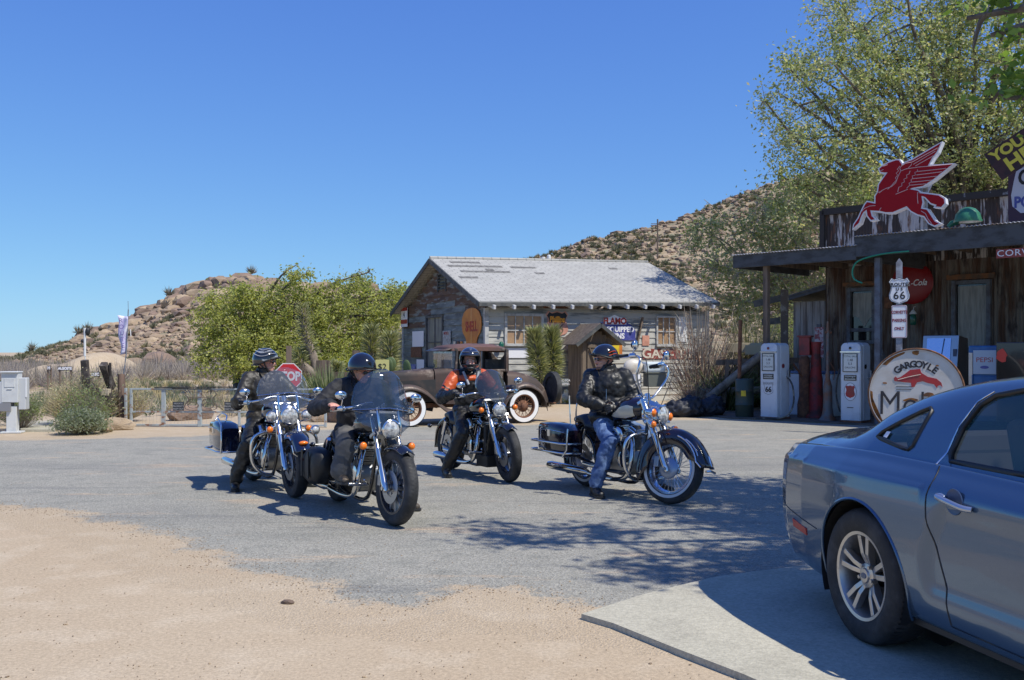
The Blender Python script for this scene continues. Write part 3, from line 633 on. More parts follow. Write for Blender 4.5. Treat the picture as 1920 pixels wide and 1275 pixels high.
# ---- things hung on the shack: world transforms
HM = MX.Translation((-.75, 29, 0)) @ Rz(24)
def on_front(px0, px1, py0, py1, d=.05):   # returns (T to local sign frame centred), w, h
    a, b = fx(px0), fx(px1); x = (a + b) / 2; z0, z1 = fz(py1, x), fz(py0, x)
    return HM @ Tm(x, -d, (z0 + z1) / 2) @ Rx(90), b - a, z1 - z0
def on_gable(px0, px1, py0, py1, d=.06):
    a, b = gyy(px1), gyy(px0); y = (a + b) / 2; z0, z1 = gzz(py1, y), gzz(py0, y)
    return HM @ Tm(-d, y, (z0 + z1) / 2) @ Rz(-90) @ Rx(90), b - a, z1 - z0
def panel(name, label, cat, T, w, h, mt, th=.012, poly=None, bev=0, group=None):
    m = M(); poly = poly or [(-w / 2, -h / 2), (w / 2, -h / 2), (w / 2, h / 2), (-w / 2, h / 2)]
    m.prism([(x, y) for x, y in poly], -th, 0); o = m.build(name, mt, None, 0, bev=bev); o.matrix_world = T
    return tag(o, label, cat, group)
def flat(name, poly, mt, par, z=.003, th=.002): m = M(); m.prism(poly, z - th, z); return m.build(name, mt, par, 0)
def circ(r, n=40, cx=0, cy=0, ry=None): return [(cx + r * math.cos(2 * math.pi * i / n), cy + (ry or r) * math.sin(2 * math.pi * i / n)) for i in range(n)]
def shield(w, h):   # highway shield outline
    half = [(0, .5), (.12, .47), (.25, .44), (.38, .5), (.5, .36), (.42, .24), (.40, .12), (.44, 0), (.5, -.14), (.48, -.28), (.38, -.38), (.2, -.43), (.07, -.47), (0, -.5)]
    p = [(x * w, y * h) for x, y in half]; return p + [(-x, y) for x, y in reversed(p[1:-1])]
RED = mat('faded_red_paint', (.42, .03, .025), .5, c2=(.30, .05, .035), ns=5)
BLK = mat('black_paint', .02, .5); ORN = mat('faded_orange_enamel', (.62, .23, .04), .45, c2=(.50, .16, .04), ns=3, lo=.4, hi=.6, c3=(.20, .09, .05), ns3=5, lo3=.64, hi3=.7)
ORT = mat('orange_lettering', (.75, .30, .02), .5); PINK = mat('faded_salmon_enamel', (.62, .31, .22), .5, c2=(.50, .24, .17), ns=4)
BLUE = mat('blue_enamel', (.055, .065, .28), .4, c2=(.10, .11, .33), ns=5); YEL = mat('yellow_enamel', (.75, .55, .03), .5, c2=(.6, .4, .04), ns=5, c3=(.12, .09, .05), ns3=6, lo3=.62, hi3=.68)
WH2 = mat('white_sheet', (.78, .78, .80), .6); CREAM = mat('cream_enamel', (.66, .60, .50), .4, c2=(.55, .48, .38), ns=4)
# orange shell sign
T, w, h = on_gable(869, 906, 577, 657)
oh = [(0, .5), (.2, .48), (.38, .40), (.48, .26), (.5, .08), (.44, -.08), (.30, -.20), (.26, -.3), (.34, -.42), (.30, -.5)]
poly = [(x * w, y * h) for x, y in oh] + [(-x * w, y * h) for x, y in reversed(oh[1:])]
sh = panel('enamel_sign', 'tall orange scallop shaped sign reading SHELL on the gable wall', 'sign', T, w, h, ORN, .02, poly)
text('SHELL', .42, Tm(0, .05 * h, .004), RED, sh, sx=.85, bold=.012); flat('rib', [(-.03, -.5 * h), (.03, -.5 * h), (.03, .48 * h), (-.03, .48 * h)], mat('pale_orange', (.68, .36, .13), .5), sh)
for nm, lb, args, mt in (('notice_sheet', 'blank white sheet nailed left of the tall gable window, above a brown panel', (776, 797, 621, 650), WH2), ('notice_sheet', 'narrow blank white sheet leaning low on the gable wall', (784, 798, 674, 710), WH2),
                        ('blank_sign', 'dark red brown panel between the two white sheets on the gable wall', (773, 793, 651, 670), RUST)):
    T, w, h = on_gable(*args); panel(nm, lb, 'panel', T, w, h, mt)
T, w, h = on_gable(770, 782, 683, 710); q = panel('poster', 'small blue and violet poster low on the gable wall near its left corner', 'poster', T, w, h, mat('blue_poster', (.16, .18, .42), .6, c2=(.4, .42, .6), ns=6, lo=.5, hi=.6))
T, w, h = on_gable(832, 848, 620, 650); q = panel('poster', 'pale printed poster right of the tall gable window', 'poster', T, w, h, mat('grey_poster', (.42, .43, .42), .7, c2=(.25, .24, .22), ns=10))
text('NOTICE', .13, Tm(0, h * .33, .003), RED, q, sx=.9); 
T, w, h = on_gable(756, 768, 577, 613, .09); q = panel('gas_sign', 'upright red and white panel sign at the left corner of the gable wall', 'sign', T, w, h, WH2)
flat('red_band', [(-w / 2, h * .33), (w / 2, h * .33), (w / 2, h / 2), (-w / 2, h / 2)], RED, q); flat('red_band', [(-w / 2, -h * .34), (w / 2, -h * .34), (w / 2, -h * .12), (-w / 2, -h * .12)], RED, q); text('4', .32, Tm(0, .12 * h, .003), BLK, q)
for i, px in enumerate((855, 862, 868, 876)):
    T, w, h = on_gable(px - 2, px + 2, 640, 648); panel('license_plate', 'small rusted plate hung in the row under the poster, %s from the left' % ['first', 'second', 'third', 'fourth'][i], 'plate', T, w, h, [CREAM, RUST, ORN, CREAM][i])
T, w, h = on_front(949, 1008, 653, 671); panel('blank_sign', 'blank white board under the left front window of the shack', 'panel', T, w, h, WH2)
# phillips shield
T, w, h = on_front(1022, 1064, 583, 632); pp = panel('shield_sign', 'shield sign reading Phillips 66, orange letters on black over salmon pink', 'sign', T, w, h, PINK, .03, shield(w, h))
sp = [(x * .9, y * .9) for x, y in shield(w, h)]; top = [(x, max(y, .02 * h)) for x, y in sp if y > -.05 * h]
flat('black_top', [(x, y) for x, y in sp if y > .02 * h] and [(-.36 * w, .04 * h)] + [(.36 * w, .04 * h)] + [p for p in sp if p[0] > 0 and p[1] > .04 * h][::-1] + [(0, .45 * h)] + [p for p in sp if p[0] < 0 and p[1] > .04 * h][::-1], BLK, pp)
text('Phillips', .235, Tm(0, .17 * h, .006), ORT, pp, sx=.78, bold=.012, shear=.1); text('66', .44, Tm(0, -.20 * h, .005), mat('brown_numeral', (.12, .08, .05), .6), pp, sx=.95, shear=.25, bold=-.004)
T, w, h = on_front(1016, 1068, 576, 590, .04); panel('rusty_plate', 'rusty metal plate behind the top of the Phillips 66 shield', 'panel', T @ Tm(0, 0, -.04), w * .9, h * 2.5, RUST)
# flamo sign
T, w, h = on_front(1111, 1190, 593, 638); fl = panel('oval_sign', 'blue oval sign reading FLAMO over EQUIPPED CABINS behind the outhouse roof', 'sign', T, w, h, BLUE, .03, [(x, y - .1 * h) for x, y in [(-w / 2, -h * .4), (w / 2, -h * .4), (w / 2, 0), (.42 * w, .2 * h), (.28 * w, .36 * h), (0, .45 * h), (-.28 * w, .36 * h), (-.42 * w, .2 * h), (-w / 2, 0)]])
flat('white_plaque', [(-.27 * w, .16 * h), (.27 * w, .16 * h), (.27 * w, .42 * h), (.12 * w, .46 * h), (0, .56 * h), (-.12 * w, .46 * h), (-.27 * w, .42 * h)], WH2, fl, .02, .016)
text('FLAMO', .27, Tm(0, .29 * h, .022), RED, fl, sx=.95, bold=.01); text('GAS-EQUIPPED', .235, Tm(-.02 * w, -.05 * h, .004), WH2, fl, sx=.92, bold=.008); text('CABINS', .235, Tm(-.02 * w, -.33 * h, .004), WH2, fl, sx=.95, bold=.008)
T, w, h = on_front(1135, 1163, 641, 664, .12); yp = panel('yellow_sign', 'worn yellow metal sign beside the outhouse roof', 'sign', T, w, h, YEL); flat('orange_band', [(w * .3, -h / 2), (w / 2, -h / 2), (w / 2, h / 2), (w * .3, h / 2)], ORN, yp)
T, w, h = on_front(1203, 1216, 629, 648); panel('blank_sign', 'small faded salmon panel left of the right front window', 'panel', T, w, h, PINK)
T, w, h = on_front(1204, 1328, 654, 673); gs = panel('lettered_board', 'long dark red board with cream letters half hidden by the dry bush', 'sign', T, w, h, mat('worn_red_board', (.24, .045, .035), .7, c2=(.30, .22, .18), ns=4, lo=.55, hi=.65))
text('GAS - TIRES', .42, Tm(-.02 * w, 0, .004), CREAM, gs, sx=1.15, bold=.01)
T, w, h = on_front(1271, 1286, 594, 641); panel('white_shutter', 'tall white board right of the right front window', 'panel', T, w, h, WHITE, .03)
T, w, h = on_front(1188, 1203, 595, 655, .1); m = M(); m.beam((-w * .42, -h / 2, 0), (w * .42, h / 2, 0), .05, .09); o = m.build('leaning_plank', OLDWOOD, None, 0); o.matrix_world = T; tag(o, 'dark plank leaning against the white front wall beside the FLAMO sign', 'plank')
T, w, h = on_front(931, 941, 643, 652, .15); m = M(); m.lathe([(.02, -.05), (.07, -.04), (.08, .03), (.05, .09), (.02, .11)]); o = m.build('wall_insulator', mat('green_glass', (.02, .12, .08), .15), None, 50); o.location = T.translation; tag(o, 'small green glass knob on the shack wall above the old coupe roof', 'insulator')
# black and yellow sign in the outhouse shade
T = UP(P(1084, 640, 29.95), 24, roll=45); dm = panel('diamond_sign', 'orange yellow diamond road sign standing in shade behind the outhouse', 'sign', T, .62, .62, ORN); flat('border', [(-.29, -.29), (.29, -.29), (.29, .29), (-.29, .29)], BLK, dm, .001, .001); flat('face', [(-.27, -.27), (.27, -.27), (.27, .27), (-.27, .27)], ORN, dm, .003)
m = M(); m.beam((0, 0, -1.1), (0, 0, .3), .06, .06); 
# small roadside texts
T = UP(P(1052, 717, 28.3), 18); rp = panel('reserved_sign', 'small white on grey sign reading RESERVED PARKING in the outhouse shade', 'sign', T, .46, .22, mat('grey_enamel', (.16, .18, .18), .5)); text('RESERVED FOR', .085, Tm(0, .05, .003), WH2, rp); text('HOUSEKEEPING', .085, Tm(0, -.05, .003), WH2, rp, sx=.85)
m = M(); m.box((0, -.35, -.02), (.05, .5, .02), None); o = m.build('stake', OLDWOOD, rp, 0)
# ---------------------------------------------------------------- outhouse
oh_ = thing('outhouse', 'narrow unpainted plank outhouse with moon cutout door and shake roof', 'outhouse', (2.48, 28.75, 0), 20)
PLK = mat('warm_grey_planks', (.20, .155, .11), .88, c2=(.10, .075, .055), ns=5, st=(2, 2, .2), lo=.4, hi=.65, bump=.6, bs=30, bst=(1, 1, .12))
def planks(mb, x0, x1, z0, z1, y, T, rnd, w=.14, th=.02, zt=None):
    x = x0
    while x < x1 - .01:
        x2 = min(x1, x + w * rnd.uniform(.8, 1.2)); zz = zt((x + x2) / 2) if zt else z1
        mb.box(((x + x2) / 2, y + rnd.uniform(-.004, .004), (z0 + zz) / 2 + rnd.uniform(-.01, .01)), (x2 - x - .008, th, zz - z0), T); x = x2
m = M(); planks(m, -.47, .47, 0, 1.9, 0, None, rn, zt=lambda x: 2.22 - abs(x) * .75); planks(m, -.47, .47, 0, 1.9, 1.0, None, rn, zt=lambda x: 2.22 - abs(x) * .75)
for s in (-1, 1): planks(m, 0, 1, 0, 1.85, 0, Tm(s * .48, 0, 0) @ Rz(90), rn)
m.build('wall', PLK, oh_, 0)
d = M(); planks(d, -.33, .33, .06, 1.78, -.035, None, rn, .22, .025)
for z in (.12, 1.72): d.box((0, -.06, z), (.66, .025, .09))
d.beam((-.27, -.062, 1.66), (.24, -.062, .2), .022, .09, up=(0, 1, 0)); dr = d.build('door', PLK, oh_, 0)
mo = [(.075 * math.cos(a), .075 * math.sin(a)) for a in np.linspace(-2.2, 2.2, 14)] + [(.035 + .05 * math.cos(a), .058 * math.sin(a)) for a in np.linspace(1.9, -1.9, 12)]
mm = M(); mm.prism([(-x, y) for x, y in mo][::-1], 0, .004, Tm(.10, -.05, 1.52) @ Rx(90)); mm.build('moon_cutout', BLK, dr, 0)
hd = M(); hd.box((.24, -.07, 1.0), (.04, .04, .14)); hd.build('handle', RUST, dr, 0)
for s in (-1, 1):
    m = M(); 
    for k in range(7):
        a = .02 + k * .11; L = .74; dx = s * a; z = 2.36 - a * .75
        m.add([(dx, -.28 + rn.uniform(-.02, .02), z + .045), (dx + s * .135, -.28 + rn.uniform(-.02, .02), z - .075), (dx + s * .135, 1.15, z - .075), (dx, 1.15, z + .045), (dx, -.28, z + .02), (dx + s * .135, -.28, z - .1), (dx + s * .135, 1.15, z - .1), (dx, 1.15, z + .02)], [(0, 1, 2, 3), (4, 7, 6, 5), (0, 4, 5, 1), (1, 5, 6, 2), (2, 6, 7, 3), (3, 7, 4, 0)])
    m.build('roof_slope', PLK, oh_, 0)
m = M(); 
for s in (-1, 1): m.beam((0, -.29, 2.33), (s * .78, -.29, 1.74), .03, .1)
m.box((0, -.1, 2.28), (.05, .4, .05)); m.build('bargeboard', DTRIM, oh_, 0)
# water tank / vent on the hill road behind the roof
m = M(); m.cyl((0, 0, 0), (0, 0, .9), .35, 14); m.cyl((.9, 0, 0), (.9, 0, 1.1), .3, 14); m.ell((.9, 0, 1.1), (.3, .3, .15)); o = m.build('water_tank', WHITE, None, 60); o.location = P(1018, 493, 150); tag(o, 'pair of small white tanks on the hillside above the shack ridge', 'tank')
m = M(); m.tube([(0, 0, 0), (0, 0, 6)], .12, 6); m.beam((-1, 0, 5.3), (1, 0, 5.3), .1, .1); o = m.build('utility_pole', OLDWOOD, None, 0); o.location = P(1233, 485, 150); tag(o, 'thin distant utility pole on the hillside above the shack roof', 'pole')
# ---------------------------------------------------------------- tin station
SM = MX.Translation((5.25, 23.1, 0)) @ Rz(math.degrees(math.atan2(-.714, .70)))
SYAW = math.degrees(math.atan2(-.714, .70))
TIN = mat('peeling_corrugated_tin', (.055, .04, .032), .75, c2=(.50, .47, .44), ns=3.2, st=(2.2, 2.2, .35), lo=.51, hi=.56, c3=(.16, .075, .04), ns3=4, st3=(2, 2, .5), lo3=.56, hi3=.66, bump=.3, bs=20)
TINR = mat('rusted_corrugated_tin', (.19, .165, .135), .8, c2=(.085, .042, .024), ns=2.6, st=(2.4, 2.4, .28), lo=.42, hi=.60, c3=(.05, .035, .03), ns3=3, st3=(1.5, 1.5, .4), lo3=.54, hi3=.64, bump=.3, bs=20)
FASC = mat('dark_stained_fascia', (.075, .08, .085), .8, c2=(.045, .045, .045), ns=3, st=(1, 1, 2), bump=.3, bs=25)
BGR = mat('blue_grey_post', (.13, .15, .18), .8, c2=(.09, .09, .10), ns=5, bump=.3, bs=30)
GALV = mat('galvanised_roofing', (.5, .5, .5), .5, .5, c2=(.28, .2, .15), ns=3)
st = thing('gas_station', 'dark corrugated tin roadside station with porch canopy and peeling parapet', 'station', (5.25, 23.1, 0), SYAW)
def sx(px): p = (px - 960) / 1850; return (25.6 * p - 7.75) / (.7 + .714 * p)
def sz(py, x, y=3.5): return 1.55 + (660 - py) / 1850 * (23.1 - .714 * x + .70 * y)
def corr(mb, x0, x1, z0, z1, y, T=None, pitch=.08, amp=.012, n=4, axis='x'):
    k = int((x1 - x0) / pitch * n); v = []
    for i in range(k + 1):
        x = x0 + (x1 - x0) * i / k; d = amp * math.sin(2 * math.pi * i / n); v.append((x, y + d, z0(x) if callable(z0) else z0)); v.append((x, y + d, z1(x) if callable(z1) else z1))
    mb.add(v, [(2 * i, 2 * i + 2, 2 * i + 3, 2 * i + 1) for i in range(k)], T)
wx0, wx1 = .42, 13
wn_ = (sx(1590), sx(1643)); dn_ = (sx(1785), sx(1858))
lo = M()
for a, b, c, d in ((wx0, wn_[0], 0, 3.7), (wn_[0], wn_[1], 0, 1.75), (wn_[0], wn_[1], 3.15, 3.7), (wn_[1], dn_[0], 0, 3.7), (dn_[0], dn_[1], 3.2, 3.7), (dn_[1], wx1, 0, 3.7)): corr(lo, a, b, c, d, 3.5)
lo.build('wall', TINR, st, 60)
up = M(); corr(up, wx0, wx1, 3.7, 5.15, 3.47); up.build('parapet', TIN, st, 60)
m = M(); m.box(((wx0 + wx1) / 2, 6.5, 2.45), (wx1 - wx0 - .02, 5.8, 4.9)); m.build('wall', TINR, st, 0, label='plain side and rear walls')
e = M(); corr(e, 0, 5.9, 0, 5.1, 0, Tm(wx0 - .02, 3.5, 0) @ Rz(90)); e.build('wall', TINR, st, 60)
m = M(); m.box(((wx0 + wx1) / 2, 3.42, 5.12), (wx1 - wx0 + .1, .14, .16)); m.beam((wx0 - .05, 3.4, 3.72), (wx0 - .05, 3.4, 5.15), .1, .12); m.build('parapet_cap', mat('charred_cap_board', (.04, .035, .03), .9, c2=(.25, .25, .25), ns=5, lo=.64, hi=.7), st, 0)
# canopy
for x0, x1, z, h, nm in ((-.05, 2.98, 3.80, .29, 'canopy'), (2.95, 12.2, 3.99, .42, 'canopy')):
    m = M(); m.box(((x0 + x1) / 2, -.03, z - h / 2), (x1 - x0, .06, h))
    m.box((x0 + .03, 1.7, z - h / 2), (.05, 3.4, h)); m.box((x1 - .03, 1.7, z - h / 2 - .01), (.05, 3.4, h - .02)); c = m.build(nm, FASC, st, 0, bev=.006)
    m = M(); k = int((x1 - x0 + .06) / .076 * 4); v = []
    for i in range(k + 1):
        xx = x0 - .03 + (x1 - x0 + .06) * i / k; dz = .013 * math.sin(math.pi * i / 2); v += [(xx, -.10, z + .015 + dz), (xx, 3.46, z + .12 + dz)]
    m.add(v, [(2 * i, 2 * i + 2, 2 * i + 3, 2 * i + 1) for i in range(k)]); m.build('roof_sheet', GALV, c, 60, sol=.004)
    m = M(); x = x0 + .3
    while x < x1: m.box((x, 1.72, z - .10), (.05, 3.36, .14)); x += .8
    m.build('joist', OLDWOOD, c, 0)
for x in (.73, 3.39, 6.6, 9.6):
    m = M(); m.box((x, .12, 1.78), (.12, .12, 3.5)); m.build('post', BGR if x > 1 else OLDWOOD, st, 0, bev=.005)
m = M(); m.beam((3.4, .14, 1.7), (2.9, 2.0, .7), .05, .05); m.build('brace', BGR, st, 0)
WTIN = mat('dusty_tin_curtain', (.30, .29, .26), .7, c2=(.20, .19, .17), ns=6, st=(3, 3, .3), coat=.3); DKG = mat('dark_glass', (.015, .017, .02), .06, spec=.8)
def swin(x0, x1, z0, z1, nm, lower=0.45, drape=True):
    fr = M(); w = x1 - x0; f = .09
    for xx in (x0 + f / 2, x1 - f / 2): fr.box((xx, 3.44, (z0 + z1) / 2), (f, .1, z1 - z0))
    for zz in (z0 + f / 2, z1 - f / 2, z0 + (z1 - z0) * lower): fr.box(((x0 + x1) / 2, 3.445, zz), (w - 2 * f, .08, f))
    o = fr.build(nm, BGR, st, 0, bev=.004)
    g = M(); g.box(((x0 + x1) / 2, 3.50, (z0 + z1) / 2), (w - f, .01, z1 - z0 - f)); g.build('pane', DKG, o, 0)
    if drape:
        zl = z0 + (z1 - z0) * lower + .06; g = M(); corr(g, x0 + f + .03, x1 - f - .03, lambda x: zl + (.28 * abs(math.sin(x * 6.5)) if nm == 'window' else 0), z1 - f - .04, 3.485, pitch=.1, amp=.004); g.build('drape', WTIN, o, 60)
swin(wn_[0], wn_[1], 1.75, 3.15, 'window', .25); swin(dn_[0], dn_[1], .1, 3.2, 'door', .48)
m = M(); m.box(((sx(1745) + sx(1770)) / 2, 3.42, 1.5), (.5, .1, 2.3)); 
# stains band / lintels above door
for q_ in ((((dn_[0] + dn_[1]) / 2, 3.40, 3.28), (dn_[1] - dn_[0] + .2, .06, .12)), (((wn_[0] + wn_[1]) / 2, 3.40, 3.24), (wn_[1] - wn_[0] + .2, .06, .1))): m = M(); m.box(*q_); m.build('lintel', mat('rusty_lintel', (.20, .09, .04), .9, c2=(.10, .07, .05), ns=6), st, 0)
# shed behind-left
shd = thing('lean_to_shed', 'small lean-to shed of pale vertical planks left of the tin station', 'shed', tuple(SM @ V((.1, 4.2, 0))), SYAW)
SHP = mat('pale_vertical_planks', (.36, .33, .28), .88, c2=(.17, .14, .11), ns=3.5, st=(2.5, 2.5, .2), lo=.45, hi=.62, bump=.5, bs=30, bst=(1, 1, .1))
m = M(); planks(m, -1.0, .3, 0, 2.9, 0, None, rn, .2); 
for k in range(1): planks(m, 0, 2.4, 0, 2.9, 0, Tm(-1.0, 0, 0) @ Rz(90), rn, .2)
m.build('wall', SHP, shd, 0)
m = M(); m.beam((-1.25, -.25, 2.93), (.3, -.25, 3.28), .05, .09); m.add([(-1.3, -.3, 2.96), (.3, -.3, 3.33), (.3, 2.6, 3.33), (-1.3, 2.6, 2.96), (-1.3, -.3, 3.0), (.3, -.3, 3.37), (.3, 2.6, 3.37), (-1.3, 2.6, 3.0)], [(3, 2, 1, 0), (4, 5, 6, 7), (0, 1, 5, 4), (1, 2, 6, 5), (2, 3, 7, 6), (3, 0, 4, 7)]); m.build('roof', DTRIM, shd, 0)
# coke disc
xc = sx(1712); T = SM @ Tm(xc, 3.40, 3.2) @ Rx(90)
cd = M(); cd.lathe([(.50, -.02), (.505, .0), (.45, .05), (.27, .085), (.02, .1)], None, 48); ck = cd.build('button_sign', mat('deep_red_enamel', (.24, .01, .012), .4), None, 60); ck.matrix_world = T
tag(ck, 'round domed red soda sign with white script on the station wall', 'sign'); text('Coca-Cola', .21, Tm(0, -.01, .095), WH2, ck, shear=.35, sx=.85, bold=.002)
# fascia red sign
T = SM @ Tm(6.35, -.02, 3.43) @ Rx(90); o = panel('street_sign', 'red street sign plate with white letters hanging under the porch canopy edge', 'sign', T, 1.1, .17, mat('dull_red_plate', (.26, .05, .04), .6)); text('CORVETTE', .17, Tm(-.02, 0, .003), WH2, o, sx=1.15, spacing=1.1)
# green rope hose
m = M(); m.tube(cat_rom([SM @ V((4.15, -.12, 3.60)), SM @ V((3.6, -.14, 3.58)), SM @ V((3.1, -.14, 3.48)), SM @ V((2.95, -.14, 3.3)), SM @ V((2.98, -.14, 3.10)), SM @ V((3.16, -.14, 3.0))], 5), .018, 6); o = m.build('rope', mat('green_rope', (.02, .25, .15), .6), None, 60); tag(o, 'green rope looping down from the canopy corner beside the second post', 'rope')
# green dome on the roof
m = M(); m.lathe([(.36, -.02), (.34, 0), (.345, .05), (.31, .2), (.2, .33), (.08, .38), (.01, .385)], None, 28); m.lathe([(.37, -.03), (.37, .02), (.34, .02)], None, 28, False); m.tube([(-.26, 0, .02), (-.42, -.04, -.03), (-.5, -.05, -.12)], [.09, .08, .07], 8)
o = m.build('metal_dome', mat('green_enamel', (.03, .15, .08), .3, c2=(.05, .2, .11), ns=4), None, 50); o.matrix_world = SM @ Tm(5.22, .12, 4.13) @ Sc(.72, .72, .72); tag(o, 'green enamel dome shaped like a helmet on the canopy roof right of the red horse', 'dome')
# ---------------------------------------------------------------- winged horse
def zm(pts): return [(x / 5.3333 + 1560, y / 5.3333 + 240) for x, y in pts]
body = zm([(478, 352), (500, 335), (570, 300), (640, 282), (668, 285), (690, 320), (700, 345), (735, 318), (800, 300), (1000, 195), (1065, 160), (1030, 240), (985, 300), (945, 378), (1050, 388), (1175, 388), (1090, 450), (1000, 520), (900, 580), (800, 590), (770, 600), (850, 625), (880, 655), (985, 680), (1045, 695), (1095, 735), (1100, 780), (1070, 815), (1020, 805), (1030, 790), (975, 765), (925, 700), (885, 680), (895, 750), (880, 815), (935, 830), (965, 880), (1010, 960), (1050, 985), (1010, 1000), (960, 970), (915, 895), (850, 870), (790, 830), (745, 775), (610, 825), (540, 820), (480, 800), (410, 790), (385, 785), (400, 850), (430, 885), (395, 890), (360, 840), (350, 775), (315, 800), (290, 850), (270, 910), (215, 960), (225, 925), (270, 860), (300, 790), (335, 720), (355, 695), (420, 715), (440, 720), (440, 640), (465, 600), (475, 520), (520, 455), (560, 400), (520, 395), (490, 385)])
K = 20.3 / 1850; cx, cy = 1690, 425
def hp(p, sc=1): return [((x - cx) * K / 1.0, (cy - y) * K * .95) for x, y in p]
hb = hp(body)
def offset(poly, d):
    n = len(poly); a = sum(poly[i][0] * poly[(i + 1) % n][1] - poly[(i + 1) % n][0] * poly[i][1] for i in range(n)); sg = -1 if a > 0 else 1; out = []
    for i in range(n):
        p, q, r_ = V(poly[i - 1]), V(poly[i]), V(poly[(i + 1) % n]); e1 = (q - p).normalized(); e2 = (r_ - q).normalized()
        nn = V((-e1.y, e1.x)) + V((-e2.y, e2.x)); nn = nn.normalized() if nn.length > 1e-6 else V((-e1.y, e1.x)); k = 1 / max(.55, nn.dot(V((-e1.y, e1.x))))
        out.append(tuple(q + nn * d * sg * k))
    return out
hT = UP(V(((cx - 960) / 1850 * 20.3, 20.3, 1.55 + (660 - cy) * K)), -38)
m = M(); m.prism(offset(hb, .028), -.20, 0); hs = m.build('winged_horse_sign', mat('white_sign_metal', (.72, .72, .74), .4), None, 0); hs.matrix_world = hT
tag(hs, 'big red winged horse sign with white edge leaping on the station canopy', 'sign')
HRED = mat('horse_red', (.33, .006, .012), .6, spec=.2); flat('red_face', hb, HRED, hs, .010, .012)
lines = [[(478, 610), (500, 590), (540, 570), (600, 555), (640, 520), (665, 450), (690, 400), (740, 385), (860, 380), (1175, 388)], [(855, 425), (1120, 425)], [(840, 460), (1080, 455)], [(800, 495), (1030, 495)], [(795, 530), (985, 530)], [(780, 560), (930, 562)], [(850, 405), (850, 425), (825, 430), (830, 460), (800, 465), (805, 495), (790, 500), (790, 530), (770, 535), (775, 560), (745, 590), (760, 600), (700, 620), (640, 640)], [(780, 410), (770, 440), (745, 450), (750, 480), (720, 490), (725, 520), (700, 530), (700, 560), (670, 570), (660, 620)], [(700, 345), (740, 325), (800, 320), (790, 350), (760, 380)], [(800, 320), (1040, 205)], [(810, 345), (1020, 235)], [(830, 365), (1000, 280)], [(690, 400), (680, 370), (700, 345)], [(440, 740), (380, 740), (330, 760), (290, 800)], [(480, 800), (490, 775), (500, 770)], [(880, 655), (850, 640), (850, 700), (855, 760)], [(680, 350), (655, 380), (670, 395), (645, 420), (660, 440), (635, 470), (650, 490), (620, 520), (600, 545), (560, 580)], [(450, 605), (500, 595)], [(885, 840), (925, 870), (950, 930), (985, 980)], [(520, 330), (560, 318)], [(490, 375), (520, 365)]]
m = M()
for ln in lines:
    q = hp(zm(ln)); m.tube([(x, y, .012) for x, y in q], .0065, 4)
m.build('white_line', mat('pale_pink_line', (.62, .45, .45), .5), hs, 0)
for px in (1729,):
    m = M(); x, y = hp([(px, 420)])[0]; m.box((x, .5, -.17), (.08, 1.2, .05)); m.build('support_bar', GALV, hs, 0)
# ---------------------------------------------------------------- roof signs at the right
T = UP(P(1984, 234, 18.4), -36, roll=31); b = panel('board_sign', 'tilted dark board with yellow hand painted words YOU ARE HERE above the station parapet', 'sign', T, 2.6, .62, mat('maroon_board', (.055, .02, .02), .7, c2=(.03, .015, .015), ns=5), .04)
YL2 = mat('yellow_hand_paint', (.62, .52, .05), .6); text('YOU ARE', .28, Tm(-1.22, .15, .006), YL2, b, sx=1.05, bold=.012, align='LEFT'); text('HERE', .37, Tm(-1.10, -.14, .006), YL2, b, sx=1.15, bold=.014, align='LEFT')
T = UP(P(2012, 330, 19.0), -40); w, h = 2.3, 1.75; b = panel('billboard', 'dark purple billboard with white hourglass panel and hand painted letters over the station', 'sign', T, w, h, mat('plum_board', (.06, .03, .05), .7), .05)
hg = [(-.90, .92), (.9, .92), (.66, .30), (.62, .0), (.75, -.3), (.9, -.75), (-.80, -.72), (-.93, -.55), (-.95, -.3), (-.91, .0), (-.86, .30), (-.90, .65)]
flat('white_panel', [(x * w / 2 * 1.0, y * h / 2) for x, y in hg], mat('pale_lilac_paint', (.55, .55, .62), .6), b); text('HACKBERRY', .30, Tm(-.97, .53, .006), RED, b, align='LEFT', sx=.9, bold=.012); text('GENERAL', .42, Tm(-.97, .06, .006), BLK, b, align='LEFT', bold=.012, sx=.8); text('POST CARDS', .30, Tm(-1.04, -.42, .006), BLUE, b, align='LEFT', sx=.8, bold=.012)
for k in (-.6, .5): m = M(); m.box((k, -h / 2 - .3, -.08), (.07, .8, .05)); m.build('leg', OLDWOOD, b, 0)
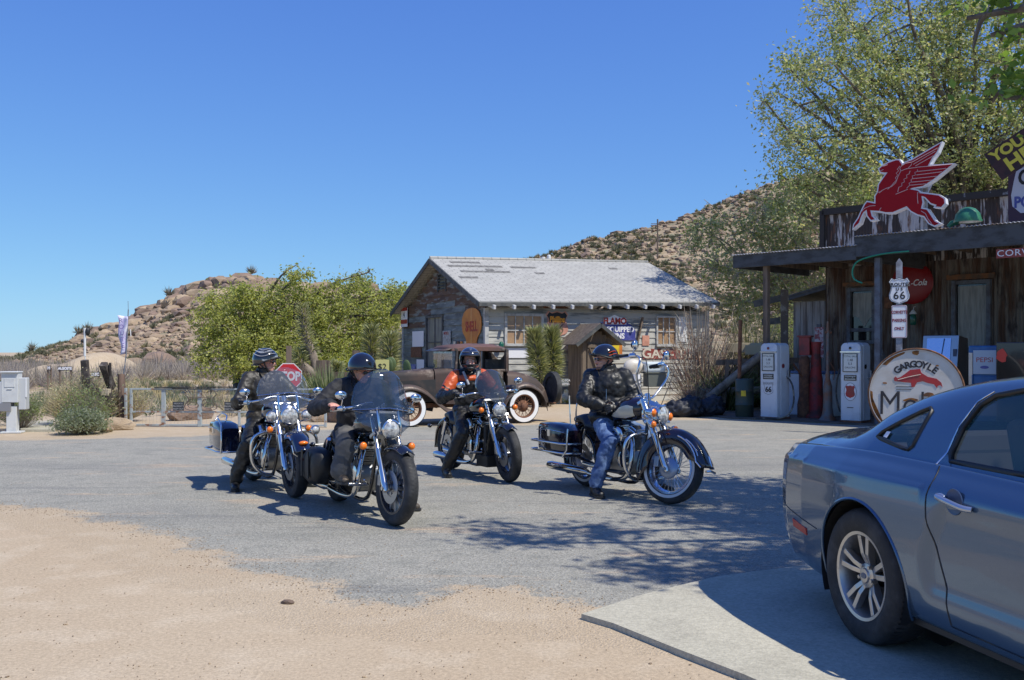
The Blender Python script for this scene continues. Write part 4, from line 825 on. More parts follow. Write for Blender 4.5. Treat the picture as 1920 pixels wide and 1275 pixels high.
# ---------------------------------------------------------------- fuel pumps
PW = mat('chalky_white_enamel', (.62, .65, .68), .42, c2=(.50, .52, .54), ns=3, lo=.5, hi=.7, c3=(.20, .10, .06), ns3=9, lo3=.70, hi3=.74)
def pump(label, loc, yaw, price, kind):
    t = thing('fuel_pump', label, 'gas pump', loc, yaw, 'white gas pumps in front of the station'); w, d, H = .46, .50, 1.72
    rows = []
    for y in (-d / 2, -d / 2 + .03, -d / 2 + .19): pass
    def sec(y, ins):   # rounded-top section in XZ
        q = [(-w / 2 + ins, 0.04)] + [(-w / 2 + ins, z) for z in (.5, 1.0, 1.45)] 
        r_ = .12; q += [(-w / 2 + ins + r_ - r_ * math.cos(a), H - ins - r_ + r_ * math.sin(a)) for a in np.linspace(.3, math.pi / 2, 5)]
        q += [(-x, z) for x, z in reversed(q)]; return [(x, y, z) for x, z in q]
    m = M(); m.loft([sec(-d / 2 - .0, .03), sec(-d / 2 + .02, .006), sec(-d / 2 + .14, .006), sec(-d / 2 + .145, .016), sec(-d / 2 + .152, .016), sec(-d / 2 + .157, 0), sec(d / 2 - .03, 0), sec(d / 2, .03)]); bd = m.build('cabinet', PW, t, 35)
    m = M(); m.box((0, 0, .02), (w + .02, d + .02, .05)); m.build('base_plate', RUST, t, 0, bev=.008)
    F = Tm(0, -d / 2, 0) @ Rx(90)
    m = M(); m.prism([(-.15, 1.10), (.15, 1.10), (.15, 1.47), (-.15, 1.47)], .0, .012, F); dl = m.build('dial_window', mat('pump_dial_face', (.60, .63, .60), .3, coat=.8), t, 0)
    m = M()
    for a, b, c, e in ((-.165, 1.085, .165, 1.10), (-.165, 1.47, .165, 1.485), (-.165, 1.10, -.15, 1.47), (.15, 1.10, .165, 1.47)): m.prism([(a, b), (c, b), (c, e), (a, e)], 0, .022, F)
    m.build('dial_frame', BLACKM, dl, 0)
    for k, s_ in enumerate(('TOTAL SALE', '1.48', '5.3', 'GALLONS')): text(s_, .055 if k in (0, 3) else .075, F @ Tm(.0, 1.42 - k * .08, .013), BLK, dl, ex=.001)
    m = M(); m.prism([(-w / 2 + .005, 1.505), (w / 2 - .005, 1.505), (w / 2 - .005, 1.53), (-w / 2 + .005, 1.53)], 0, .02, F); m.build('trim_band', CHROME, t, 0)
    m = M(); m.prism([(-.14, .90), (.14, .90), (.14, 1.02), (-.14, 1.02)], 0, .01, F); np_ = m.build('name_plate', BLACKM, t, 0)
    m = M(); m.prism([(-.12, .92), (.12, .92), (.12, 1.0), (-.12, 1.0)], .009, .012, F); m.build('plate_face', mat('plate_cream', (.5, .5, .45), .4), np_, 0); text(price, .062, F @ Tm(0, .96, .014), BLK, np_, ex=.001, bold=.002)
    m = M(); m.lathe([(.028, 0), (.03, .015), (.012, .03)], F @ Tm(0, 1.60, 0), 14); m.lathe([(.05, 0), (.05, .012), (.02, .02)], Tm(w / 2, -.02, 1.20) @ Ry(90), 16); m.build('lock_cap', BLACKM if kind else mat('dark_red_cap', (.2, .03, .03), .5), t, 50)
    if kind == 0:
        text('ROUTE', .09, F @ Tm(0, .80, .003), mat('grey_print', (.25, .25, .25), .6), t, ex=.001, name='decal'); text('66', .17, F @ Tm(0, .66, .003), BLK, t, ex=.001, bold=.006, name='decal')
        m = M(); m.tube([(x * .13, -.252, .68 + y * .14) for x, y in [(p[0] * 1.9, p[1] * 1.9) for p in shield(1, 1)]], .003, 4, closed=True); m.build('decal_outline', BLK, t, 0)
    else:
        m = M(); m.prism(circ(.135, 32, 0, .66, .19), .0, .004, F); q = m.build('decal', WH2, t, 0); m = M(); m.prism([(x * .21, .66 + y * .27) for x, y in shield(1, 1)], .004, .008, F); m.build('red_shield', RED, q, 0)
        m = M(); m.tube([(x, -.256, y) for x, y in circ(.135, 32, 0, .66, .19)], .004, 4, closed=True); m.build('ring', BLK, q, 0)
        m = M(); m.box((0, -.253, .32), (.14, .01, .015)); m.build('slot', BLK, t, 0)
    # nozzle + hose on the far side
    m = M(); hs_ = cat_rom([(w / 2 + .02, .12, .95), (w / 2 + .14, .14, .75), (w / 2 + .20, .1, .40), (w / 2 + .16, 0, .14), (w / 2 + .10, -.3, .035), (w / 2 - .1, -.55, .03), (w / 2 - .3, -.75, .03)] if kind == 0 else [(-w / 2 - .02, .1, 1.25), (-w / 2 - .2, .12, 1.1), (-w / 2 - .26, .1, .6), (-w / 2 - .16, .1, .2), (-w / 2 - .03, .1, .5)], 6)
    m.tube(hs_, .02, 7); m.build('hose', mat('perished_hose', (.05, .05, .05), .7, c2=(.3, .27, .22), ns=4, lo=.5, hi=.6), t, 60)
    m = M(); m.cyl((w / 2, .12, .95), (w / 2 + .08, .12, .97), .03, 10); m.box((w / 2 + .07, .12, 1.03), (.03, .05, .18)); m.build('nozzle', STEEL, t, 40)
    return t
g1 = P(1453, 788, 22.55); g2 = P(1604, 794, 21.4)
pump('white gas pump with Route 66 shield decal and loose hose, left of the pair', (g1.x, g1.y, .035), -50, 'REGULAR', 0)
pump('white gas pump with round red shield decal, nearer the big round sign', (g2.x, g2.y, .035), -44, 'PREMIUM', 1)
# ---------------------------------------------------------------- route post and round sign
b = V(((1686 - 960) / 1850 * 18.2, 18.2, 0)); t = thing('sign_post', 'white pointed post carrying a Route US 66 shield and a parking sign', 'sign post', tuple(b), -20)
m = M(); m.box((0, 0, 1.6), (.11, .05, 3.2)); m.prism([(-.055, 3.2), (.055, 3.2), (0, 3.28)], -.025, .025, Rx(90)); m.build('post', mat('worn_white_post', (.36, .38, .42), .7, c2=(.2, .2, .22), ns=5), t, 0)
F = Tm(0, -.035, 2.67) @ Rx(90); s_ = M(); s_.prism([(x * .37, y * .50) for x, y in shield(1, 1)], 0, .006, F); o = s_.build('route_shield', BLK, t, 0)
m = M(); m.prism([(x * .35, y * .48) for x, y in shield(1, 1)], .005, .009, F); m.build('shield_face', WH2, o, 0)
m = M(); m.tube([(x * .32, -.046, 2.67 + y * .445) for x, y in shield(1, 1)], .0035, 4, closed=True); m.box((0, -.045, 2.757), (.29, .006, .008)); m.build('shield_line', BLK, o, 0)
for s_, z, q in (('ROUTE', .12, .085), ('U S', .035, .075), ('66', -.085, .20)): text(s_, q, F @ Tm(0, z, .011), BLK, o, ex=.001, bold=.003, spacing=1.1)
F = Tm(0, -.035, 2.11) @ Rx(90); rr = lambda w, h, r_=.03: [(sx_ * (w / 2 - r_) + r_ * math.cos(a), sy_ * (h / 2 - r_) + r_ * math.sin(a)) for sx_, sy_, a0 in ((1, 1, 0), (-1, 1, 90), (-1, -1, 180), (1, -1, 270)) for a in [R(a0 + k * 22.5) for k in range(5)]]
m = M(); m.prism(rr(.265, .60), 0, .005, F); o = m.build('parking_plate', WH2, t, 0); m = M(); m.tube([(x, -.041, 2.11 + y) for x, y in rr(.245, .58)], .004, 4, closed=True); m.build('border', mat('maroon_print', (.25, .04, .05), .5), o, 0)
for s_, z in (('CORVETTE', .17), ('PARKING', .02), ('ONLY', -.13)): text(s_, .078, F @ Tm(0, z, .007), MATS['maroon_print'], o, ex=.001, sx=.72 if len(s_) > 4 else .8, bold=.003)
SGN = mat('rust_eaten_cream_enamel', (.60, .56, .50), .45, c2=(.50, .44, .36), ns=2.2, lo=.45, hi=.7, c3=(.19, .08, .03), ns3=2.6, lo3=.66, hi3=.70, bump=.15, bs=20)
T = UP(P(1717, 738, 17.55) - V((0, 0, 0)), -30, 6); m = M(); m.lathe([(.80, -.03), (.81, 0), (.80, .03), (.77, .03)], None, 64, False); m.prism(circ(.79, 64), -.02, .012); rs = m.build('round_sign', SGN, None, 40); rs.matrix_world = T
tag(rs, 'large rust edged round enamel sign reading Gargoyle and Mobil leaning by the pumps', 'sign')
m = M(); m.tube([(.795 * math.cos(a), .795 * math.sin(a), .015) for a in np.linspace(0, 6.283, 65)[:-1]], .022, 6, closed=True); m.build('rim', mat('rust_rim', (.10, .05, .03), .9, c2=(.22, .10, .04), ns=7), rs, 60)
rb = random.Random(8); m = M()
RP_ = mat('orange_rust_patch', (.30, .12, .025), .9, c2=(.13, .06, .03), ns=8)
pls = [[(-.60, .52), (-.42, .69), (-.18, .78), (-.2, .71), (-.38, .62), (-.5, .50)], [(-.79, .05), (-.73, .02), (-.70, -.35), (-.55, -.62), (-.45, -.72), (-.62, -.52), (-.77, -.2)]]
for cx_, cy_, a_, b_ in ((-.52, .18, .05, .02), (.22, -.02, .11, .05), (-.08, -.12, .14, .04), (.1, -.2, .07, .05), (-.34, -.56, .12, .09), (.0, .735, .07, .05), (.35, .5, .03, .02)): pls.append([(cx_ + a_ * math.cos(k * .63) * rb.uniform(.6, 1.1), cy_ + b_ * math.sin(k * .63) * rb.uniform(.6, 1.1)) for k in range(10)])
for q_ in pls: m = M(); m.prism(q_, .012, .016); m.build('rust_patch', RP_, rs, 0)
dk = mat('faded_black_lettering', (.03, .025, .025), .6, c2=(.14, .11, .08), ns=9, lo=.6, hi=.7)
for ch, a in zip('GARGOYLE', np.linspace(128, 52, 8)): text(ch, .165, Rz(0) @ Tm(.50 * math.cos(R(a)), .02 + .50 * math.sin(R(a)), .016) @ Rz(a - 90), dk, rs, ex=.001, bold=.006)
text('Mobil', .62, Tm(-.04, -.20, .020), dk, rs, ex=.001, sx=.84, bold=-.004)
gar = [(-.36, .22), (-.37, .27), (-.34, .30), (-.31, .27), (-.26, .29), (-.18, .35), (-.1, .42), (.07, .44), (.09, .37), (.2, .30), (.34, .27), (.42, .2), (.44, .12), (.40, .16), (.36, .14), (.35, .1), (.30, .17), (.20, .19), (.12, .22), (.02, .2), (-.02, .12), (-.07, .11), (-.08, .19), (-.2, .2), (-.3, .21)]
m = M(); m.prism(gar, .012, .018); m.build('red_emblem', RED, rs, 0); m = M(); m.tube([(-.3, .24, .02), (-.1, .30, .02), (.08, .34, .02)], .006, 4); m.build('emblem_line', CREAM, rs, 0)
for q_ in (((-.2, .12, .015), (.26, .008, .004)), ((-.2, .07, .015), (.26, .008, .004))): m = M(); m.box(*q_); m.build('small_print_line', dk, rs, 0)
# ---------------------------------------------------------------- machines under the porch
def stn(px, py_, Y): q = P(px, py_, Y); return (q.x, q.y, .035)
t = thing('photo_machine', 'grey steel vending machine with bright mirror front beside the station door', 'machine', stn(1770, 0, 20.6), -42)
m = M(); m.prism([(-.3, 0), (.38, 0), (.38, 1.80), (-.18, 1.86), (-.3, 1.2)], -.36, .36, MX(((0, 0, 1, 0), (1, 0, 0, 0), (0, 1, 0, 0), (0, 0, 0, 1)))); m.build('cabinet', STEEL, t, 0, bev=.01)
TT = MX(((1, 0, 0, 0), (0, 1, 0, 0), (0, 0, 1, 0), (0, 0, 0, 1))); a = V((0, -.30, 1.2)); b_ = V((0, -.18, 1.86)); d_ = (b_ - a)
m = M(); m.add([(-.27, -.292, 1.27), (.21, -.292, 1.27), (.21, -.196, 1.80), (-.27, -.196, 1.80)], [(0, 1, 2, 3)]); o = m.build('screen', mat('mirror_panel', (.62, .70, .85), .08, .8), t, 0, sol=.01, solo=1)
m = M(); m.beam((.02, -.30, 1.27), (.08, -.215, 1.79), .03, .01); m.box((.30, -.25, 1.5), (.07, .03, .15)); m.box((.28, -.28, 1.1), (.1, .04, .05)); m.build('coin_panel', mat('blue_black_panel', (.03, .05, .10), .4), t, 0)
t = thing('soda_machine', 'blue soda vending machine with white upper panel under the porch', 'machine', stn(1862, 0, 19.2), -44)
m = M(); m.box((0, 0, .82), (.72, .6, 1.64)); m.build('cabinet', mat('blue_machine', (.03, .13, .33), .4, c2=(.025, .10, .26), ns=3), t, 0, bev=.03)
m = M(); m.box((-.05, -.315, 1.32), (.42, .02, .46)); o = m.build('front_panel', mat('pale_panel', (.38, .46, .55), .4), t, 0, bev=.005); text('PEPSI', .13, Tm(-.05, -.327, 1.36) @ Rx(90), RED, o, ex=.001, sx=1.1); m = M(); m.prism(circ(.08, 20, -.05, 1.22, .03), 0, .004, Tm(0, -.326, 0) @ Rx(90)); m.build('logo_blob', BLUE, o, 0)
m = M(); m.box((-.31, -.315, 1.05), (.07, .02, .9)); m.build('coin_strip', CREAM, t, 0); m = M(); m.box((-.05, -.31, .75), (.44, .02, .6)); m.box((-.27, -.335, .95), (.02, .03, .25)); m.build('door_panel', MATS['blue_machine'], t, 0, bev=.01)
t = thing('red_cabinet', 'dark cabinet with red patches beyond the blue soda machine', 'cabinet', stn(1908, 0, 18.4), -44)
m = M(); m.box((0, 0, .85), (.6, .5, 1.7)); m.build('cabinet', BLACKM, t, 0, bev=.02); m = M()
for z in (1.45,): m.prism([(-.2 + .1 * math.cos(k) * rb.uniform(.7, 1.2), z + .12 * math.sin(k) * rb.uniform(.7, 1.2)) for k in np.arange(0, 6.2, .6)], .25, .262, Rx(90))
m.build('red_decal', mat('bright_red_decal', (.55, .05, .03), .4), t, 0)
t = thing('ice_chest', 'white enamel chest with violet stickers behind the gas pumps', 'chest', stn(1530, 0, 23.6), -45)
m = M(); m.box((0, 0, .5), (1.1, .6, 1.0)); m.build('cabinet', PW, t, 0, bev=.03); m = M(); m.box((0, 0, 1.03), (1.14, .64, .06)); m.build('lid', mat('blue_lid', (.08, .15, .30), .5), t, 0, bev=.01); m = M(); m.box((.1, -.305, .7), (.16, .01, .18)); m.box((.1, -.305, .45), (.16, .01, .2)); m.build('sticker', mat('violet_sticker', (.35, .12, .35), .5), t, 0)
# red hand pump / lubester
t = thing('antique_hand_pump', 'rusty antique hand pump with faded red box top between the white gas pumps', 'hand pump', stn(1520, 0, 22.9), -30)
m = M(); m.lathe([(.26, 0), (.25, .05), (.17, .12), (.15, .9), (.13, 1.0), (.10, 1.5), (.12, 1.75)], Tm(.12, 0, 0), 20); m.build('column', mat('worn_red_column', (.30, .03, .025), .6, c2=(.10, .03, .025), ns=4), t, 50)
m = M(); m.box((-.12, 0, 1.65), (.24, .24, .42)); m.box((-.12, 0, 1.88), (.32, .3, .04)); m.build('box_top', mat('dull_red_box', (.34, .06, .05), .6, c2=(.2, .06, .05), ns=5), t, 0, bev=.01)
m = M(); m.lathe([(.16, 0), (.16, .3), (.12, .5), (.13, 1.3), (.09, 1.42)], Tm(-.14, -.02, 0), 16); m.beam((-.14, -.1, .9), (-.3, -.4, 1.25), .03, .03); m.build('pump_body', RUST, t, 50)
t = thing('grease_pump', 'slim grey grease pump with tall rod standing left of the red shield gas pump', 'grease pump', stn(1552, 0, 21.9), 0)
m = M(); m.lathe([(.20, 0), (.13, .1), (.10, .3), (.095, .75), (.07, .85), (.05, .95), (.055, 1.0), (.035, 1.1), (.035, 2.0), (.02, 2.2)], None, 16); m.build('body', mat('galvanised_grey', (.16, .15, .14), .6, .3, c2=(.22, .10, .05), ns=4), t, 50)
m = M(); m.cyl((-.06, 0, 1.95), (.08, 0, 1.95), .03, 8); m.tube(cat_rom([(.04, 0, 1.3), (.14, -.03, 1.1), (.12, -.03, .9)], 4), .012, 6); m.build('crank', RUST, t, 50)
t = thing('blue_banner_post', 'narrow blue post with red and white poster behind the hand pump', 'post', stn(1536, 0, 24.2), -40)
m = M(); m.box((0, 0, 1.1), (.1, .08, 2.2)); m.build('post', BGR, t, 0); m = M(); m.box((.02, -.05, 1.75), (.22, .02, .75)); m.build('poster', mat('red_white_poster', (.30, .08, .09), .6, c2=(.45, .42, .45), ns=9, lo=.5, hi=.55), t, 0)
# barrel with yellow label
t = thing('green_drum', 'dark green drum with a yellow label left of the first gas pump', 'drum', stn(1396, 0, 23.2)[:2] + (0,), 0)
m = M(); m.lathe([(.2, 0), (.21, .02), (.21, .3), (.22, .31), (.21, .32), (.21, .62), (.22, .63), (.21, .64), (.21, .9), (.19, .92), (.05, .92)], None, 24); m.build('barrel', mat('drab_green', (.04, .06, .045), .5, c2=(.12, .07, .04), ns=5, lo=.6, hi=.7), t, 50)
m = M(); m.prism([(-.13, .52), (-.02, .52), (-.02, .65), (-.13, .65)], .205, .215, Rx(90)); m.build('label_patch', YEL, t, 0)
m = M(); m.cyl((-.12, 0, .9), (-.1, 0, 2.3), .045, 8); o = m.build('rusty_pipe', RUST, None, 50); o.location = t.location; tag(o, 'thin rusty pipe standing upright behind the green drum', 'pipe')
t = thing('log_frame', 'leaning rustic frame of grey logs and beams behind the left gas pump', 'log frame', stn(1410, 0, 25.2)[:2] + (0,), -10)
m = M(); m.tube([(-1.1, 0, .35), (.2, 0, 1.45)], .11, 8); m.tube([(-1.3, .5, .5), (1.4, .5, .6)], .1, 8); m.build('log', mat('grey_log', (.30, .25, .19), .9, c2=(.15, .12, .09), ns=6, bump=.7, bs=12), t, 60)
m = M(); m.beam((-.9, .3, 1.28), (1.7, .3, 1.35), .14, .14); m.beam((-.7, .2, .2), (-.6, .2, 1.3), .1, .1); m.beam((.5, .4, 0), (.5, .4, 1.3), .12, .12); m.build('beam', OLDWOOD, t, 0)
t = thing('wooden_gatepost', 'tall weathered square post with two short crossbars behind the porch post', 'post', stn(1471, 0, 24.6)[:2] + (0,), -15)
m = M(); m.box((0, 0, 1.55), (.19, .16, 3.1)); m.build('post', mat('mottled_post', (.12, .10, .085), .9, c2=(.28, .27, .24), ns=6, lo=.55, hi=.65), t, 0); m = M(); m.beam((-.75, 0, 2.75), (0, 0, 2.92), .08, .16); m.beam((-.55, 0, 2.30), (-.1, 0, 2.34), .08, .16); m.build('crossbar', DTRIM, t, 0)
for i, (px, Y, s_) in enumerate(((1398, 27, 1.0), (1424, 26.6, .8))): m = M(); m.box((0, 0, 0), (.9 * s_, .5, .26)); o = m.build('crate', mat('tan_box', (.50, .42, .26), .7), None, 0, bev=.01); o.location = P(px, 652 + i * 4, Y); o.rotation_euler = (0, 0, -.3); tag(o, ['larger pale tan box resting on the log frame', 'smaller pale tan box just right of the larger one'][i], 'box', 'tan boxes')

# porch clutter
def onp(x, y, z=.035): return tuple(SM @ V((x, y, z)))
t = thing('wooden_bench', 'low plank bench against the station wall beneath the broken window', 'bench', onp(1.45, 3.0), SYAW)
m = M(); m.box((0, 0, .44), (1.3, .36, .05)); m.build('seat', OLDWOOD, t, 0, bev=.005)
for s_ in (-.5, .5): m = M(); m.box((s_, 0, .21), (.06, .3, .42)); m.build('leg', OLDWOOD, t, 0)
t = thing('milk_can', 'dented grey milk can on the porch between the pumps and wall', 'can', onp(2.2, 2.9), 0); m = M(); m.lathe([(.15, 0), (.16, .03), (.16, .40), (.09, .52), (.09, .58), (.12, .62), (.12, .64), (.02, .66)], None, 20); m.build('body', STEEL, t, 40)
for s_ in (-1, 1): m = M(); m.tube([(s_ * .16, 0, .36), (s_ * .20, 0, .40), (s_ * .18, 0, .47), (s_ * .12, 0, .49)], .008, 6); m.build('handle', STEEL, t, 60)
t = thing('lantern', 'small green glass lantern hanging on the dark wall right of the sign post', 'lantern', onp(2.75, 3.30, 2.35), SYAW); m = M(); m.lathe([(.05, -.16), (.07, -.14), (.075, .02), (.05, .10), (.02, .14)], None, 16); m.build('globe', MATS['green_glass'], t, 60); m = M(); m.lathe([(.09, .10), (.04, .18), (.02, .20)], None, 16); m.tube([(0, 0, .2), (0, .05, .28), (0, .14, .28)], .008, 6); m.build('cap', WHITE, t, 60)
for i, (x, z, w, h, c_) in enumerate(((5.35, 2.55, .34, .22, CREAM), (5.8, 2.1, .22, .34, MATS['dull_red_plate']), (2.1, 2.75, .20, .28, RUST))):
    m = M(); m.box((0, 0, 0), (w, .02, h)); o = m.build('wall_plate', c_, None, 0, bev=.004); o.matrix_world = SM @ Tm(x, 3.40, z); tag(o, ['cream tin plate nailed right of the station door', 'narrow dull red tin plate low right of the station door', 'small rusty tin plate between the station window and the red disc'][i], 'plate')
t = thing('wagon_wheel', 'old rusty spoked wheel leaning on the wall behind the round sign', 'wheel', onp(3.3, 3.15, .40), SYAW); m = M(); m.tube([(.34 * math.cos(a), .02 * math.sin(a), .34 * math.sin(a)) for a in np.linspace(0, 6.283, 33)[:-1]], .022, 6, closed=True); m.build('rim', RUST, t, 60); m = M()
for k in range(12): a = k * .5236; m.tube([(0, 0, 0), (.33 * math.cos(a), 0, .33 * math.sin(a))], .009, 5)
m.build('spokes', RUST, t, 60)
# ---------------------------------------------------------------- motorcycles: local x forward, y to the rider's left, z up, origin under the front axle
WSH = bpy.data.materials.new('clear_windshield'); WSH.use_nodes = True
def glassy(k, tint, op, rough=.03):
    n = k.node_tree.nodes; l = k.node_tree.links; b = n['Principled BSDF']; b.inputs['Base Color'].default_value = (*tint, 1); b.inputs['Roughness'].default_value = rough
    b.inputs['Specular IOR Level'].default_value = .6; t = n.new('ShaderNodeBsdfTransparent'); t.inputs[0].default_value = (*[min(1, .75 + .25 * c) for c in tint], 1)
    g = n.new('ShaderNodeBsdfGlossy'); g.inputs['Roughness'].default_value = rough; lw = n.new('ShaderNodeLayerWeight'); lw.inputs[0].default_value = .5; pw_ = n.new('ShaderNodeMath'); pw_.operation = 'POWER'; pw_.inputs[1].default_value = 4; l.new(lw.outputs['Facing'], pw_.inputs[0]); fr = n.new('ShaderNodeMath'); fr.operation = 'MULTIPLY_ADD'; fr.inputs[1].default_value = .8; fr.inputs[2].default_value = .035; l.new(pw_.outputs[0], fr.inputs[0])
    m1 = n.new('ShaderNodeMixShader'); m1.inputs[0].default_value = op; l.new(t.outputs[0], m1.inputs[1]); l.new(b.outputs[0], m1.inputs[2])
    m2 = n.new('ShaderNodeMixShader'); l.new(fr.outputs[0], m2.inputs[0]); l.new(m1.outputs[0], m2.inputs[1]); l.new(g.outputs[0], m2.inputs[2]); l.new(m2.outputs[0], n['Material Output'].inputs[0])
glassy(WSH, (.55, .6, .66), .05)
SMK = bpy.data.materials.new('smoked_windshield'); SMK.use_nodes = True; glassy(SMK, (.06, .10, .17), .22)
DSM = bpy.data.materials.new('dark_flyscreen'); DSM.use_nodes = True; glassy(DSM, (.05, .06, .07), .55)
NAVY = mat('midnight_blue_paint', (.006, .009, .028), .12, coat=1); BKP = mat('gloss_black_paint', (.01, .01, .012), .1, coat=1)
PLUM = mat('black_plum_paint', (.010, .006, .012), .12, coat=1); CRM = mat('cream_tank_paint', (.62, .56, .42), .2, coat=1)
RIMB = mat('polished_rim', (.45, .5, .62), .12, 1); WWALL = mat('whitewall', (.62, .60, .55), .7); GRIP = mat('grip_rubber', .02, .7)
RY = MX(((1, 0, 0, 0), (0, 0, -1, 0), (0, 1, 0, 0), (0, 0, 0, 1)))   # lathe axis z -> -y... revolve about y
def wheel(par, T, r, w, kind, nm, ww=False, disc=1, n=9):
    hub = bpy.data.objects.new(nm, None); COL.objects.link(hub); hub.parent = par
    A = T @ RY; k = w / 2; d = r - .095 if kind == 'wire' else r - .10
    m = M(); pr = [(d, -k * .8), (d + .02, -k * .98), (r - .045, -k), (r - .02, -k * .86), (r - .006, -k * .55), (r, 0), (r - .006, k * .55), (r - .02, k * .86), (r - .045, k), (d + .02, k * .98), (d, k * .8), (d + .012, 0)]
    m.ring(pr, A, 56); ty = m.build('tyre', TYRE, hub, 35)
    m = M()
    for i in range(56):    # tread sipes
        for s in (-1, 1):
            a = 2 * math.pi * (i + .25 * s) / 56; c, sn = math.cos(a), math.sin(a); c2, s2 = math.cos(a + .045), math.sin(a + .045)
            m.add([((r + .0012) * c, (r + .0012) * sn, s * k * .08), ((r - .0045) * c2, (r - .0045) * s2, s * k * .58), ((r - .0045) * math.cos(a + .057), (r - .0045) * math.sin(a + .057), s * k * .58), ((r + .0012) * math.cos(a + .012), (r + .0012) * math.sin(a + .012), s * k * .08)], [(0, 1, 2, 3)], A)
    m.build('tread_groove', BLACKP, ty, 0)
    if ww:
        for s in (-1, 1): m = M(); m.ring([(d + .012, s * (k * .96)), (d + .04, s * (k + .002)), (d + .04, s * (k + .004)), (d + .012, s * (k * .98))], A, 56); m.build('whitewall', WWALL, ty, 0)
    m = M(); m.ring([(d + .004, -k * .72), (d + .004, -k * .86), (d - .016, -k * .86), (d - .022, -k * .5), (d - .03, 0), (d - .022, k * .5), (d - .016, k * .86), (d + .004, k * .86), (d + .004, k * .72), (d - .008, 0)], A, 56); m.build('rim', RIMB if kind != 'cast' else mat('black_silver_rim', (.10, .10, .11), .25, .8), hub, 30)
    m = M()
    if kind == 'wire':
        for i in range(40):
            a = 2 * math.pi * i / 40; off = .38 * (1 if i % 2 else -1); s = 1 if (i // 2) % 2 else -1
            m.tube([(.045 * math.cos(a + off), .045 * math.sin(a + off), s * .035), ((d - .02) * math.cos(a), (d - .02) * math.sin(a), s * .008)], .0022, 4, A)
        m.build('spokes', CHROME, hub, 60)
    else:
        for i in range(n):
            a = 2 * math.pi * i / n; c, s = math.cos(a), math.sin(a)
            rot = MX(((c, -s, 0, 0), (s, c, 0, 0), (0, 0, 1, 0), (0, 0, 0, 1))); L = d - .02 - .04
            m.add([(.04, -.020, -.025), (.04, .020, -.025), (.04, .020, .025), (.04, -.020, .025), (.04 + L, -.012, -.016), (.04 + L, .012, -.016), (.04 + L, .012, .016), (.04 + L, -.012, .016)], [(0, 1, 2, 3), (4, 7, 6, 5), (0, 4, 5, 1), (1, 5, 6, 2), (2, 6, 7, 3), (3, 7, 4, 0)], A @ rot)
        m.build('spokes', mat('cast_spoke_alloy', (.34, .35, .37), .3, .9), hub, 0, bev=.003)
    m = M(); m.lathe([(.028, -.075), (.03, -.05), (.05, -.045), (.05, -.03), (.035, -.02), (.035, .02), (.05, .03), (.05, .045), (.03, .05), (.028, .075)], A, 20); m.build('hub', STEEL, hub, 40)
    if disc:
        for s in ((1, -1) if disc == 2 else (1,)):   # right side is -y
            yd = .062 * s; B = T @ Tm(0, -yd, 0) @ RY; m = M(); m.ring([(.075, -.003), (.145, -.003), (.145, .003), (.075, .003)], B, 40)
            for i in range(5): a = i * 1.257; m.beam((.04 * math.cos(a), .04 * math.sin(a), 0), (.09 * math.cos(a), .09 * math.sin(a), 0), .02, .006, B)
            m.build('brake_disc', STEEL, hub, 30)
    return hub
def fender(par, T, R0, w, a0, a1, drop, mt, nm, n=22, flare=0):
    """arc over wheel centre; angle 0 = forward, 90 = up"""
    rows = []
    for i in range(n + 1):
        t = i / n; a = R(a0 + (a1 - a0) * t); rr = R0 + flare * max(0, (.18 - t) / .18) ** 2
        e = min(1, 2.2 * math.sin(math.pi * min(max(t, .02), .98)) ** .7)
        pr = [(-w, -drop * e), (-w * .98, -drop * .5 * e), (-w * .93, -.012), (-w * .6, .012), (0, .02), (w * .6, .012), (w * .93, -.012), (w * .98, -drop * .5 * e), (w, -drop * e)]
        rows.append([((rr + q) * math.cos(a), y, (rr + q) * math.sin(a)) for y, q in pr])
    m = M(); m.loft(rows, False, False, T); return m.build(nm, mt, par, 50, sol=.004)
def oval_loft(rows, n=18, p=2.4, T=None):
    """rows of (x, ycen, zcen, halfwidth, halfheight) -> superellipse sections along x"""
    out = []
    for x, yc, zc, a, b in rows:
        q = []
        for j in range(n):
            t = 2 * math.pi * j / n; c, s = math.cos(t), math.sin(t); q.append((x, yc + a * abs(c) ** (2 / p) * (1 if c >= 0 else -1), zc + b * abs(s) ** (2 / p) * (1 if s >= 0 else -1)))
        out.append(q)
    m = M(); m.loft(out, True, True, T); return m
def lampobj(par, T, r, L, lens, nm='headlight', shell=None):   # faces +x
    A = T @ Ry(90); m = M(); m.lathe([(.004, -L), (r * .45, -L * .93), (r * .8, -L * .6), (r * .97, -L * .2), (r, 0)], A, 28); o = m.build(nm, shell or CHROME, par, 60)
    m = M(); m.ring([(r * .9, 0), (r * 1.04, -.004), (r * 1.06, .008), (r * .92, .016)], A, 28); m.build('bezel', CHROME, o, 60)
    m = M(); m.lathe([(r * .93, .004), (r * .8, .016), (r * .4, .028), (.003, .032)], A, 24); m.build('lens', lens, o, 60); return o
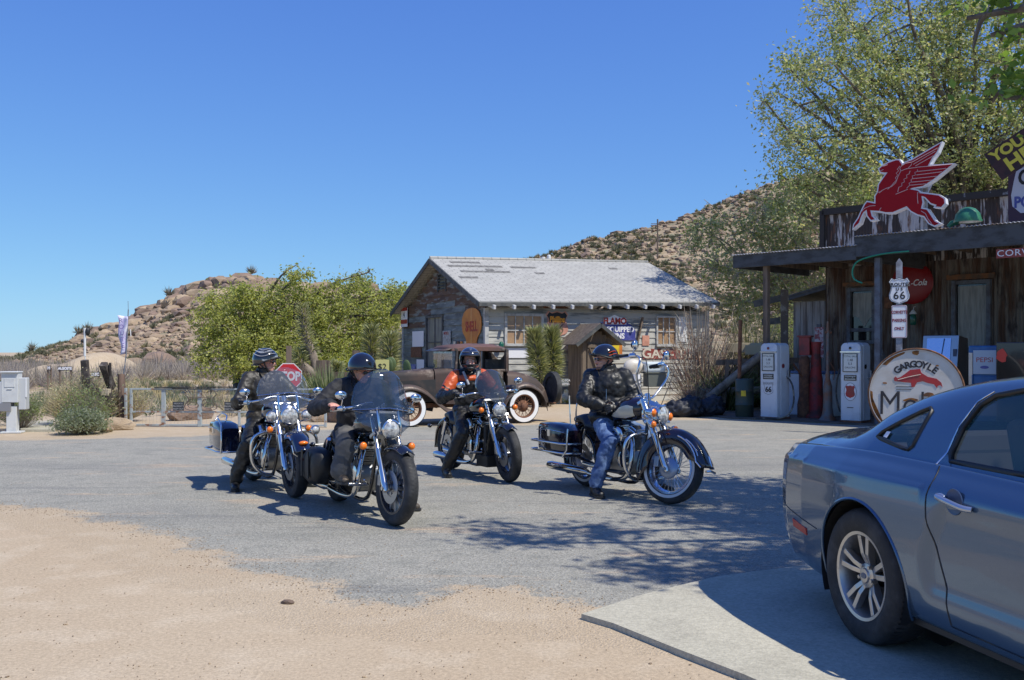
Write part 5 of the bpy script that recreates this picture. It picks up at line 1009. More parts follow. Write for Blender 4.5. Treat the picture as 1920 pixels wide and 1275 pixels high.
def bike(label, F, h, L, steer, sc, o):
    s_, c_ = math.sin(R(h)), math.cos(R(h))
    root = thing('motorcycle', label, 'motorcycle', (F[0], F[1], .004), h - 90, o.get('group'), sc)
    g = dict(rf=.33, wf=.10, rr=.32, wr=.14, kind='cast', rake=30, tank=BKP, fen=BKP, seat=.68, fork=CHROME, lower=CHROME, bar='mid'); g.update(o)
    rf, rr, rk = g['rf'], g['rr'], R(g['rake']); RAX = V((-L, 0, rr)); AX = V((0, 0, rf)); ax = V((-math.sin(rk), 0, math.cos(rk)))
    S = MX.Translation(AX - ax.cross(V((0, 1, 0))) * .0) @ MX.Rotation(R(steer), 4, ax) @ MX.Translation(-AX)
    HT = AX + ax * (.74 if g['bar'] != 'fly' else .76)      # top of the fork
    def sx_(p): return S @ V(p)
    # wheels
    wheel(root, S @ MX.Translation(AX), rf, g['wf'], g['kind'], 'front_wheel', g.get('ww'), g.get('disc', 1), g.get('ns', 9))
    wheel(root, MX.Translation(RAX), rr, g['wr'], 'wire' if g['kind'] == 'wire' else 'cast', 'rear_wheel', g.get('ww'), 1, g.get('ns', 9))
    # fork
    fw = g.get('fkw', .105)
    for s in (-1, 1):
        a = AX + V((0, s * fw, -.01)); mid = AX + ax * .36 + V((0, s * fw, 0)); tp = HT + V((0, s * fw, 0)); m = M()
        m.tube([a - ax * .03, a, a + ax * .05, mid - ax * .02, mid], [.020, .030, .031, .029, .033], 12, S); fo = m.build('fork_leg', g['lower'], root, 50)
        m = M(); m.tube([mid, mid + ax * .012, tp], [.022, .021, .021] if not g.get('shroud') else [.038, .037, .034], 12, S); m.build('fork_tube', g['fork'], fo, 50)
        m = M(); m.cyl(a + V((0, -s * .02, 0)), a + V((0, s * .035, 0)), .018, 10, S); m.build('axle_cap', CHROME, fo, 40)
    for t in (.50, .71): m = M(); m.box(AX + ax * t + V((-.015, 0, 0)), (.09, fw * 2 + .06, .035), S, Ry(-g['rake'])); m.build('triple_clamp', STEEL if g['bar'] != 'ape' else CHROME, root, 0, bev=.006)
    m = M(); m.box(AX + V((-.115, -fw + .012, .05)), (.05, .045, .10), S); m.build('brake_caliper', STEEL, root, 0, bev=.006)
    # front fender
    TF = S @ MX.Translation(AX)
    if g['fend'] == 'deep':
        f = fender(root, TF, rf + .035, .085, 6, 205, .15, g['fen'], 'front_fender', 30, .05)
        m = M(); m.tube([((rf + .09) * math.cos(R(8)), 0, (rf + .09) * math.sin(R(8))), ((rf + .075) * math.cos(R(22)), 0, (rf + .075) * math.sin(R(22)))], .012, 6, TF)
        for s in (-1, 1):
            m.tube([((rf - .02 + .05 * (t < .1)) * math.cos(R(6 + 70 * t)), s * .091, (rf - .02) * math.sin(R(6 + 70 * t)) + .01) for t in np.linspace(0, 1, 9)], .008, 6, TF)
            m.tube([((rf + .005) * math.cos(R(20 + 40 * t)), s * .093, (rf + .0) * math.sin(R(20 + 40 * t)) + .03 - .03 * t) for t in np.linspace(0, 1, 7)], .006, 6, TF)
        m.tube([((rf + .085) * math.cos(R(3)), y, (rf + .085) * math.sin(R(3)) - abs(y) * .15) for y in (-.085, -.04, 0, .04, .085)], .012, 6, TF); m.build('fender_trim', CHROME, f, 50)
        m = M(); m.prism([(-.08, -.05), (.0, -.05), (.02, .05), (-.06, .06)], -.096, -.09, TF @ Tm(-rf * .93, 0, -.06) @ Rx(90)); m.build('mud_flap', STEEL, f, 0)
    elif g['fend'] == 'full':
        f = fender(root, TF, rf + .03, .085, 28, 165, .075, g['fen'], 'front_fender', 26, .03)
        m = M(); m.tube([((rf - .03) * math.cos(R(32 + 20 * t)), y, (rf - .03) * math.sin(R(32 + 20 * t))) for t, y in ((1, -.09), (0, -.09), (-.25, -.06), (-.3, 0), (-.25, .06), (0, .09), (1, .09))], .009, 6, TF); m.build('fender_trim', CHROME, f, 50)
        m = M(); m.ell((.5 * rf + .12, 0, rf * .72 + .03), (.035, .05, .022), TF); m.build('fender_lamp', AMBER, f, 60)
        m = M(); 
        for s in (-1, 1): m.tube([((rf + .0) * math.cos(R(60 + 40 * t)), s * .09, (rf - .0) * math.sin(R(60 + 40 * t))) for t in np.linspace(0, 1, 6)], .008, 6, TF)
        m.build('side_trim', CHROME, f, 50)
    else: fender(root, TF, rf + .022, .065, 58, 128 if g['fend'] == 'short' else 150, .03, g['fen'], 'front_fender', 16)
    # frame
    HB = AX + ax * .60 + V((-.06, 0, 0)); e0 = -L * .47    # engine centre
    m = M(); m.tube(cat_rom([HB, HB + V((-.45, 0, -.05)), V((-L + .30, 0, .62)), V((-L + .12, 0, .58))], 4), .022, 8)
    for s in (-1, 1):
        m.tube(cat_rom([HB, HB + V((.02, s * .07, -.30)), V((e0 + .30, s * .10, .20)), V((e0 - .1, s * .11, .16)), V((-L + .38, s * .12, .24)), V((-L + .28, s * .12, .50)), V((-L + .1, s * .12, .62))], 4), .019, 8)
        m.tube([V((-L + .38, s * .12, .26)), V((-L, s * .12, rr))], .022, 8)
    m.build('frame', BLACKM, root, 60)
    for s in (-1, 1):
        a = V((-L + .02, s * .15, rr + .02)); b = V((-L + .17, s * .15, rr + .33)); m = M(); m.tube([a, a.lerp(b, .55)], .018, 8); m.tube([a.lerp(b, .4), a.lerp(b, .42), b], [.018, .032, .032], 10); m.build('shock_absorber', CHROME, root, 50)
    # engine: crankcase, two finned cylinders, rocker covers, air cleaner, primary, gearbox
    en = bpy.data.objects.new('engine', None); COL.objects.link(en); en.parent = root; ez = .36
    m = M(); m.cyl((e0, -.11, ez), (e0, .11, ez), .155, 24); m.cyl((e0 - .27, -.09, ez + .01), (e0 - .27, .09, ez + .01), .12, 18); m.box((e0 - .14, 0, ez - .06), (.30, .18, .12)); m.build('crankcase', ENG if not g.get('blk') else BLACKM, en, 40, bev=.008)
    m = M(); m.tube([(e0 + .02, .12, ez), (e0 + .02, .17, ez)], [.15, .135], 24); m.tube([(e0 - .33, .12, ez), (e0 - .33, .17, ez)], [.12, .11], 20); m.box((e0 - .15, .14, ez), (.34, .06, .24)); m.build('primary_cover', CHROME, en, 40, bev=.006)
    m = M(); m.tube([(e0 + .06, -.11, ez + .02), (e0 + .06, -.15, ez + .02), (e0 + .06, -.16, ez + .02)], [.085, .08, .05], 20); m.build('timer_cover', CHROME, en, 50); m = M(); m.ell((e0 - .25, -.11, ez + .02), (.10, .05, .08)); m.build('gearbox_cover', CHROME, en, 50)
    for a in (22, -22):
        C_ = Tm(e0, 0, ez) @ Ry(a); m = M()
        for k in range(9): q = .062 + .004 * math.sin(k * 2); m.box((0, 0, .15 + k * .017), (q * 2, .15, .006), C_)
        m.cyl((0, 0, .13), (0, 0, .30), .052, 16, C_); m.build('cylinder', ENG if not g.get('blk') else BLACKP, en, 0)
        m = M(); m.box((0, 0, .325), (.125, .15, .05), C_); m.box((0, 0, .36), (.10, .12, .03), C_); m.build('rocker_cover', CHROME, en, 0, bev=.012)
        m = M()
        for s in (-.025, .025): m.cyl((s, -.088, .06), (s * 1.3, -.088, .30), .009, 8, C_)
        m.build('pushrod_tube', CHROME, en, 50)
    m = M(); A_ = Tm(e0, -.10, ez + .27) @ Rx(90)
    if g.get('oval'): m = oval_loft([(0, 0, 0, .05, .06), (.02, 0, 0, .12, .085), (.07, 0, 0, .12, .085), (.085, 0, 0, .10, .07)], 24, 2.2, Tm(e0 + .0, -.11, ez + .27) @ Rz(-90))
    else: m.lathe([(.05, 0), (.09, .02), (.095, .06), (.085, .085), (.03, .092)], A_, 28)
    m.build('air_cleaner', CHROME, en, 40)
    if g.get('oval'): m = M(); m.box((e0, -.20, ez + .27), (.10, .004, .012)); m.box((e0 - .025, -.20, ez + .29), (.04, .004, .03)); m.build('cover_badge', BLACKP, en, 0)
    if g.get('rad'): m = M(); m.box((e0 + .36, 0, .47), (.05, .24, .38)); m.box((e0 + .30, 0, .22), (.28, .26, .14)); m.build('radiator', BLACKP, root, 0, bev=.01)
    # exhausts (right side)
    ye = -.20; EX = MATS.get('pipe_chrome') or mat('pipe_chrome', (.70, .68, .64), .12, 1)
    m = M(); m.tube(cat_rom([(e0 + .16, -.09, ez + .24), (e0 + .25, -.15, ez + .16), (e0 + .27, -.19, ez), (e0 + .18, ye, ez - .15), (e0 - .15, ye, ez - .19), (-L + .25, ye - .01, ez - .16)], 5), .024, 10)
    x2 = -L - g.get('pipe', .35); q = ez - .15 + g.get('rise', 0); m.tube([(-L + .32, ye - .01, ez - .16), (-L + .24, ye - .02, ez - .155), (x2 + .05, ye - .03, q), (x2, ye - .03, q)], [.026, .045, .046, .040], 14); ep = m.build('exhaust_pipe', EX, root, 50)
    m = M(); m.cyl((x2 - .002, ye - .03, q), (x2 - .004, ye - .03, q), .034, 12); m.build('pipe_mouth', BLACKP, ep, 40)
    m = M(); m.tube(cat_rom([(e0 - .05, -.10, ez + .22), (e0 - .08, -.17, ez + .10), (e0 - .16, ye, ez - .02), (e0 - .3, ye - .01, ez - .08), (-L + .25, ye - .02, ez - .07)], 5), .024, 10)
    if g.get('two'): m.tube([(-L + .32, ye - .02, ez - .07), (-L + .25, ye - .02, ez - .065), (-L - .25, ye - .03, ez - .04), (-L - .3, ye - .03, ez - .04)], [.026, .042, .043, .036], 14)
    m.build('exhaust_pipe', EX, root, 50)
    # tank, seat, rear fender, side cover
    tx, tz = HB.x - .02, g['seat'] + .14; tl = g.get('tl', .55)
    m = oval_loft([(tx + .01, 0, tz + .07, .04, .05), (tx - .03, 0, tz + .065, .11, .095), (tx - .12, 0, tz + .06, .155, .12), (tx - .26, 0, tz + .045, .17, .125), (tx - .40, 0, tz + .01, .14, .10), (tx - tl, 0, tz - .05, .07, .055), (tx - tl - .04, 0, tz - .07, .03, .03)], 24, 2.3); tk = m.build('fuel_tank', g['tank'], root, 60)
    if g.get('cream'):
        for s in (-1, 1):
            m = M(); P_ = []
            for x, z in ((-.07, .03), (-.07, -.03), (-.2, -.055), (-.36, -.07), (-.46, -.06), (-.34, -.02), (-.24, .035), (-.14, .06)): P_.append((tx + x, z + tz + .04))
            nn = len(P_); q = .0
            def yy(x, z):
                dx = tx - x; a = interp(dx, [(.03, .11), (.12, .155), (.26, .17), (.40, .14), (.5, .09)]); b = interp(dx, [(.03, .095), (.12, .12), (.26, .125), (.4, .1), (.5, .07)]); zc = interp(dx, [(.03, tz + .065), (.26, tz + .045), (.4, tz + .01), (.5, tz - .04)])
                u = min(.97, abs((z - zc) / b)); return a * (1 - u ** 2.3) ** (1 / 2.3) + .004
            bm_pts = []; G_ = 14; x0, x1 = tx - .46, tx - .07
            for i in range(G_):
                x = x0 + (x1 - x0) * i / (G_ - 1); zt = interp(x, [(tx - .46, tz - .025), (tx - .34, tz + .02), (tx - .24, tz + .075), (tx - .14, tz + .10), (tx - .07, tz + .085)]); zb = interp(x, [(tx - .46, tz - .03), (tx - .36, tz - .04), (tx - .2, tz - .04), (tx - .07, tz - .01)])
                for j in range(7): z = zb + (zt - zb) * j / 6; bm_pts.append((x, s * yy(x, z), z))
            m.add(bm_pts, [(i * 7 + j, i * 7 + j + 1, i * 7 + j + 8, i * 7 + j + 7) for i in range(G_ - 1) for j in range(6)]); m.build('tank_panel', CRM, tk, 60)
    m = M(); m.lathe([(.035, 0), (.035, .015), (.02, .022)], Tm(tx - .15, 0, tz + .175), 14); m.build('filler_cap', CHROME, tk, 50)
    sz_ = g['seat']; m = oval_loft([(tx - .50, 0, sz_ + .02, .06, .05), (tx - .58, 0, sz_ + .0, .12, .055), (tx - .72, 0, sz_ - .03, .17, .06), (tx - .86, 0, sz_ - .02, .18, .065), (tx - .93, 0, sz_ + .04, .16, .07), (tx - 1.05, 0, sz_ + .05, .13, .05), (tx - 1.2, 0, sz_ + .03, .09, .04)], 20, 2.6); m.build('seat', SEATM, root, 60)
    rfn = fender(root, MX.Translation(RAX), rr + .04, .09, 92, 215 if g['fend'] == 'deep' else 190, .06, g['fen'], 'rear_fender', 24)
    m = M(); m.ell((-L - (rr + .07) * math.cos(R(35)), 0, rr + (rr + .07) * math.sin(R(35))), (.03, .05, .035)); m.build('tail_lamp', REDL, rfn, 60)
    m = M(); m.prism([(-L + .34, .40), (-L + .58, .42), (-L + .60, .60), (-L + .36, .62)], -.15, .15, Rx(90)); m.build('side_cover', g['tank'], root, 0, bev=.02)
    for s in (-1, 1):
        m = M()
        if g.get('board'): m.box((e0 + .12, s * .26, .27), (.30, .12, .02)); m.cyl((e0 + .12, s * .1, .26), (e0 + .12, s * .25, .26), .014, 8)
        else: m.cyl((e0 + g.get('peg', .30), s * .12, .32), (e0 + g.get('peg', .30), s * .30, .33), .016, 10); m.cyl((e0 + g.get('peg', .30) + .02, s * .12, .32), (e0 + g.get('peg', .30) + .14, s * .2, .38), .009, 8)
        m.build('foot_peg' if not g.get('board') else 'footboard', CHROME if not g.get('board') else BLACKP, root, 40, bev=.004)
    m = M(); m.tube([(e0 - .1, .13, .2), (e0 - .25, .2, .12), (e0 - .32, .24, .1)], .012, 8); m.build('side_stand', CHROME, root, 50)
    # handlebars
    hb = M(); gr = g['grip']; ls = []
    for s in (-1, 1):
        if g['bar'] == 'ape': pts = [HT + V((-.02, 0, .04)), HT + V((-.02, s * .10, .05)), HT + V((-.01, s * .24, .20)), HT + V((.02, s * .27, gr[2] - HT.z - .08)), V((HT.x + gr[0] + .14, s * (gr[1] - .06), gr[2] + .02)), V((HT.x + gr[0] - .08, s * gr[1], gr[2]))]
        else: pts = [HT + V((-.03, 0, .06)), HT + V((-.03, s * .12, .07)), V((HT.x - .02, s * .26, gr[2] + .03)), V((HT.x + gr[0] + .12, s * (gr[1] - .06), gr[2] + .01)), V((HT.x + gr[0] - .06, s * gr[1], gr[2] - .01))]
        q = cat_rom(pts, 5); hb.tube(q, .0125, 8, S); ls.append((s, q))
    hb.cyl(HT, HT + V((-.03, 0, .07)), .03, 10, S); ho = hb.build('handlebar', CHROME if g['bar'] != 'fly' else BLACKM, root, 60)
    for s, q in ls:
        d = (q[-1] - q[-4]).normalized(); a = q[-1] - d * .13; m = M(); m.tube([a, a + d * .005, q[-1], q[-1] + d * .005], [.018, .02, .02, .015], 10, S); m.build('grip', GRIP, ho, 50)
        b = a - d * .03; m = M(); m.tube([b + V((.02, 0, 0)), b + V((.055, 0, .0)), b + d * .10 + V((.065, 0, -.01)), b + d * .17 + V((.05, 0, -.01))], [.011, .009, .008, .006], 6, S); m.cyl(b - d * .04, b + d * .015, .026, 10, S); m.build('lever', CHROME, ho, 50)
        mp = b - d * .02 + V((.03, s * .03, g.get('mh', .17))); m = M(); m.tube(cat_rom([b, b + V((.03, 0, .08)), mp], 4), .006, 6, S); mi_ = m.build('mirror', CHROME, ho, 50)
        m = M(); m.ell(mp, (.022, .06, .04) if not g.get('rmir') else (.02, .05, .05), S); m.build('mirror_shell', CHROME, mi_, 60); m = M(); m.lathe([(.05, 0), (.04, .002), (.001, .003)], S @ MX.Translation(mp + V((-.0225, 0, 0))) @ Ry(-90) @ Sc(.72, 1.0, 1), 20); m.build('mirror_glass', mat('mirror_glass', (.8, .85, .9), .02, 1), mi_, 60)
    # cables
    m = M()
    for s, q in ls: m.tube(cat_rom([q[-7], q[-8] + V((.08, 0, -.02)), HT + V((.08, s * .1, -.06)), HB + V((.06, s * .05, -.16))], 5), .0045, 5, S)
    m.tube(cat_rom([HT + V((.05, -.08, -.1)), AX + ax * .35 + V((.05, -.16, 0)), AX + V((-.08, -.12, .08))], 5), .006, 5, S); m.build('cable', BLACKP, root, 60)
    # lights
    hx = HT - ax * g.get('hld', .12) + V((.13, 0, -.02)); lampobj(root, S @ MX.Translation(hx), g.get('hr', .085), .15, LENSW, 'headlight', g.get('hsh'))
    if g.get('nac'):
        m = oval_loft([(hx.x - .20, 0, hx.z + .02, .075, .12), (hx.x - .14, 0, hx.z + .01, .10, .12), (hx.x - .06, 0, hx.z, .10, .105), (hx.x - .01, 0, hx.z, .092, .092)], 22, 2.2, S); m.build('nacelle', CHROME, root, 60)
    for s in (-1, 1):
        if g.get('spots'):
            sp = hx + V((-.02, s * g.get('spw', .19), .0)); lampobj(root, S @ MX.Translation(sp), .055 if not g.get('spw') else .045, .10, g['spots'], 'spot_lamp')
        sg = g['sig']; p = hx + V((sg[0], s * sg[1], sg[2])); A = S @ MX.Translation(p)
        m = M(); m.tube([p + V((-.03, 0, 0)), V((p.x - .05, s * fw, p.z + sg[3]))], .009, 7, S); m.ell((0, 0, 0), (.035, .036, .036), A); t_ = m.build('turn_signal', g.get('sgm', CHROME), root, 50)
        m = M(); m.ell((.018, 0, 0), (.026, .034, .034), A); m.build('lens', AMBER, t_, 60)
        if g.get('rsig', 1):
            p = V((-L - .25, s * .20, rr + .24)); m = M(); m.tube([p, V((p.x, s * .08, p.z))], .008, 6); m.ell(p, (.04, .028, .028)); t_ = m.build('rear_signal', g.get('sgm', CHROME), root, 50)
    if g.get('spots'): m = M(); m.tube([hx + V((-.07, -.24, -.05)), hx + V((-.07, 0, -.09)), hx + V((-.07, .24, -.05))], .010, 8, S); m.build('lamp_bar', CHROME, root, 50)
    if g.get('aux'):
        for s in (-1, 1): m = M(); q = hx + V((-.02, s * .06, -.14)); m.lathe([(.02, -.05), (.04, -.03), (.042, 0), (.03, .0), (.012, -.015), (.002, -.015)], S @ MX.Translation(q) @ Ry(90), 20); m.build('horn', CHROME, root, 40)
    # windshield
    if g.get('ws'):
        w_, h_, zb, mtw, lean, xo = g['ws']; m = M(); nu, nv = 18, 14; pts = []
        for j in range(nv + 1):
            v = j / nv; z = zb + h_ * v; hw = w_ * (interp(v, [(0, .80), (.15, .93), (.45, 1.0), (.7, .88), (.88, .62), (.96, .38), (1, .12)]))
            for i in range(nu + 1): u = -1 + 2 * i / nu; pts.append((hx.x + xo - lean * v * h_ - .16 * (u * hw / w_) ** 2, u * hw, z - (.05 * (1 - v) * math.cos(u * 3) if v < .1 else 0)))
        m.add(pts, [(j * (nu + 1) + i, j * (nu + 1) + i + 1, (j + 1) * (nu + 1) + i + 1, (j + 1) * (nu + 1) + i) for j in range(nv) for i in range(nu)], S); wo = m.build('windshield', mtw, root, 60, sol=.004)
        if g.get('wst'):
            m = M(); v = g['wst']; z = zb + h_ * v
            if g.get('dome') is None: m.tube([(hx.x + xo - lean * v * h_ - .16 * u * u + .012, u * w_ * .97, z - .03 * abs(u)) for u in np.linspace(-1, 1, 15)], .014, 6, S, flat=.5)
            for s in (-1, 1): m.tube([(hx.x + xo - lean * v * h_ - .03, s * .10, z), (hx.x + xo - .02, s * .105, zb + .02), (hx.x + xo - .06, s * .105, hx.z - .06)], .013, 6, S, flat=.6)
            m.build('windshield_brace', CHROME, wo, 60)
    # bags and bars
    if g.get('bags') == 'hard':
        for s in (-1, 1):
            y = s * .32; m = oval_loft([(-L - .36, y, .55, .09, .12), (-L - .32, y, .54, .115, .16), (-L - .1, y, .53, .12, .18), (-L + .14, y, .52, .12, .175), (-L + .23, y, .50, .10, .14)], 20, 5); b_ = m.build('saddlebag', g['fen'], root, 40)
            m = M(); m.tube([(-L - .345, y + s * .122, .62), (-L - .1, y + s * .128, .635), (-L + .2, y + s * .12, .62)], .004, 5); m.box((-L - .08, y + s * .125, .60), (.05, .02, .07)); m.build('latch', CHROME, b_, 0)
            m = M(); zz = (.40, .50) if g['fend'] == 'deep' else (.37,)
            for z in zz: m.tube(cat_rom([(-L - .46, y + s * .04, z), (-L - .42, y + s * .14, z), (-L - .1, y + s * .145, z), (-L + .22, y + s * .13, z), (-L + .27, y - s * .05, z)], 4), .012, 7)
            m.tube(cat_rom([(-L + .26, y + s * .12, .36), (-L + .29, y + s * .12, .52), (-L + .22, y + s * .11, .68), (-L + .0, y + s * .09, .74)], 5) if g['fend'] == 'full' else [(-L + .20, y + s * .14, .36), (-L + .27, y + s * .13, .44), (-L + .25, y + s * .1, .66)], .011, 7); m.build('bag_guard', CHROME, root, 60)
            m = M(); m.tube(cat_rom([(-L - .30, y + s * .05, .70), (-L - .32, y, .76), (-L - .15, y, .79), (-L + .05, y, .77), (-L + .12, y + s * .04, .70)], 4), .008, 6); 
            if g['fend'] == 'full': m.build('lid_rail', CHROME, b_, 60)
    if g.get('bags') == 'soft':
        for s in (-1, 1):
            y = s * .27; m = oval_loft([(-L - .38, y, .46, .05, .05), (-L - .34, y, .47, .09, .13), (-L - .1, y, .49, .11, .19), (-L + .12, y, .50, .10, .16), (-L + .2, y, .52, .05, .08)], 18, 3.2, Tm(.22, 0, -.10)); b_ = m.build('saddlebag', LEATH, root, 60)
            m = M()
            for x in (-.22, .0): m.beam((-L + x + .22, y + s * .115, .28), (-L + x + .22, y + s * .115, .54), .012, .03, up=(1, 0, 0))
            m.build('strap', BLACKP, b_, 0); m = M(); m.box((-L - .03, y + s * .105, .44), (.06, .01, .02)); m.build('reflector', REDL, b_, 0)
        lampobj(root, Tm(-L + .08, -.27, .74) @ Rz(10), .045, .07, LENSW, 'spot_lamp')
    if g.get('crash'):
        for s in (-1, 1):
            m = M(); x = e0 + .40; m.tube(cat_rom([(x, s * .08, .66), (x, s * .24, .66), (x, s * .34, .60), (x - .01, s * .36, .46), (x - .02, s * .33, .32), (x - .05, s * .22, .22), (x - .06, s * .1, .20)], 5), .017, 9); m.build('crash_bar', CHROME, root, 60)
    if g.get('sissy'): m = M(); m.tube(cat_rom([(-L - .05, -.12, .62), (-L - .02, -.12, .92), (-L - .02, 0, .97), (-L - .02, .12, .92), (-L - .05, .12, .62)], 5), .009, 7); m.build('sissy_bar', CHROME, root, 60)
    if g.get('gauge'):
        for s in (-1, 1): m = M(); m.lathe([(.02, -.05), (.045, -.03), (.05, .0), (.045, .004)], S @ MX.Translation(HT + V((.03, s * .06, .10))) @ Ry(-50), 20); m.build('gauge', BLACKP, ho, 40)
    if g.get('wires'):
        m = M(); m.tube([(-L + .05, -.25, .6), (-L + .02, -.25, .95), (-L + .02, -.25, 1.0)], .007, 6); m.build('antenna', CHROME, root, 50)
    root['S'] = 0; del root['S']
    return root, S, HT, [[S @ (q[-1] - (q[-1] - q[-4]).normalized() * .065) for s, q in ls][i] for i in (0, 1)], e0
B1 = bike('dark blue touring motorcycle with tall clear windshield and hard saddlebags, leftmost of four', (-2.31, 10.50), 30, 1.60, 0, 1.02,
          dict(rf=.325, wf=.13, kind='cast', fend='full', fen=NAVY, tank=NAVY, shroud=1, nac=1, spots=LENSW, hr=.095, sig=(-.02, .21, -.14, .04), ws=(.29, .46, .89, WSH, .38, .0), wst=.42, bags='hard', crash=1, board=1, bar='mid', grip=(-.22, .42, .97), mh=.11, seat=.68, pipe=.44, two=0, group='motorcycles with riders'))
B2 = bike('black motorcycle with smoked windshield and slim chrome fork, nearest to the camera', (-1.03, 8.80), 28, 1.60, 7, 1.02,
          dict(rf=.335, wf=.11, kind='cast', ns=13, fend='short', fen=BKP, tank=BKP, hr=.085, hld=.15, sig=(-.06, .24, -.15, .0), sgm=BLACKM, ws=(.29, .56, .80, SMK, .42, .02), wst=.38, bags='soft', bar='mid', grip=(-.20, .40, .98), mh=.12, seat=.66, pipe=.12, oval=0, gauge=1, fkw=.11, peg=.34, group='motorcycles with riders'))
B3 = bike('black motorcycle with small dark fly screen and orange signals in front of the rusty coupe', (-.05, 11.72), 29, 1.56, -7, 1.0,
          dict(rf=.335, wf=.11, kind='cast', ns=5, disc=2, fend='mid', fen=BKP, tank=BKP, hr=.085, hld=.12, sig=(-.06, .22, .01, .0), sgm=BLACKM, ws=(.20, .36, .97, DSM, .75, .02), wst=0, bar='mid', grip=(-.22, .40, 1.03), mh=.13, seat=.68, pipe=.0, blk=1, rad=1, aux=1, two=0, group='motorcycles with riders'))
B4 = bike('vintage black and cream motorcycle with high handlebars and wire wheels, rightmost of four', (1.63, 10.05), 30, 1.45, 21, 1.05,
          dict(rf=.34, wf=.115, rr=.33, wr=.12, kind='wire', ww=1, disc=0, fend='deep', fen=PLUM, tank=PLUM, cream=1, shroud=1, nac=1, spots=AMBER, hr=.095, sig=(.02, .20, -.12, .03), rsig=0, spw=.15, bags='hard', crash=1, board=1, bar='ape', grip=(-.16, .31, 1.37), mh=.10, rmir=1, seat=.70, pipe=.42, oval=1, sissy=1, wires=1, group='motorcycles with riders'))
for q in B4[0].children:
    if q.name.startswith('front_wheel'):
        m = M(); m.lathe([(.10, -.052), (.105, -.06), (.095, -.072), (.05, -.08), (.002, -.082)], B4[1] @ Tm(0, 0, .34) @ RY @ Sc(1, 1, -1), 30); m.build('brake_drum', mat('painted_drum', (.28, .33, .42), .3, .6), q, 50)
# ---------------------------------------------------------------- riders, built in their motorcycle's frame
TEXC = bpy.data.textures.new('folds', 'CLOUDS'); TEXC.noise_scale = .11; TEXC.noise_depth = 2
TEXF = bpy.data.textures.new('fine_folds', 'MUSGRAVE') if False else bpy.data.textures.new('fine_folds', 'CLOUDS'); TEXF.noise_scale = .045
JEAN = mat('blue_denim', (.06, .115, .26), .8, c2=(.22, .32, .48), ns=5, lo=.42, hi=.68, c3=(.04, .07, .16), ns3=14, bump=.3, bs=60)
GREYT = mat('charcoal_canvas', (.085, .085, .085), .85, c2=(.12, .115, .11), ns=5, bump=.3, bs=40)
CLOTH = mat('black_cloth', (.014, .014, .016), .75, c2=(.025, .025, .028), ns=6, bump=.3, bs=30)
BRNL = mat('worn_black_leather', (.022, .018, .014), .45, c2=(.035, .03, .022), ns=7, r2=.55, bump=.25, bs=9, bd=.02)
ORL = mat('orange_leather', (.58, .10, .02), .4, c2=(.50, .08, .02), ns=6, bump=.4, bs=20); GRYL = mat('grey_leather', (.35, .36, .38), .45)
HAIR = mat('brown_hair', (.05, .03, .02), .7)
def remesh(o, vx, disp=0, fine=0, smooth=2):
    q = o.modifiers.new('fuse', 'REMESH'); q.mode = 'VOXEL'; q.voxel_size = vx; q.use_smooth_shade = True
    if smooth: q = o.modifiers.new('relax', 'SMOOTH'); q.iterations = smooth; q.factor = .5
    if disp: q = o.modifiers.new('folds', 'DISPLACE'); q.texture = TEXC; q.strength = disp; q.mid_level = .5; q.texture_coords = 'LOCAL'
    if fine: q = o.modifiers.new('fine', 'DISPLACE'); q.texture = TEXF; q.strength = fine; q.mid_level = .5; q.texture_coords = 'LOCAL'
def bez(a, b, k): return V(a).lerp(V(b), k)
def hand(m, wr, d, n, th, curl, sc=1.0, rad=.0092):
    """wrist, finger direction, palm normal (towards palm side), thumb side"""
    d = V(d).normalized(); n = (V(n) - d * V(n).dot(d)).normalized(); t = d.cross(n).normalized(); t = t if t.dot(V(th)) > 0 else -t; wr = V(wr)
    rot = MX((d, t, n)).transposed()
    m.ell(wr + d * .05 * sc, (.052 * sc, .043 * sc, .019 * sc), None, 12, rot); m.cap_(wr - d * .02, wr + d * .025, .029 * sc, .03 * sc)
    for i, L in enumerate((.074, .082, .077, .060)):
        p = wr + d * .088 * sc + t * (.030 - .0215 * i) * sc; a = R(curl[0] + 4 * i); dd = d
        for k, f in enumerate((.46, .31, .23)):
            a2 = a if k == 0 else R(curl[1]); dd = (dd * math.cos(a2) + n * math.sin(a2)).normalized(); nn = (n - dd * n.dot(dd)).normalized(); n_ = nn
            q = p + dd * L * f * sc; m.cap_(p, q, rad * sc * (1 - .08 * k), rad * sc * (.93 - .08 * k), 8); p = q
            n = n_ if k < 2 else n
        n = (V(n)).normalized(); n = rot.col[2].copy()
    p = wr + d * .022 * sc + t * .032 * sc; q = p + (d * .6 + t * .65 + n * .25).normalized() * .042 * sc; r_ = q + (d * .8 + t * .1 + n * .6).normalized() * .030 * sc; e = r_ + (d * .7 - t * .1 + n * .8).normalized() * .024 * sc
    m.cap_(p, q, .0145 * sc, .0115 * sc, 8); m.cap_(q, r_, .0115 * sc, .0105 * sc, 8); m.cap_(r_, e, .0105 * sc, .009 * sc, 8)
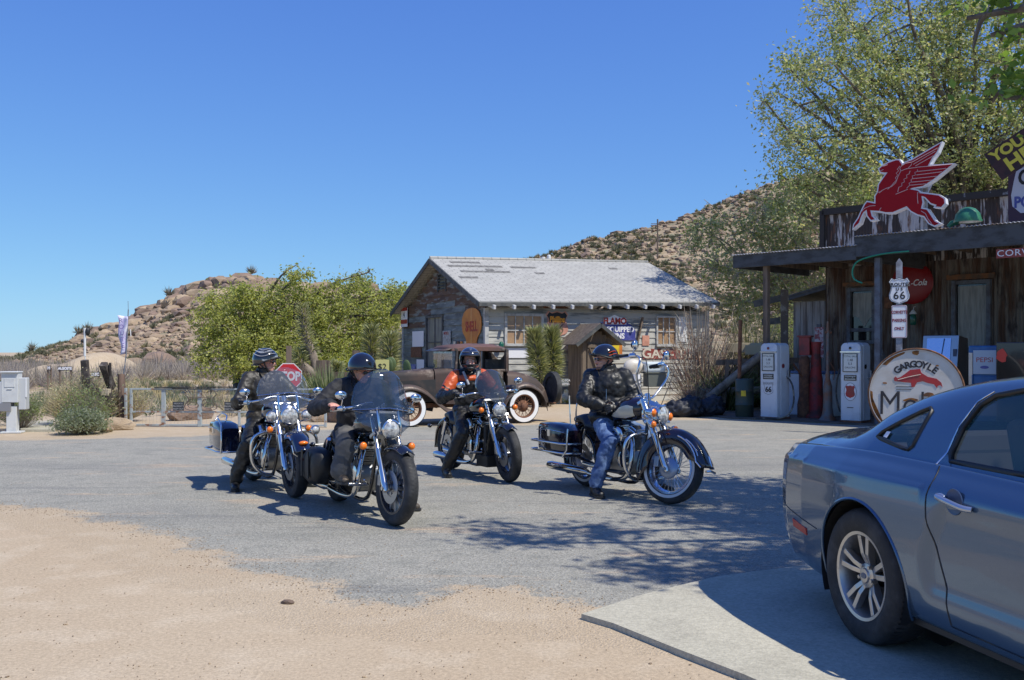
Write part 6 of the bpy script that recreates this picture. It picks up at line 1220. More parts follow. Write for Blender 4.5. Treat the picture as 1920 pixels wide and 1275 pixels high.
def head_geo(m, H):   # H: head frame, +x face, +z up, origin at head centre
    m.ell((-.012, 0, .035), (.098, .078, .088), H); m.ell((.03, 0, -.03), (.062, .060, .085), H); m.ell((.055, 0, -.085), (.034, .034, .026), H); m.ell((.02, 0, -.07), (.065, .055, .035), H)
    m.ell((.092, 0, -.012), (.014, .011, .026), H); m.ell((.107, 0, -.028), (.013, .013, .011), H); m.ell((.088, 0, .028), (.014, .05, .011), H)
    m.ell((.088, 0, -.058), (.012, .024, .0055), H); m.ell((.086, 0, -.069), (.012, .021, .006), H)
    for s in (-1, 1): m.ell((-.008, s * .080, -.005), (.018, .008, .030), H); m.ell((.062, s * .036, -.025), (.028, .022, .022), H)
def person(label, bike_t, J, opt):
    root_, S_, HT_, grips, e0 = bike_t
    o = M(); v = {k: (V(x) if not isinstance(x, (int, float)) else x) for k, x in J.items()}
    H = MX.Translation(v['hd']) @ Rz(v['yaw']) @ Ry(v.get('pitch', 0)); head_geo(o, H)
    nb = v['che'] + V((0, 0, .20)); o.cap_(nb, V(H @ V((-.02, 0, -.05))), .062, .056)
    up = (v['che'] - v['pel']).normalized(); fwd = V((math.cos(R(v['tw'])), math.sin(R(v['tw'])), 0)); lf = up.cross(fwd).normalized(); fwd = lf.cross(up); rot = MX((fwd, lf, up)).transposed(); bl = opt.get('bulk', 1)
    def torso(m, g=0):
        m.ell(v['pel'], (.125 * bl + g, .165 * bl + g, .12 + g), None, 16); mid = v['pel'].lerp(v['che'], .5); m.ell(mid, (.12 * bl + g, .155 * bl + g, .17 + g), None, 16, rot)
        m.ell(v['che'], (.125 * bl + g, .175 * bl + g, .19 + g), None, 16, rot); m.ell(v['che'] + up * .10, (.095 + g, .17 + g, .085 + g), None, 16, rot)
        m.cap_(v['shR'], v['shL'], .06 + g, .06 + g)
    def arm(m, s, g=0, upto=1.0):
        a, b, c = v['sh' + s], v['el' + s], v['wr' + s]; m.cap_(a, b, .062 + g, .048 + g); m.cap_(b, b.lerp(c, upto), .047 + g, (.033 if g == 0 else .040) + g)
    def leg(m, s, g=0, lo=1.0):
        a, b, c = v['pel'] + V((0, -.085 if s == 'R' else .085, -.02)), v['kn' + s], v['an' + s]; m.cap_(a, b, .092 + g, .062 + g); m.cap_(b, b.lerp(c, .35), .060 + g, .062 + g); m.cap_(b.lerp(c, .35), b.lerp(c, lo), .062 + g, (.045 if g == 0 else opt.get('hem', .05)) + g)
    def foot(m, s, g=0):
        a = v['an' + s]; t = v['to' + s]; d = (t - a); d.z = 0; d.normalize(); zf = t.z
        m.cap_(a + V((0, 0, .02)), V((a.x, a.y, zf + .05)), .042 + g, .042 + g); m.cap_(V((a.x, a.y, zf + .035)) - d * .04, V((a.x, a.y, zf + .035)) + d * .06, .034 + g, .038 + g); m.cap_(V((a.x, a.y, zf + .03)) + d * .05, V((a.x, a.y, zf + .024)) + d * .15, .038 + g, .026 + g)
    torso(o)
    for s in 'RL':
        arm(o, s); leg(o, s); foot(o, s)
        hd_ = v['hd' + s + '_d']; hn = v['hd' + s + '_n']; ht = v['hd' + s + '_t']; cu = J.get('curl' + s, (55, 45)); hand(o, v['wr' + s], hd_, hn, ht, cu)
    body = o.build('person', SKIN, None, 0); remesh(body, .0062, 0, 0, 1)
    body.matrix_world = MX.Translation(root_.location) @ Rz(math.degrees(root_.rotation_euler.z)) @ Sc(root_.scale.x, root_.scale.x, root_.scale.x)
    tag(body, label, 'person', 'motorcycle riders'); par = body
    J_ = M(); torso(J_, .028); [arm(J_, s, .024, .97) for s in 'RL']; J_.ell(v['pel'] + V((0, 0, .02)), (.165 * bl, .205 * bl, .10), None, 16); J_.tube([nb + V((-.01, 0, -.03)), nb + V((-.005, 0, .015)), nb + V((.0, 0, .05))], [.10, .088, .082], 16)
    for s in 'RL':
        a, b_, c = v['sh' + s], v['el' + s], v['wr' + s]
        for p_, q_, t_, r_ in ((a, b_, .62, .086), (a, b_, .78, .083), (a, b_, .92, .081), (b_, c, .12, .079), (b_, c, .30, .074), (b_, c, .48, .068), (b_, c, .97, .060)):
            d_ = (q_ - p_).normalized(); u_ = d_.orthogonal().normalized(); w_ = d_.cross(u_); d_ = (d_ + u_ * .35).normalized(); cc = p_.lerp(q_, t_); J_.tube([cc + (u_ * math.cos(k_) + w_ * math.sin(k_)) * (r_ - .006) + d_ * .012 * math.sin(2 * k_ + t_ * 9) for k_ in np.linspace(0, 6.283, 15)[:-1]], .0085, 6, closed=True)
    jk = J_.build('jacket', opt['jk'], par, 0); remesh(jk, .011, .040, .013)
    if opt.get('or'):   # orange yoke and upper sleeves
        q = M(); q.ell(v['che'] + up * .10, (.15, .205, .075), None, 18, rot)
        for s in 'RL': q.cap_(v['sh' + s], v['sh' + s].lerp(v['el' + s], .68), .094, .080)
        q.cap_(v['elL'], v['elL'].lerp(v['wrL'], .8), .079, .062)
        yk = q.build('orange_yoke', ORL, jk, 0); remesh(yk, .012, .03, .008)
        q = M(); q.tube([v['che'] + up * .19 + lf * .10 + fwd * .10, v['che'] + up * .03 + lf * .05 + fwd * .165], .018, 8); q.tube([v['che'] + up * .19 - lf * .10 + fwd * .10, v['che'] + up * .03 - lf * .04 + fwd * .165], .018, 8); q.build('grey_stripe', GRYL, jk, 60)
    else:
        q = M(); z0 = v['pel'].lerp(v['che'], .15) + fwd * (.16 * bl); q.tube([z0, v['pel'].lerp(v['che'], .6) + fwd * .165 * bl, v['che'] + up * .13 + fwd * .125], .003, 5); q.build('zip', STEEL, jk, 60)
        for s in (-1, 1):
            q = M(); a = v['che'] + up * .19; q.add([a + fwd * .06 + lf * s * .03, a + fwd * .125 - up * .05 + lf * s * .02, a + fwd * .145 - up * .12 + lf * s * .055, a + fwd * .10 - up * .02 + lf * s * .095, a + fwd * .02 + lf * s * .085 + up * .03], [(0, 1, 2, 3, 4)]); q.build('collar', opt['jk'], jk, 0, sol=.012)
    T_ = M(); T_.ell(v['pel'] + V((0, 0, -.01)), (.155 * bl, .185 * bl, .125), None, 16); [leg(T_, s, .020, opt.get('lo', .93)) for s in 'RL']
    for s in 'RL':
        b_, c = v['kn' + s], v['an' + s]; a = v['pel'] + V((0, -.085 if s == 'R' else .085, -.02))
        for p_, q_, t_, r_ in ((a, b_, .30, .104), (a, b_, .82, .092), (b_, c, .10, .088), (b_, c, .28, .084), (b_, c, .60, .078), (b_, c, .78, .074), (b_, c, .90, opt.get('hem', .05) + .02)):
            d_ = (q_ - p_).normalized(); u_ = d_.orthogonal().normalized(); w_ = d_.cross(u_); cc = p_.lerp(q_, t_); T_.tube([cc + (u_ * math.cos(k_) + w_ * math.sin(k_)) * (r_ - .007) + d_ * .02 * math.sin(2 * k_ + t_ * 9) for k_ in np.linspace(0, 6.283, 15)[:-1]], .009, 6, closed=True)
    tr = T_.build('trousers', opt['tr'], par, 0); remesh(tr, .012, .035, .014)
    for s in 'RL':
        b = M(); foot(b, s, .012); a, c = v['kn' + s], v['an' + s]
        if opt.get('tall'): b.cap_(a.lerp(c, .12), c, .092, .066)
        else: b.cap_(a.lerp(c, .75), c, .062, .058)
        bo = b.build('boot', opt.get('bt', LEATH), par, 0); remesh(bo, .009, .012, .004)
        t = v['to' + s]; d = (t - c); d.z = 0; d.normalize(); u = MX.Translation((c.x, c.y, t.z)) @ MX.Rotation(math.atan2(d.y, d.x), 4, 'Z'); q = M(); q.prism([(-.09, -.035), (-.09, .035), (-.02, .04), (.10, .052), (.17, .045), (.205, 0), (.17, -.045), (.10, -.052), (-.02, -.04)], -.012, .012, u); q.build('sole', BLACKP, bo, 0, bev=.004)
        if s not in opt.get('bare', ''):
            g = M(); hand(g, v['wr' + s], v['hd' + s + '_d'], v['hd' + s + '_n'], v['hd' + s + '_t'], J.get('curl' + s, (55, 45)), 1.06, .0112); d2 = (v['wr' + s] - v['el' + s]).normalized(); g.cap_(v['wr' + s] - d2 * .05, v['wr' + s], .043, .036); go = g.build('glove', opt.get('gl', LEATH), par, 0); remesh(go, .005, 0, 0, 1)
    k = opt['hel']
    if k in ('half', 'shorty', 'full'):
        rx, ry, rz = (.148, .128, .138) if k != 'full' else (.160, .138, .155); Hc = H @ Tm(-.008, 0, .03); vs = []; nu, nv = 40, 30
        for j in range(nv + 1):
            el = -90 + 180 * j / nv
            for i in range(nu): az = 360 * i / nu; ce = math.cos(R(el)); vs.append((rx * ce * math.cos(R(az)), ry * ce * math.sin(R(az)), rz * math.sin(R(el))))
        fs = []
        for j in range(nv):
            el = -90 + 180 * (j + .5) / nv
            for i in range(nu):
                az = (360 * (i + .5) / nu + 180) % 360 - 180; A = abs(az)
                if k == 'full': keep = el > -52 and not (A < 62 and -26 < el < 17)
                elif k == 'half': keep = el > interp(A, [(0, 14), (40, 8), (75, -6), (110, -26), (180, -30)])
                else: keep = el > interp(A, [(0, 16), (40, 12), (80, -2), (120, -12), (180, -14)])
                if keep: a = j * nu + i; b_ = j * nu + (i + 1) % nu; fs.append((a, b_, b_ + nu, a + nu))
        m = M(); m.add(vs, fs, Hc); he = m.build('helmet', opt['hm'], par, 180, sol=.016)
        q = he.modifiers.new('s', 'SMOOTH'); q.iterations = 2; he.modifiers.move(1, 0)
        if k == 'half' or k == 'shorty':
            m = M(); m.tube([(rx * 1.03 * math.cos(R(a)) * (1.0 + (.10 if abs(a) < 40 else 0)), ry * 1.03 * math.sin(R(a)), rz * math.sin(R(interp(abs(a), [(0, 13), (40, 9), (75, -4), (110, -22), (180, -26)] if k == 'half' else [(0, 15), (40, 11), (80, -2), (120, -11), (180, -13)])))) for a in np.arange(-180, 180, 12)], .007, 6, Hc, closed=True); m.build('rim_trim', BLACKP, he, 60)
            m = M(); 
            for s in (-1, 1): m.tube([(.01, s * .122, .0), (.03, s * .088, -.06), (.035, s * .04, -.115), (.035, 0, -.122)], .009, 6, H); m.tube([(-.05, s * .11, -.01), (-.0, s * .088, -.06)], .009, 6, H)
            m.build('chin_strap', BLACKP, he, 60)
            if opt.get('flame'):
                for s in (-1, 1):
                    for z in (-.01, .02): m = M(); m.tube([(rx * math.cos(R(a)) * 1.055 * math.cos(R(14 + z * 600)), s * ry * 1.06 * math.sin(R(a)) * math.cos(R(14 + z * 600)), .03 + z + .012 * math.sin(a * .07)) for a in range(84, 128, 6)], .007, 5, Hc, flat=.4); m.build('flame_decal', mat('orange_decal', (.8, .12, .02), .4), he, 60)
            if opt.get('stripe'):
                for z in (25, 42, 60): m = M(); m.tube([(rx * 1.04 * math.cos(R(a)) * math.cos(R(z)), -ry * 1.05 * math.sin(R(a)) * math.cos(R(z)), rz * 1.04 * math.sin(R(z + 7 * math.sin(a * .05)))) for a in range(25, 150, 8)], .009, 5, Hc, flat=.4); m.build('silver_stripe', GRYL, he, 60)
        else:
            m = M(); m.tube([(rx * 1.04 * math.cos(R(a)) * math.cos(R(e)), ry * 1.04 * math.sin(R(a)) * math.cos(R(e)), rz * 1.03 * math.sin(R(e))) for a, e in [(x, 17) for x in range(-60, 61, 12)] + [(62, -4)] + [(x, -26) for x in range(60, -61, -12)] + [(-62, -4)]], .008, 6, Hc, closed=True); m.build('opening_trim', BLACKP, he, 60)
            m = M(); m.ell((.128, 0, -.082), (.03, .05, .022), H); m.build('chin_vent', BLACKP, he, 60)
            for s in (-1, 1): m = M(); m.tube([(rx * 1.03 * math.cos(R(a)) * math.cos(R(35)), s * ry * 1.05 * math.sin(R(a)) * math.cos(R(35)), rz * 1.04 * math.sin(R(35))) for a in range(8, 80, 8)], .007, 5, Hc, flat=.4); m.build('silver_stripe', GRYL, he, 60)
            m = M(); m.ell((.03, 0, .128), (.05, .03, .03), H); m.build('crown_badge', mat('gold_badge', (.45, .34, .12), .4), he, 60)
    # eyes / sunglasses, beard, brows
    if opt.get('shades'):
        m = M(); 
        for s in (-1, 1): m.ell((.094, s * .033, .008), (.012, .030, .019), H); m.tube([(.09, s * .062, .012), (.05, s * .084, .012), (-.01, s * .084, .008)], .004, 5, H)
        m.tube([(.102, -.01, .012), (.106, 0, .014), (.102, .01, .012)], .004, 5, H); m.build('sunglasses', BLACKM, par, 60)
    else:
        for s in (-1, 1):
            m = M(); m.ell((.081, s * .032, .008), (.012, .014, .009), H); e = m.build('eye', mat('eye_white', (.7, .68, .65), .2), par, 60); m = M(); m.ell((.0915, s * .032, .008), (.003, .006, .006), H); m.build('iris', BLACKM, e, 60)
            m = M(); m.tube([(.094, s * .014, .028), (.098, s * .032, .032), (.086, s * .052, .027)], .004, 5, H); m.build('eyebrow', HAIR, par, 60)
    if opt.get('beard'): m = M(); m.ell((.055, 0, -.088), (.048, .045, .030), H); m.ell((.094, 0, -.047), (.010, .026, .006), H); m.ell((.02, 0, -.07), (.06, .062, .035), H); b_ = m.build('beard', mat('short_beard', (.20, .10, .06), .8, c2=(.33, .17, .11), ns=40), par, 60); remesh(b_, .006, 0, 0)
    if opt.get('hair'): m = M(); m.ell((-.05, 0, .0), (.075, .085, .08), H); m.build('hair', HAIR, par, 60)
    return body
def J0(L, seat, lean=0):
    px = -L + .44; return px
def pose(b, L, seat, lean, twist, hd, yaw, pitch, armR, armL, legs):
    px = -L + .50; pel = V((px, 0, seat + .105)); tw = R(twist); up = V((math.sin(R(lean)), 0, math.cos(R(lean)))); che = pel + up * .33
    side = V((-math.sin(tw), math.cos(tw), 0)); sh = che + up * .12
    J = dict(pel=pel, che=che, tw=twist, shL=sh + side * .175, shR=sh - side * .175, hd=che + up * .33 + V(hd), yaw=yaw, pitch=pitch)
    for s, a in (('R', armR), ('L', armL)):
        J['el' + s], J['wr' + s], J['hd%s_d' % s], J['hd%s_n' % s], J['hd%s_t' % s] = a[:5]
        if len(a) > 5: J['curl' + s] = a[5]
    for s, a in legs.items(): J['kn' + s], J['an' + s], J['to' + s] = a
    return J
def gripped(b, s, elb):
    g = V(b[3][0 if s == 'R' else 1]); sg = -1 if s == 'R' else 1
    w = g + V((-.075, sg * .01, .035)); return (elb, w, V((.9, -sg * .10, .05)), V((.1, 0, -1)), V((0, -sg, 0)), (38, 62))
def footdown(s, kx, ky, kz, ax, ay, tx=None, z=.012):
    sg = -1 if s == 'R' else 1; return (V((kx, sg * ky, kz)), V((ax, sg * ay, .10)), V((ax + .2, sg * (ay + .05), z)))
def footpeg(s, kx, ky, kz, ax, ay, az): sg = -1 if s == 'R' else 1; return (V((kx, sg * ky, kz)), V((ax, sg * ay, az)), V((ax + .2, sg * (ay + .03), az - .08)))
# rider 1: hands resting, looks to his left
L = 1.60
J = pose(B1, L, .66, -2, 6, (.03, .01, -.03), 58, 0, gripped(B1, 'R', V((-.98, -.35, .94))), gripped(B1, 'L', V((-.94, .34, .95))), dict(R=footdown('R', -.70, .30, .54, -.86, .40), L=footdown('L', -.70, .30, .54, -.84, .40)))
person('rider in black leather and silver striped helmet looking sideways at the stop sign', B1, J, dict(jk=BRNL, tr=LEATH, tall=0, hem=.055, hel='half', hm=mat('black_helmet_silver', (.015, .018, .02), .12, coat=1, c2=(.35, .37, .38), ns=5, st=(1, 1, 4), lo=.56, hi=.60), stripe=1, shades=1, beard=0, bulk=1.08))
# rider 2
J = pose(B2, 1.60, .64, 12, -8, (.06, .0, -.05), 20, 18, gripped(B2, 'R', V((-.99, -.44, .98))), gripped(B2, 'L', V((-.93, .38, .96))), dict(R=footpeg('R', -.58, -.0 + .24, .72, -.52, .27, .40), L=footdown('L', -.62, .34, .52, -.88, .44)))
J['knR'] = V((-.60, -.27, .66)); J['anR'] = V((-.62, -.30, .40)); J['toR'] = V((-.42, -.31, .33)); J['toL'] = V((-.62, .47, .012)); J['anL'] = V((-.80, .42, .10))
person('rider in black cloth jacket, grey trousers and round glossy black helmet, nearest the camera', B2, J, dict(jk=CLOTH, tr=GREYT, hem=.075, lo=.93, bt=mat('scuffed_brown_boot', (.05, .04, .03), .6, c2=(.15, .11, .07), ns=20), hel='half', hm=BKP, shades=1, bare='R', bulk=1.05))
# rider 3
J = pose(B3, 1.56, .68, 4, -14, (.05, -.02, -.02), -24, 0, gripped(B3, 'R', V((-.98, -.42, .96))), gripped(B3, 'L', V((-.86, .34, .99))), dict(R=footdown('R', -.66, .27, .54, -.86, .40), L=footdown('L', -.66, .26, .54, -.74, .42)))
person('rider in orange and black leathers with an open full helmet before the rusty coupe', B3, J, dict(jk=LEATH, tr=LEATH, tall=1, hel='full', hm=mat('dark_blue_helmet', (.02, .028, .055), .12, coat=1, c2=(.10, .11, .13), ns=9, lo=.6, hi=.63), hair=0, **{'or': 1}))
# rider 4: arms folded in front, looks back to his right
J = pose(B4, 1.55, .66, -2, -42, (-.01, -.03, -.035), -100, 2, (V((-1.05, -.33, .98)), V((-.90, -.20, .92)), V((.35, .85, -.25)), V((-.8, .3, -.2)), V((0, .3, 1)), (35, 40)), (V((-.84, .20, .98)), V((-.80, -.07, .90)), V((.1, -1, -.05)), V((-.9, 0, -.3)), V((0, -.2, 1)), (35, 40)), dict(R=footdown('R', -.68, .26, .56, -.78, .36), L=footdown('L', -.62, .28, .54, -.70, .40)))
person('rider in black leather jacket and blue jeans with folded hands and flame marked helmet', B4, J, dict(jk=LEATH, tr=JEAN, hem=.055, lo=.93, hel='shorty', hm=BKP, flame=1, shades=1, beard=1, bulk=1.16))
# ---------------------------------------------------------------- blue coupe (local x forward from the rear axle, z up)
CP = mat('metallic_blue_grey_paint', (.065, .12, .20), .24, .55, coat=1)
CG = bpy.data.materials.new('tinted_car_glass'); CG.use_nodes = True; glassy(CG, (.03, .10, .10), .38, .02)
SEAL = mat('window_seal', .012, .5); IVORY = mat('grey_cloth_interior', (.10, .10, .105), .9)
car = thing('parked_car', 'shiny blue grey two door coupe parked at the right edge', 'car', (2.76, 5.36, .03), 12 - 90, None, 1.04)
ROOF = [(-1.12, .93), (-1.08, .985), (-.95, 1.015), (-.75, 1.03), (-.50, 1.055), (-.25, 1.155), (.05, 1.265), (.35, 1.335), (.7, 1.378), (1.05, 1.388), (1.4, 1.36), (1.7, 1.27), (2.0, 1.12), (2.2, 1.02), (2.5, 1.0), (3.0, .965), (3.4, .91), (3.58, .84), (3.63, .76)]
rc_ = cat_rom([(x, 0, z) for x, z in ROOF], 8); RXT = [(p.x, p.z) for p in rc_]
BELT = [(-1.12, .84), (-1.0, .90), (-.6, .925), (0, .935), (.6, .925), (1.4, .90), (2.2, .90), (3.0, .86), (3.5, .78), (3.63, .70)]
WID = [(-1.13, .62), (-1.11, .70), (-1.08, .76), (-1.0, .83), (-.85, .885), (-.6, .92), (-.2, .938), (.4, .935), (1.4, .93), (2.4, .935), (3.0, .92), (3.3, .87), (3.5, .76), (3.6, .62), (3.64, .45)]
def prof(x):
    zr = interp(x, RXT); zb = interp(x, BELT); w = interp(x, WID) / .935; fr = sstep(-.62, -.15, x) * (1 - sstep(1.75, 2.25, x)); lowz = interp(x, [(-1.12, .29), (-1.0, .25), (-.4, .22), (3.0, .2), (3.6, .24)])
    fl = math.exp(-((x) / .46) ** 2) * .022 + math.exp(-((x - 2.72) / .46) ** 2) * .022
    lowt = interp(x, [(-1.13, .05), (-.95, .03), (-.5, 0), (3, 0)])
    P_ = [(.80 - lowt * 2, lowz - .02), (.885 - lowt, lowz + .02), (.915 - lowt * .5, .36), (.928 + fl * .6, .48), (.935 + fl, .60), (.935 + fl, .70), (.925 + fl, .80), (.90 + fl * .5, zb - .055), (.862, zb - .008), (.835, zb + .012 * (1 + fr))]
    dz = zr - zb; ga = [(.80, .02), (.775, .14), (.735, .36), (.685, .60), (.63, .80), (.555, .925), (.42, .975), (.22, .995), (0, 1.0)]
    da = [(.80, .12), (.76, .25), (.70, .42), (.62, .58), (.53, .72), (.44, .83), (.32, .92), (.16, .98), (0, 1.0)]
    P_ += [(a * fr + c * (1 - fr), zb + (b * fr + d * (1 - fr)) * dz) for (a, b), (c, d) in zip(ga, da)]
    return [(y * w if z < zb + .05 or fr < .5 else y * (w * .5 + .5), z) for y, z in P_]
NXG, NVG = 400, 6
xsg = [-1.125 + (3.64 + 1.125) * i / NXG for i in range(NXG + 1)]
VV = []; 
for x in xsg:
    p = cat_rom([(0, y, z) for y, z in prof(x)], NVG); row = []
    for q in p:
        y = q.y; z = q.z
        # side scallop
        if y > .8 and .18 < z < .86:
            a = sstep(.48, .58, x - .12 * sstep(.5, .85, z)) * sstep(.34 + .0 * x, .44, z) * (1 - sstep(.70, .84, z)) * (1 - sstep(2.0, 2.2, x)); y -= .026 * a
            if x < .5: y += .012 * math.exp(-((z - .86 + .0 * x) / .04) ** 2)
        row.append((y, z))
    VV.append(row)
NR = len(VV[0])
WHC = [(0, .345, .378), (2.72, .345, .378)]
def inpoly(px, pz, poly):
    c = False; n = len(poly)
    for i in range(n):
        x1, z1 = poly[i]; x2, z2 = poly[i - 1]
        if (z1 > pz) != (z2 > pz) and px < (x2 - x1) * (pz - z1) / (z2 - z1) + x1: c = not c
    return c
def rpoly(p, r=3): return [(q.x, q.z) for q in cat_rom([(a, 0, b) for a, b in p] + [(p[0][0], 0, p[0][1])], r)][:-1]
def dens(p, st=.05, op=0):
    out = []
    for i in range(len(p) - op):
        a, b = p[i], p[(i + 1) % len(p)]; k = max(1, int(math.hypot(b[0] - a[0], b[1] - a[1]) / st)); out += [(a[0] + (b[0] - a[0]) * j / k, a[1] + (b[1] - a[1]) * j / k) for j in range(k)]
    return out + [p[-1]] * op
QW = dens([(-.13, 1.02), (-.11, 1.05), (.01, 1.11), (.14, 1.168), (.20, 1.188), (.228, 1.175), (.205, 1.005), (.185, .986), (.14, .988)], .03)
DW = dens([(.52, .965), (.505, 1.0), (.52, 1.12), (.57, 1.22), (.64, 1.268), (.80, 1.298), (1.1, 1.305), (1.3, 1.28), (1.5, 1.20), (1.75, 1.05), (1.86, .955), (1.80, .945)], .04)
RWp = [(-.44, -.50), (-.44, .50), (.30, .46), (.30, -.46)]; FW = [(1.47, -.52), (1.47, .52), (2.12, .66), (2.12, -.66)]
def kind_of(x, y, z):
    if y > .5 and z > .9:
        if inpoly(x, z, QW): return 'q'
        if inpoly(x, z, DW): return 'd'
    if y < .58 and z > 1.02:
        if -.46 < x < .22 and y < .52: return 'r'
        if 1.5 < x < 2.1 and y < .50 + (x - 1.5) * .2: return 'f'
    if y > .55:
        for cx_, cz_, r_ in WHC:
            if (x - cx_) ** 2 + (z - cz_) ** 2 < r_ * r_: return 'w'
    return ''
parts = {k: M() for k in ('', 'q', 'd', 'r', 'f')}; 
grid = np.array([[[xsg[i], VV[i][j][0], VV[i][j][1]] for j in range(NR)] for i in range(NXG + 1)])
# snap lattice points close to arch circles
for i in range(NXG + 1):
    for j in range(NR):
        x, y, z = grid[i, j]
        if y > .6 and z < .8:
            for cx_, cz_, r_ in WHC:
                d = math.hypot(x - cx_, z - cz_)
                if abs(d - r_) < .013: grid[i, j, 0] = cx_ + (x - cx_) * r_ / d; grid[i, j, 2] = cz_ + (z - cz_) * r_ / d
fcs = {k: [] for k in parts}; allv = grid.reshape(-1, 3); N0 = len(allv)
for i in range(NXG):
    for j in range(NR - 1):
        c = (grid[i, j] + grid[i + 1, j] + grid[i, j + 1] + grid[i + 1, j + 1]) / 4; k = kind_of(*c)
        if k != 'w': fcs[k].append((i * NR + j, i * NR + j + 1, (i + 1) * NR + j + 1, (i + 1) * NR + j))
def mirrored(k, ins=0):
    f = np.array(fcs[k]); used = np.unique(f); mp = np.full(N0, -1); mp[used] = np.arange(len(used)); v = allv[used].copy(); v[:, 1] -= ins; f = mp[f]; v2 = v.copy(); v2[:, 1] *= -1
    return np.concatenate([v, v2]), np.concatenate([f, f[:, ::-1] + len(v)])
v, f = mirrored(''); bd = npmesh('body', v, f, CP, car, smooth=True)
for k, nm in (('q', 'quarter_window'), ('d', 'door_window'), ('r', 'rear_window'), ('f', 'windscreen')):
    v, f = mirrored(k, .006 if k in 'qd' else 0); 
    if k in 'qd':
        h_ = len(v) // 2; fh = len(f) // 2
        npmesh(nm, v[:h_], f[:fh], CG, car, smooth=True); npmesh(nm, v[h_:], f[fh:] - h_, CG, car, smooth=True)
    else: v[:, 2] -= .004; npmesh(nm, v, f, CG, car, smooth=True)
for i in (0, NXG):   # tail and nose caps
    m = M(); r_ = [tuple(p) for p in grid[i]]; r_ += [(p[0], -p[1], p[2]) for p in grid[i][::-1]]; m.add(r_, [tuple(range(len(r_)))]); m.build('end_panel', CP, car, 0)
def ysurf(x, z):   # half width of the body side at x,z
    i = min(range(NXG + 1), key=lambda q: abs(xsg[q] - x)); row = VV[i]
    for a, b in zip(row, row[1:]):
        if a[1] <= z <= b[1] and b[1] > a[1]: return a[0] + (b[0] - a[0]) * (z - a[1]) / (b[1] - a[1])
    return row[-1][0]
def strip(nm, pts, r, mt, off=.0, par=None, closed=False, flat=1, sides=(-1, 1)):
    for s in sides: m = M(); m.tube([(x, s * (ysurf(x, z) + off), z) for x, z in pts], r, 6, closed=closed, flat=flat); m.build(nm, mt, par or car, 60)
strip('window_seal', QW, .011, SEAL, 0, closed=True); strip('window_seal', DW, .013, SEAL, 0, closed=True)
strip('reflection_line', dens([(.49, .95), (.475, 1.0), (.49, 1.12), (.54, 1.235), (.61, 1.285)], .03, 1), .004, CHROME, .003)  # bright chrome line standing in for a reflection beside the door glass
door = dens([(.68, .27), (.65, .42), (.60, .58), (.555, .72), (.54, .82), (.545, .89), (.52, .945)], .03, 1); strip('door_gap', door, .0035, SEAL, .0005)
strip('door_gap', dens([(1.80, .93), (1.84, .7), (1.82, .4), (1.78, .27)], .04, 1), .0035, SEAL, .0005); strip('door_gap', dens([(.68, .265), (1.78, .25)], .05, 1), .0035, SEAL, .0005)
strip('bumper_gap', dens([(-1.09, .66), (-1.0, .60), (-.80, .55), (-.60, .525), (-.42, .50)], .03, 1), .003, SEAL, .0005); strip('bumper_gap', dens([(-1.10, .80), (-1.085, .66)], .02, 1), .003, SEAL, .001)
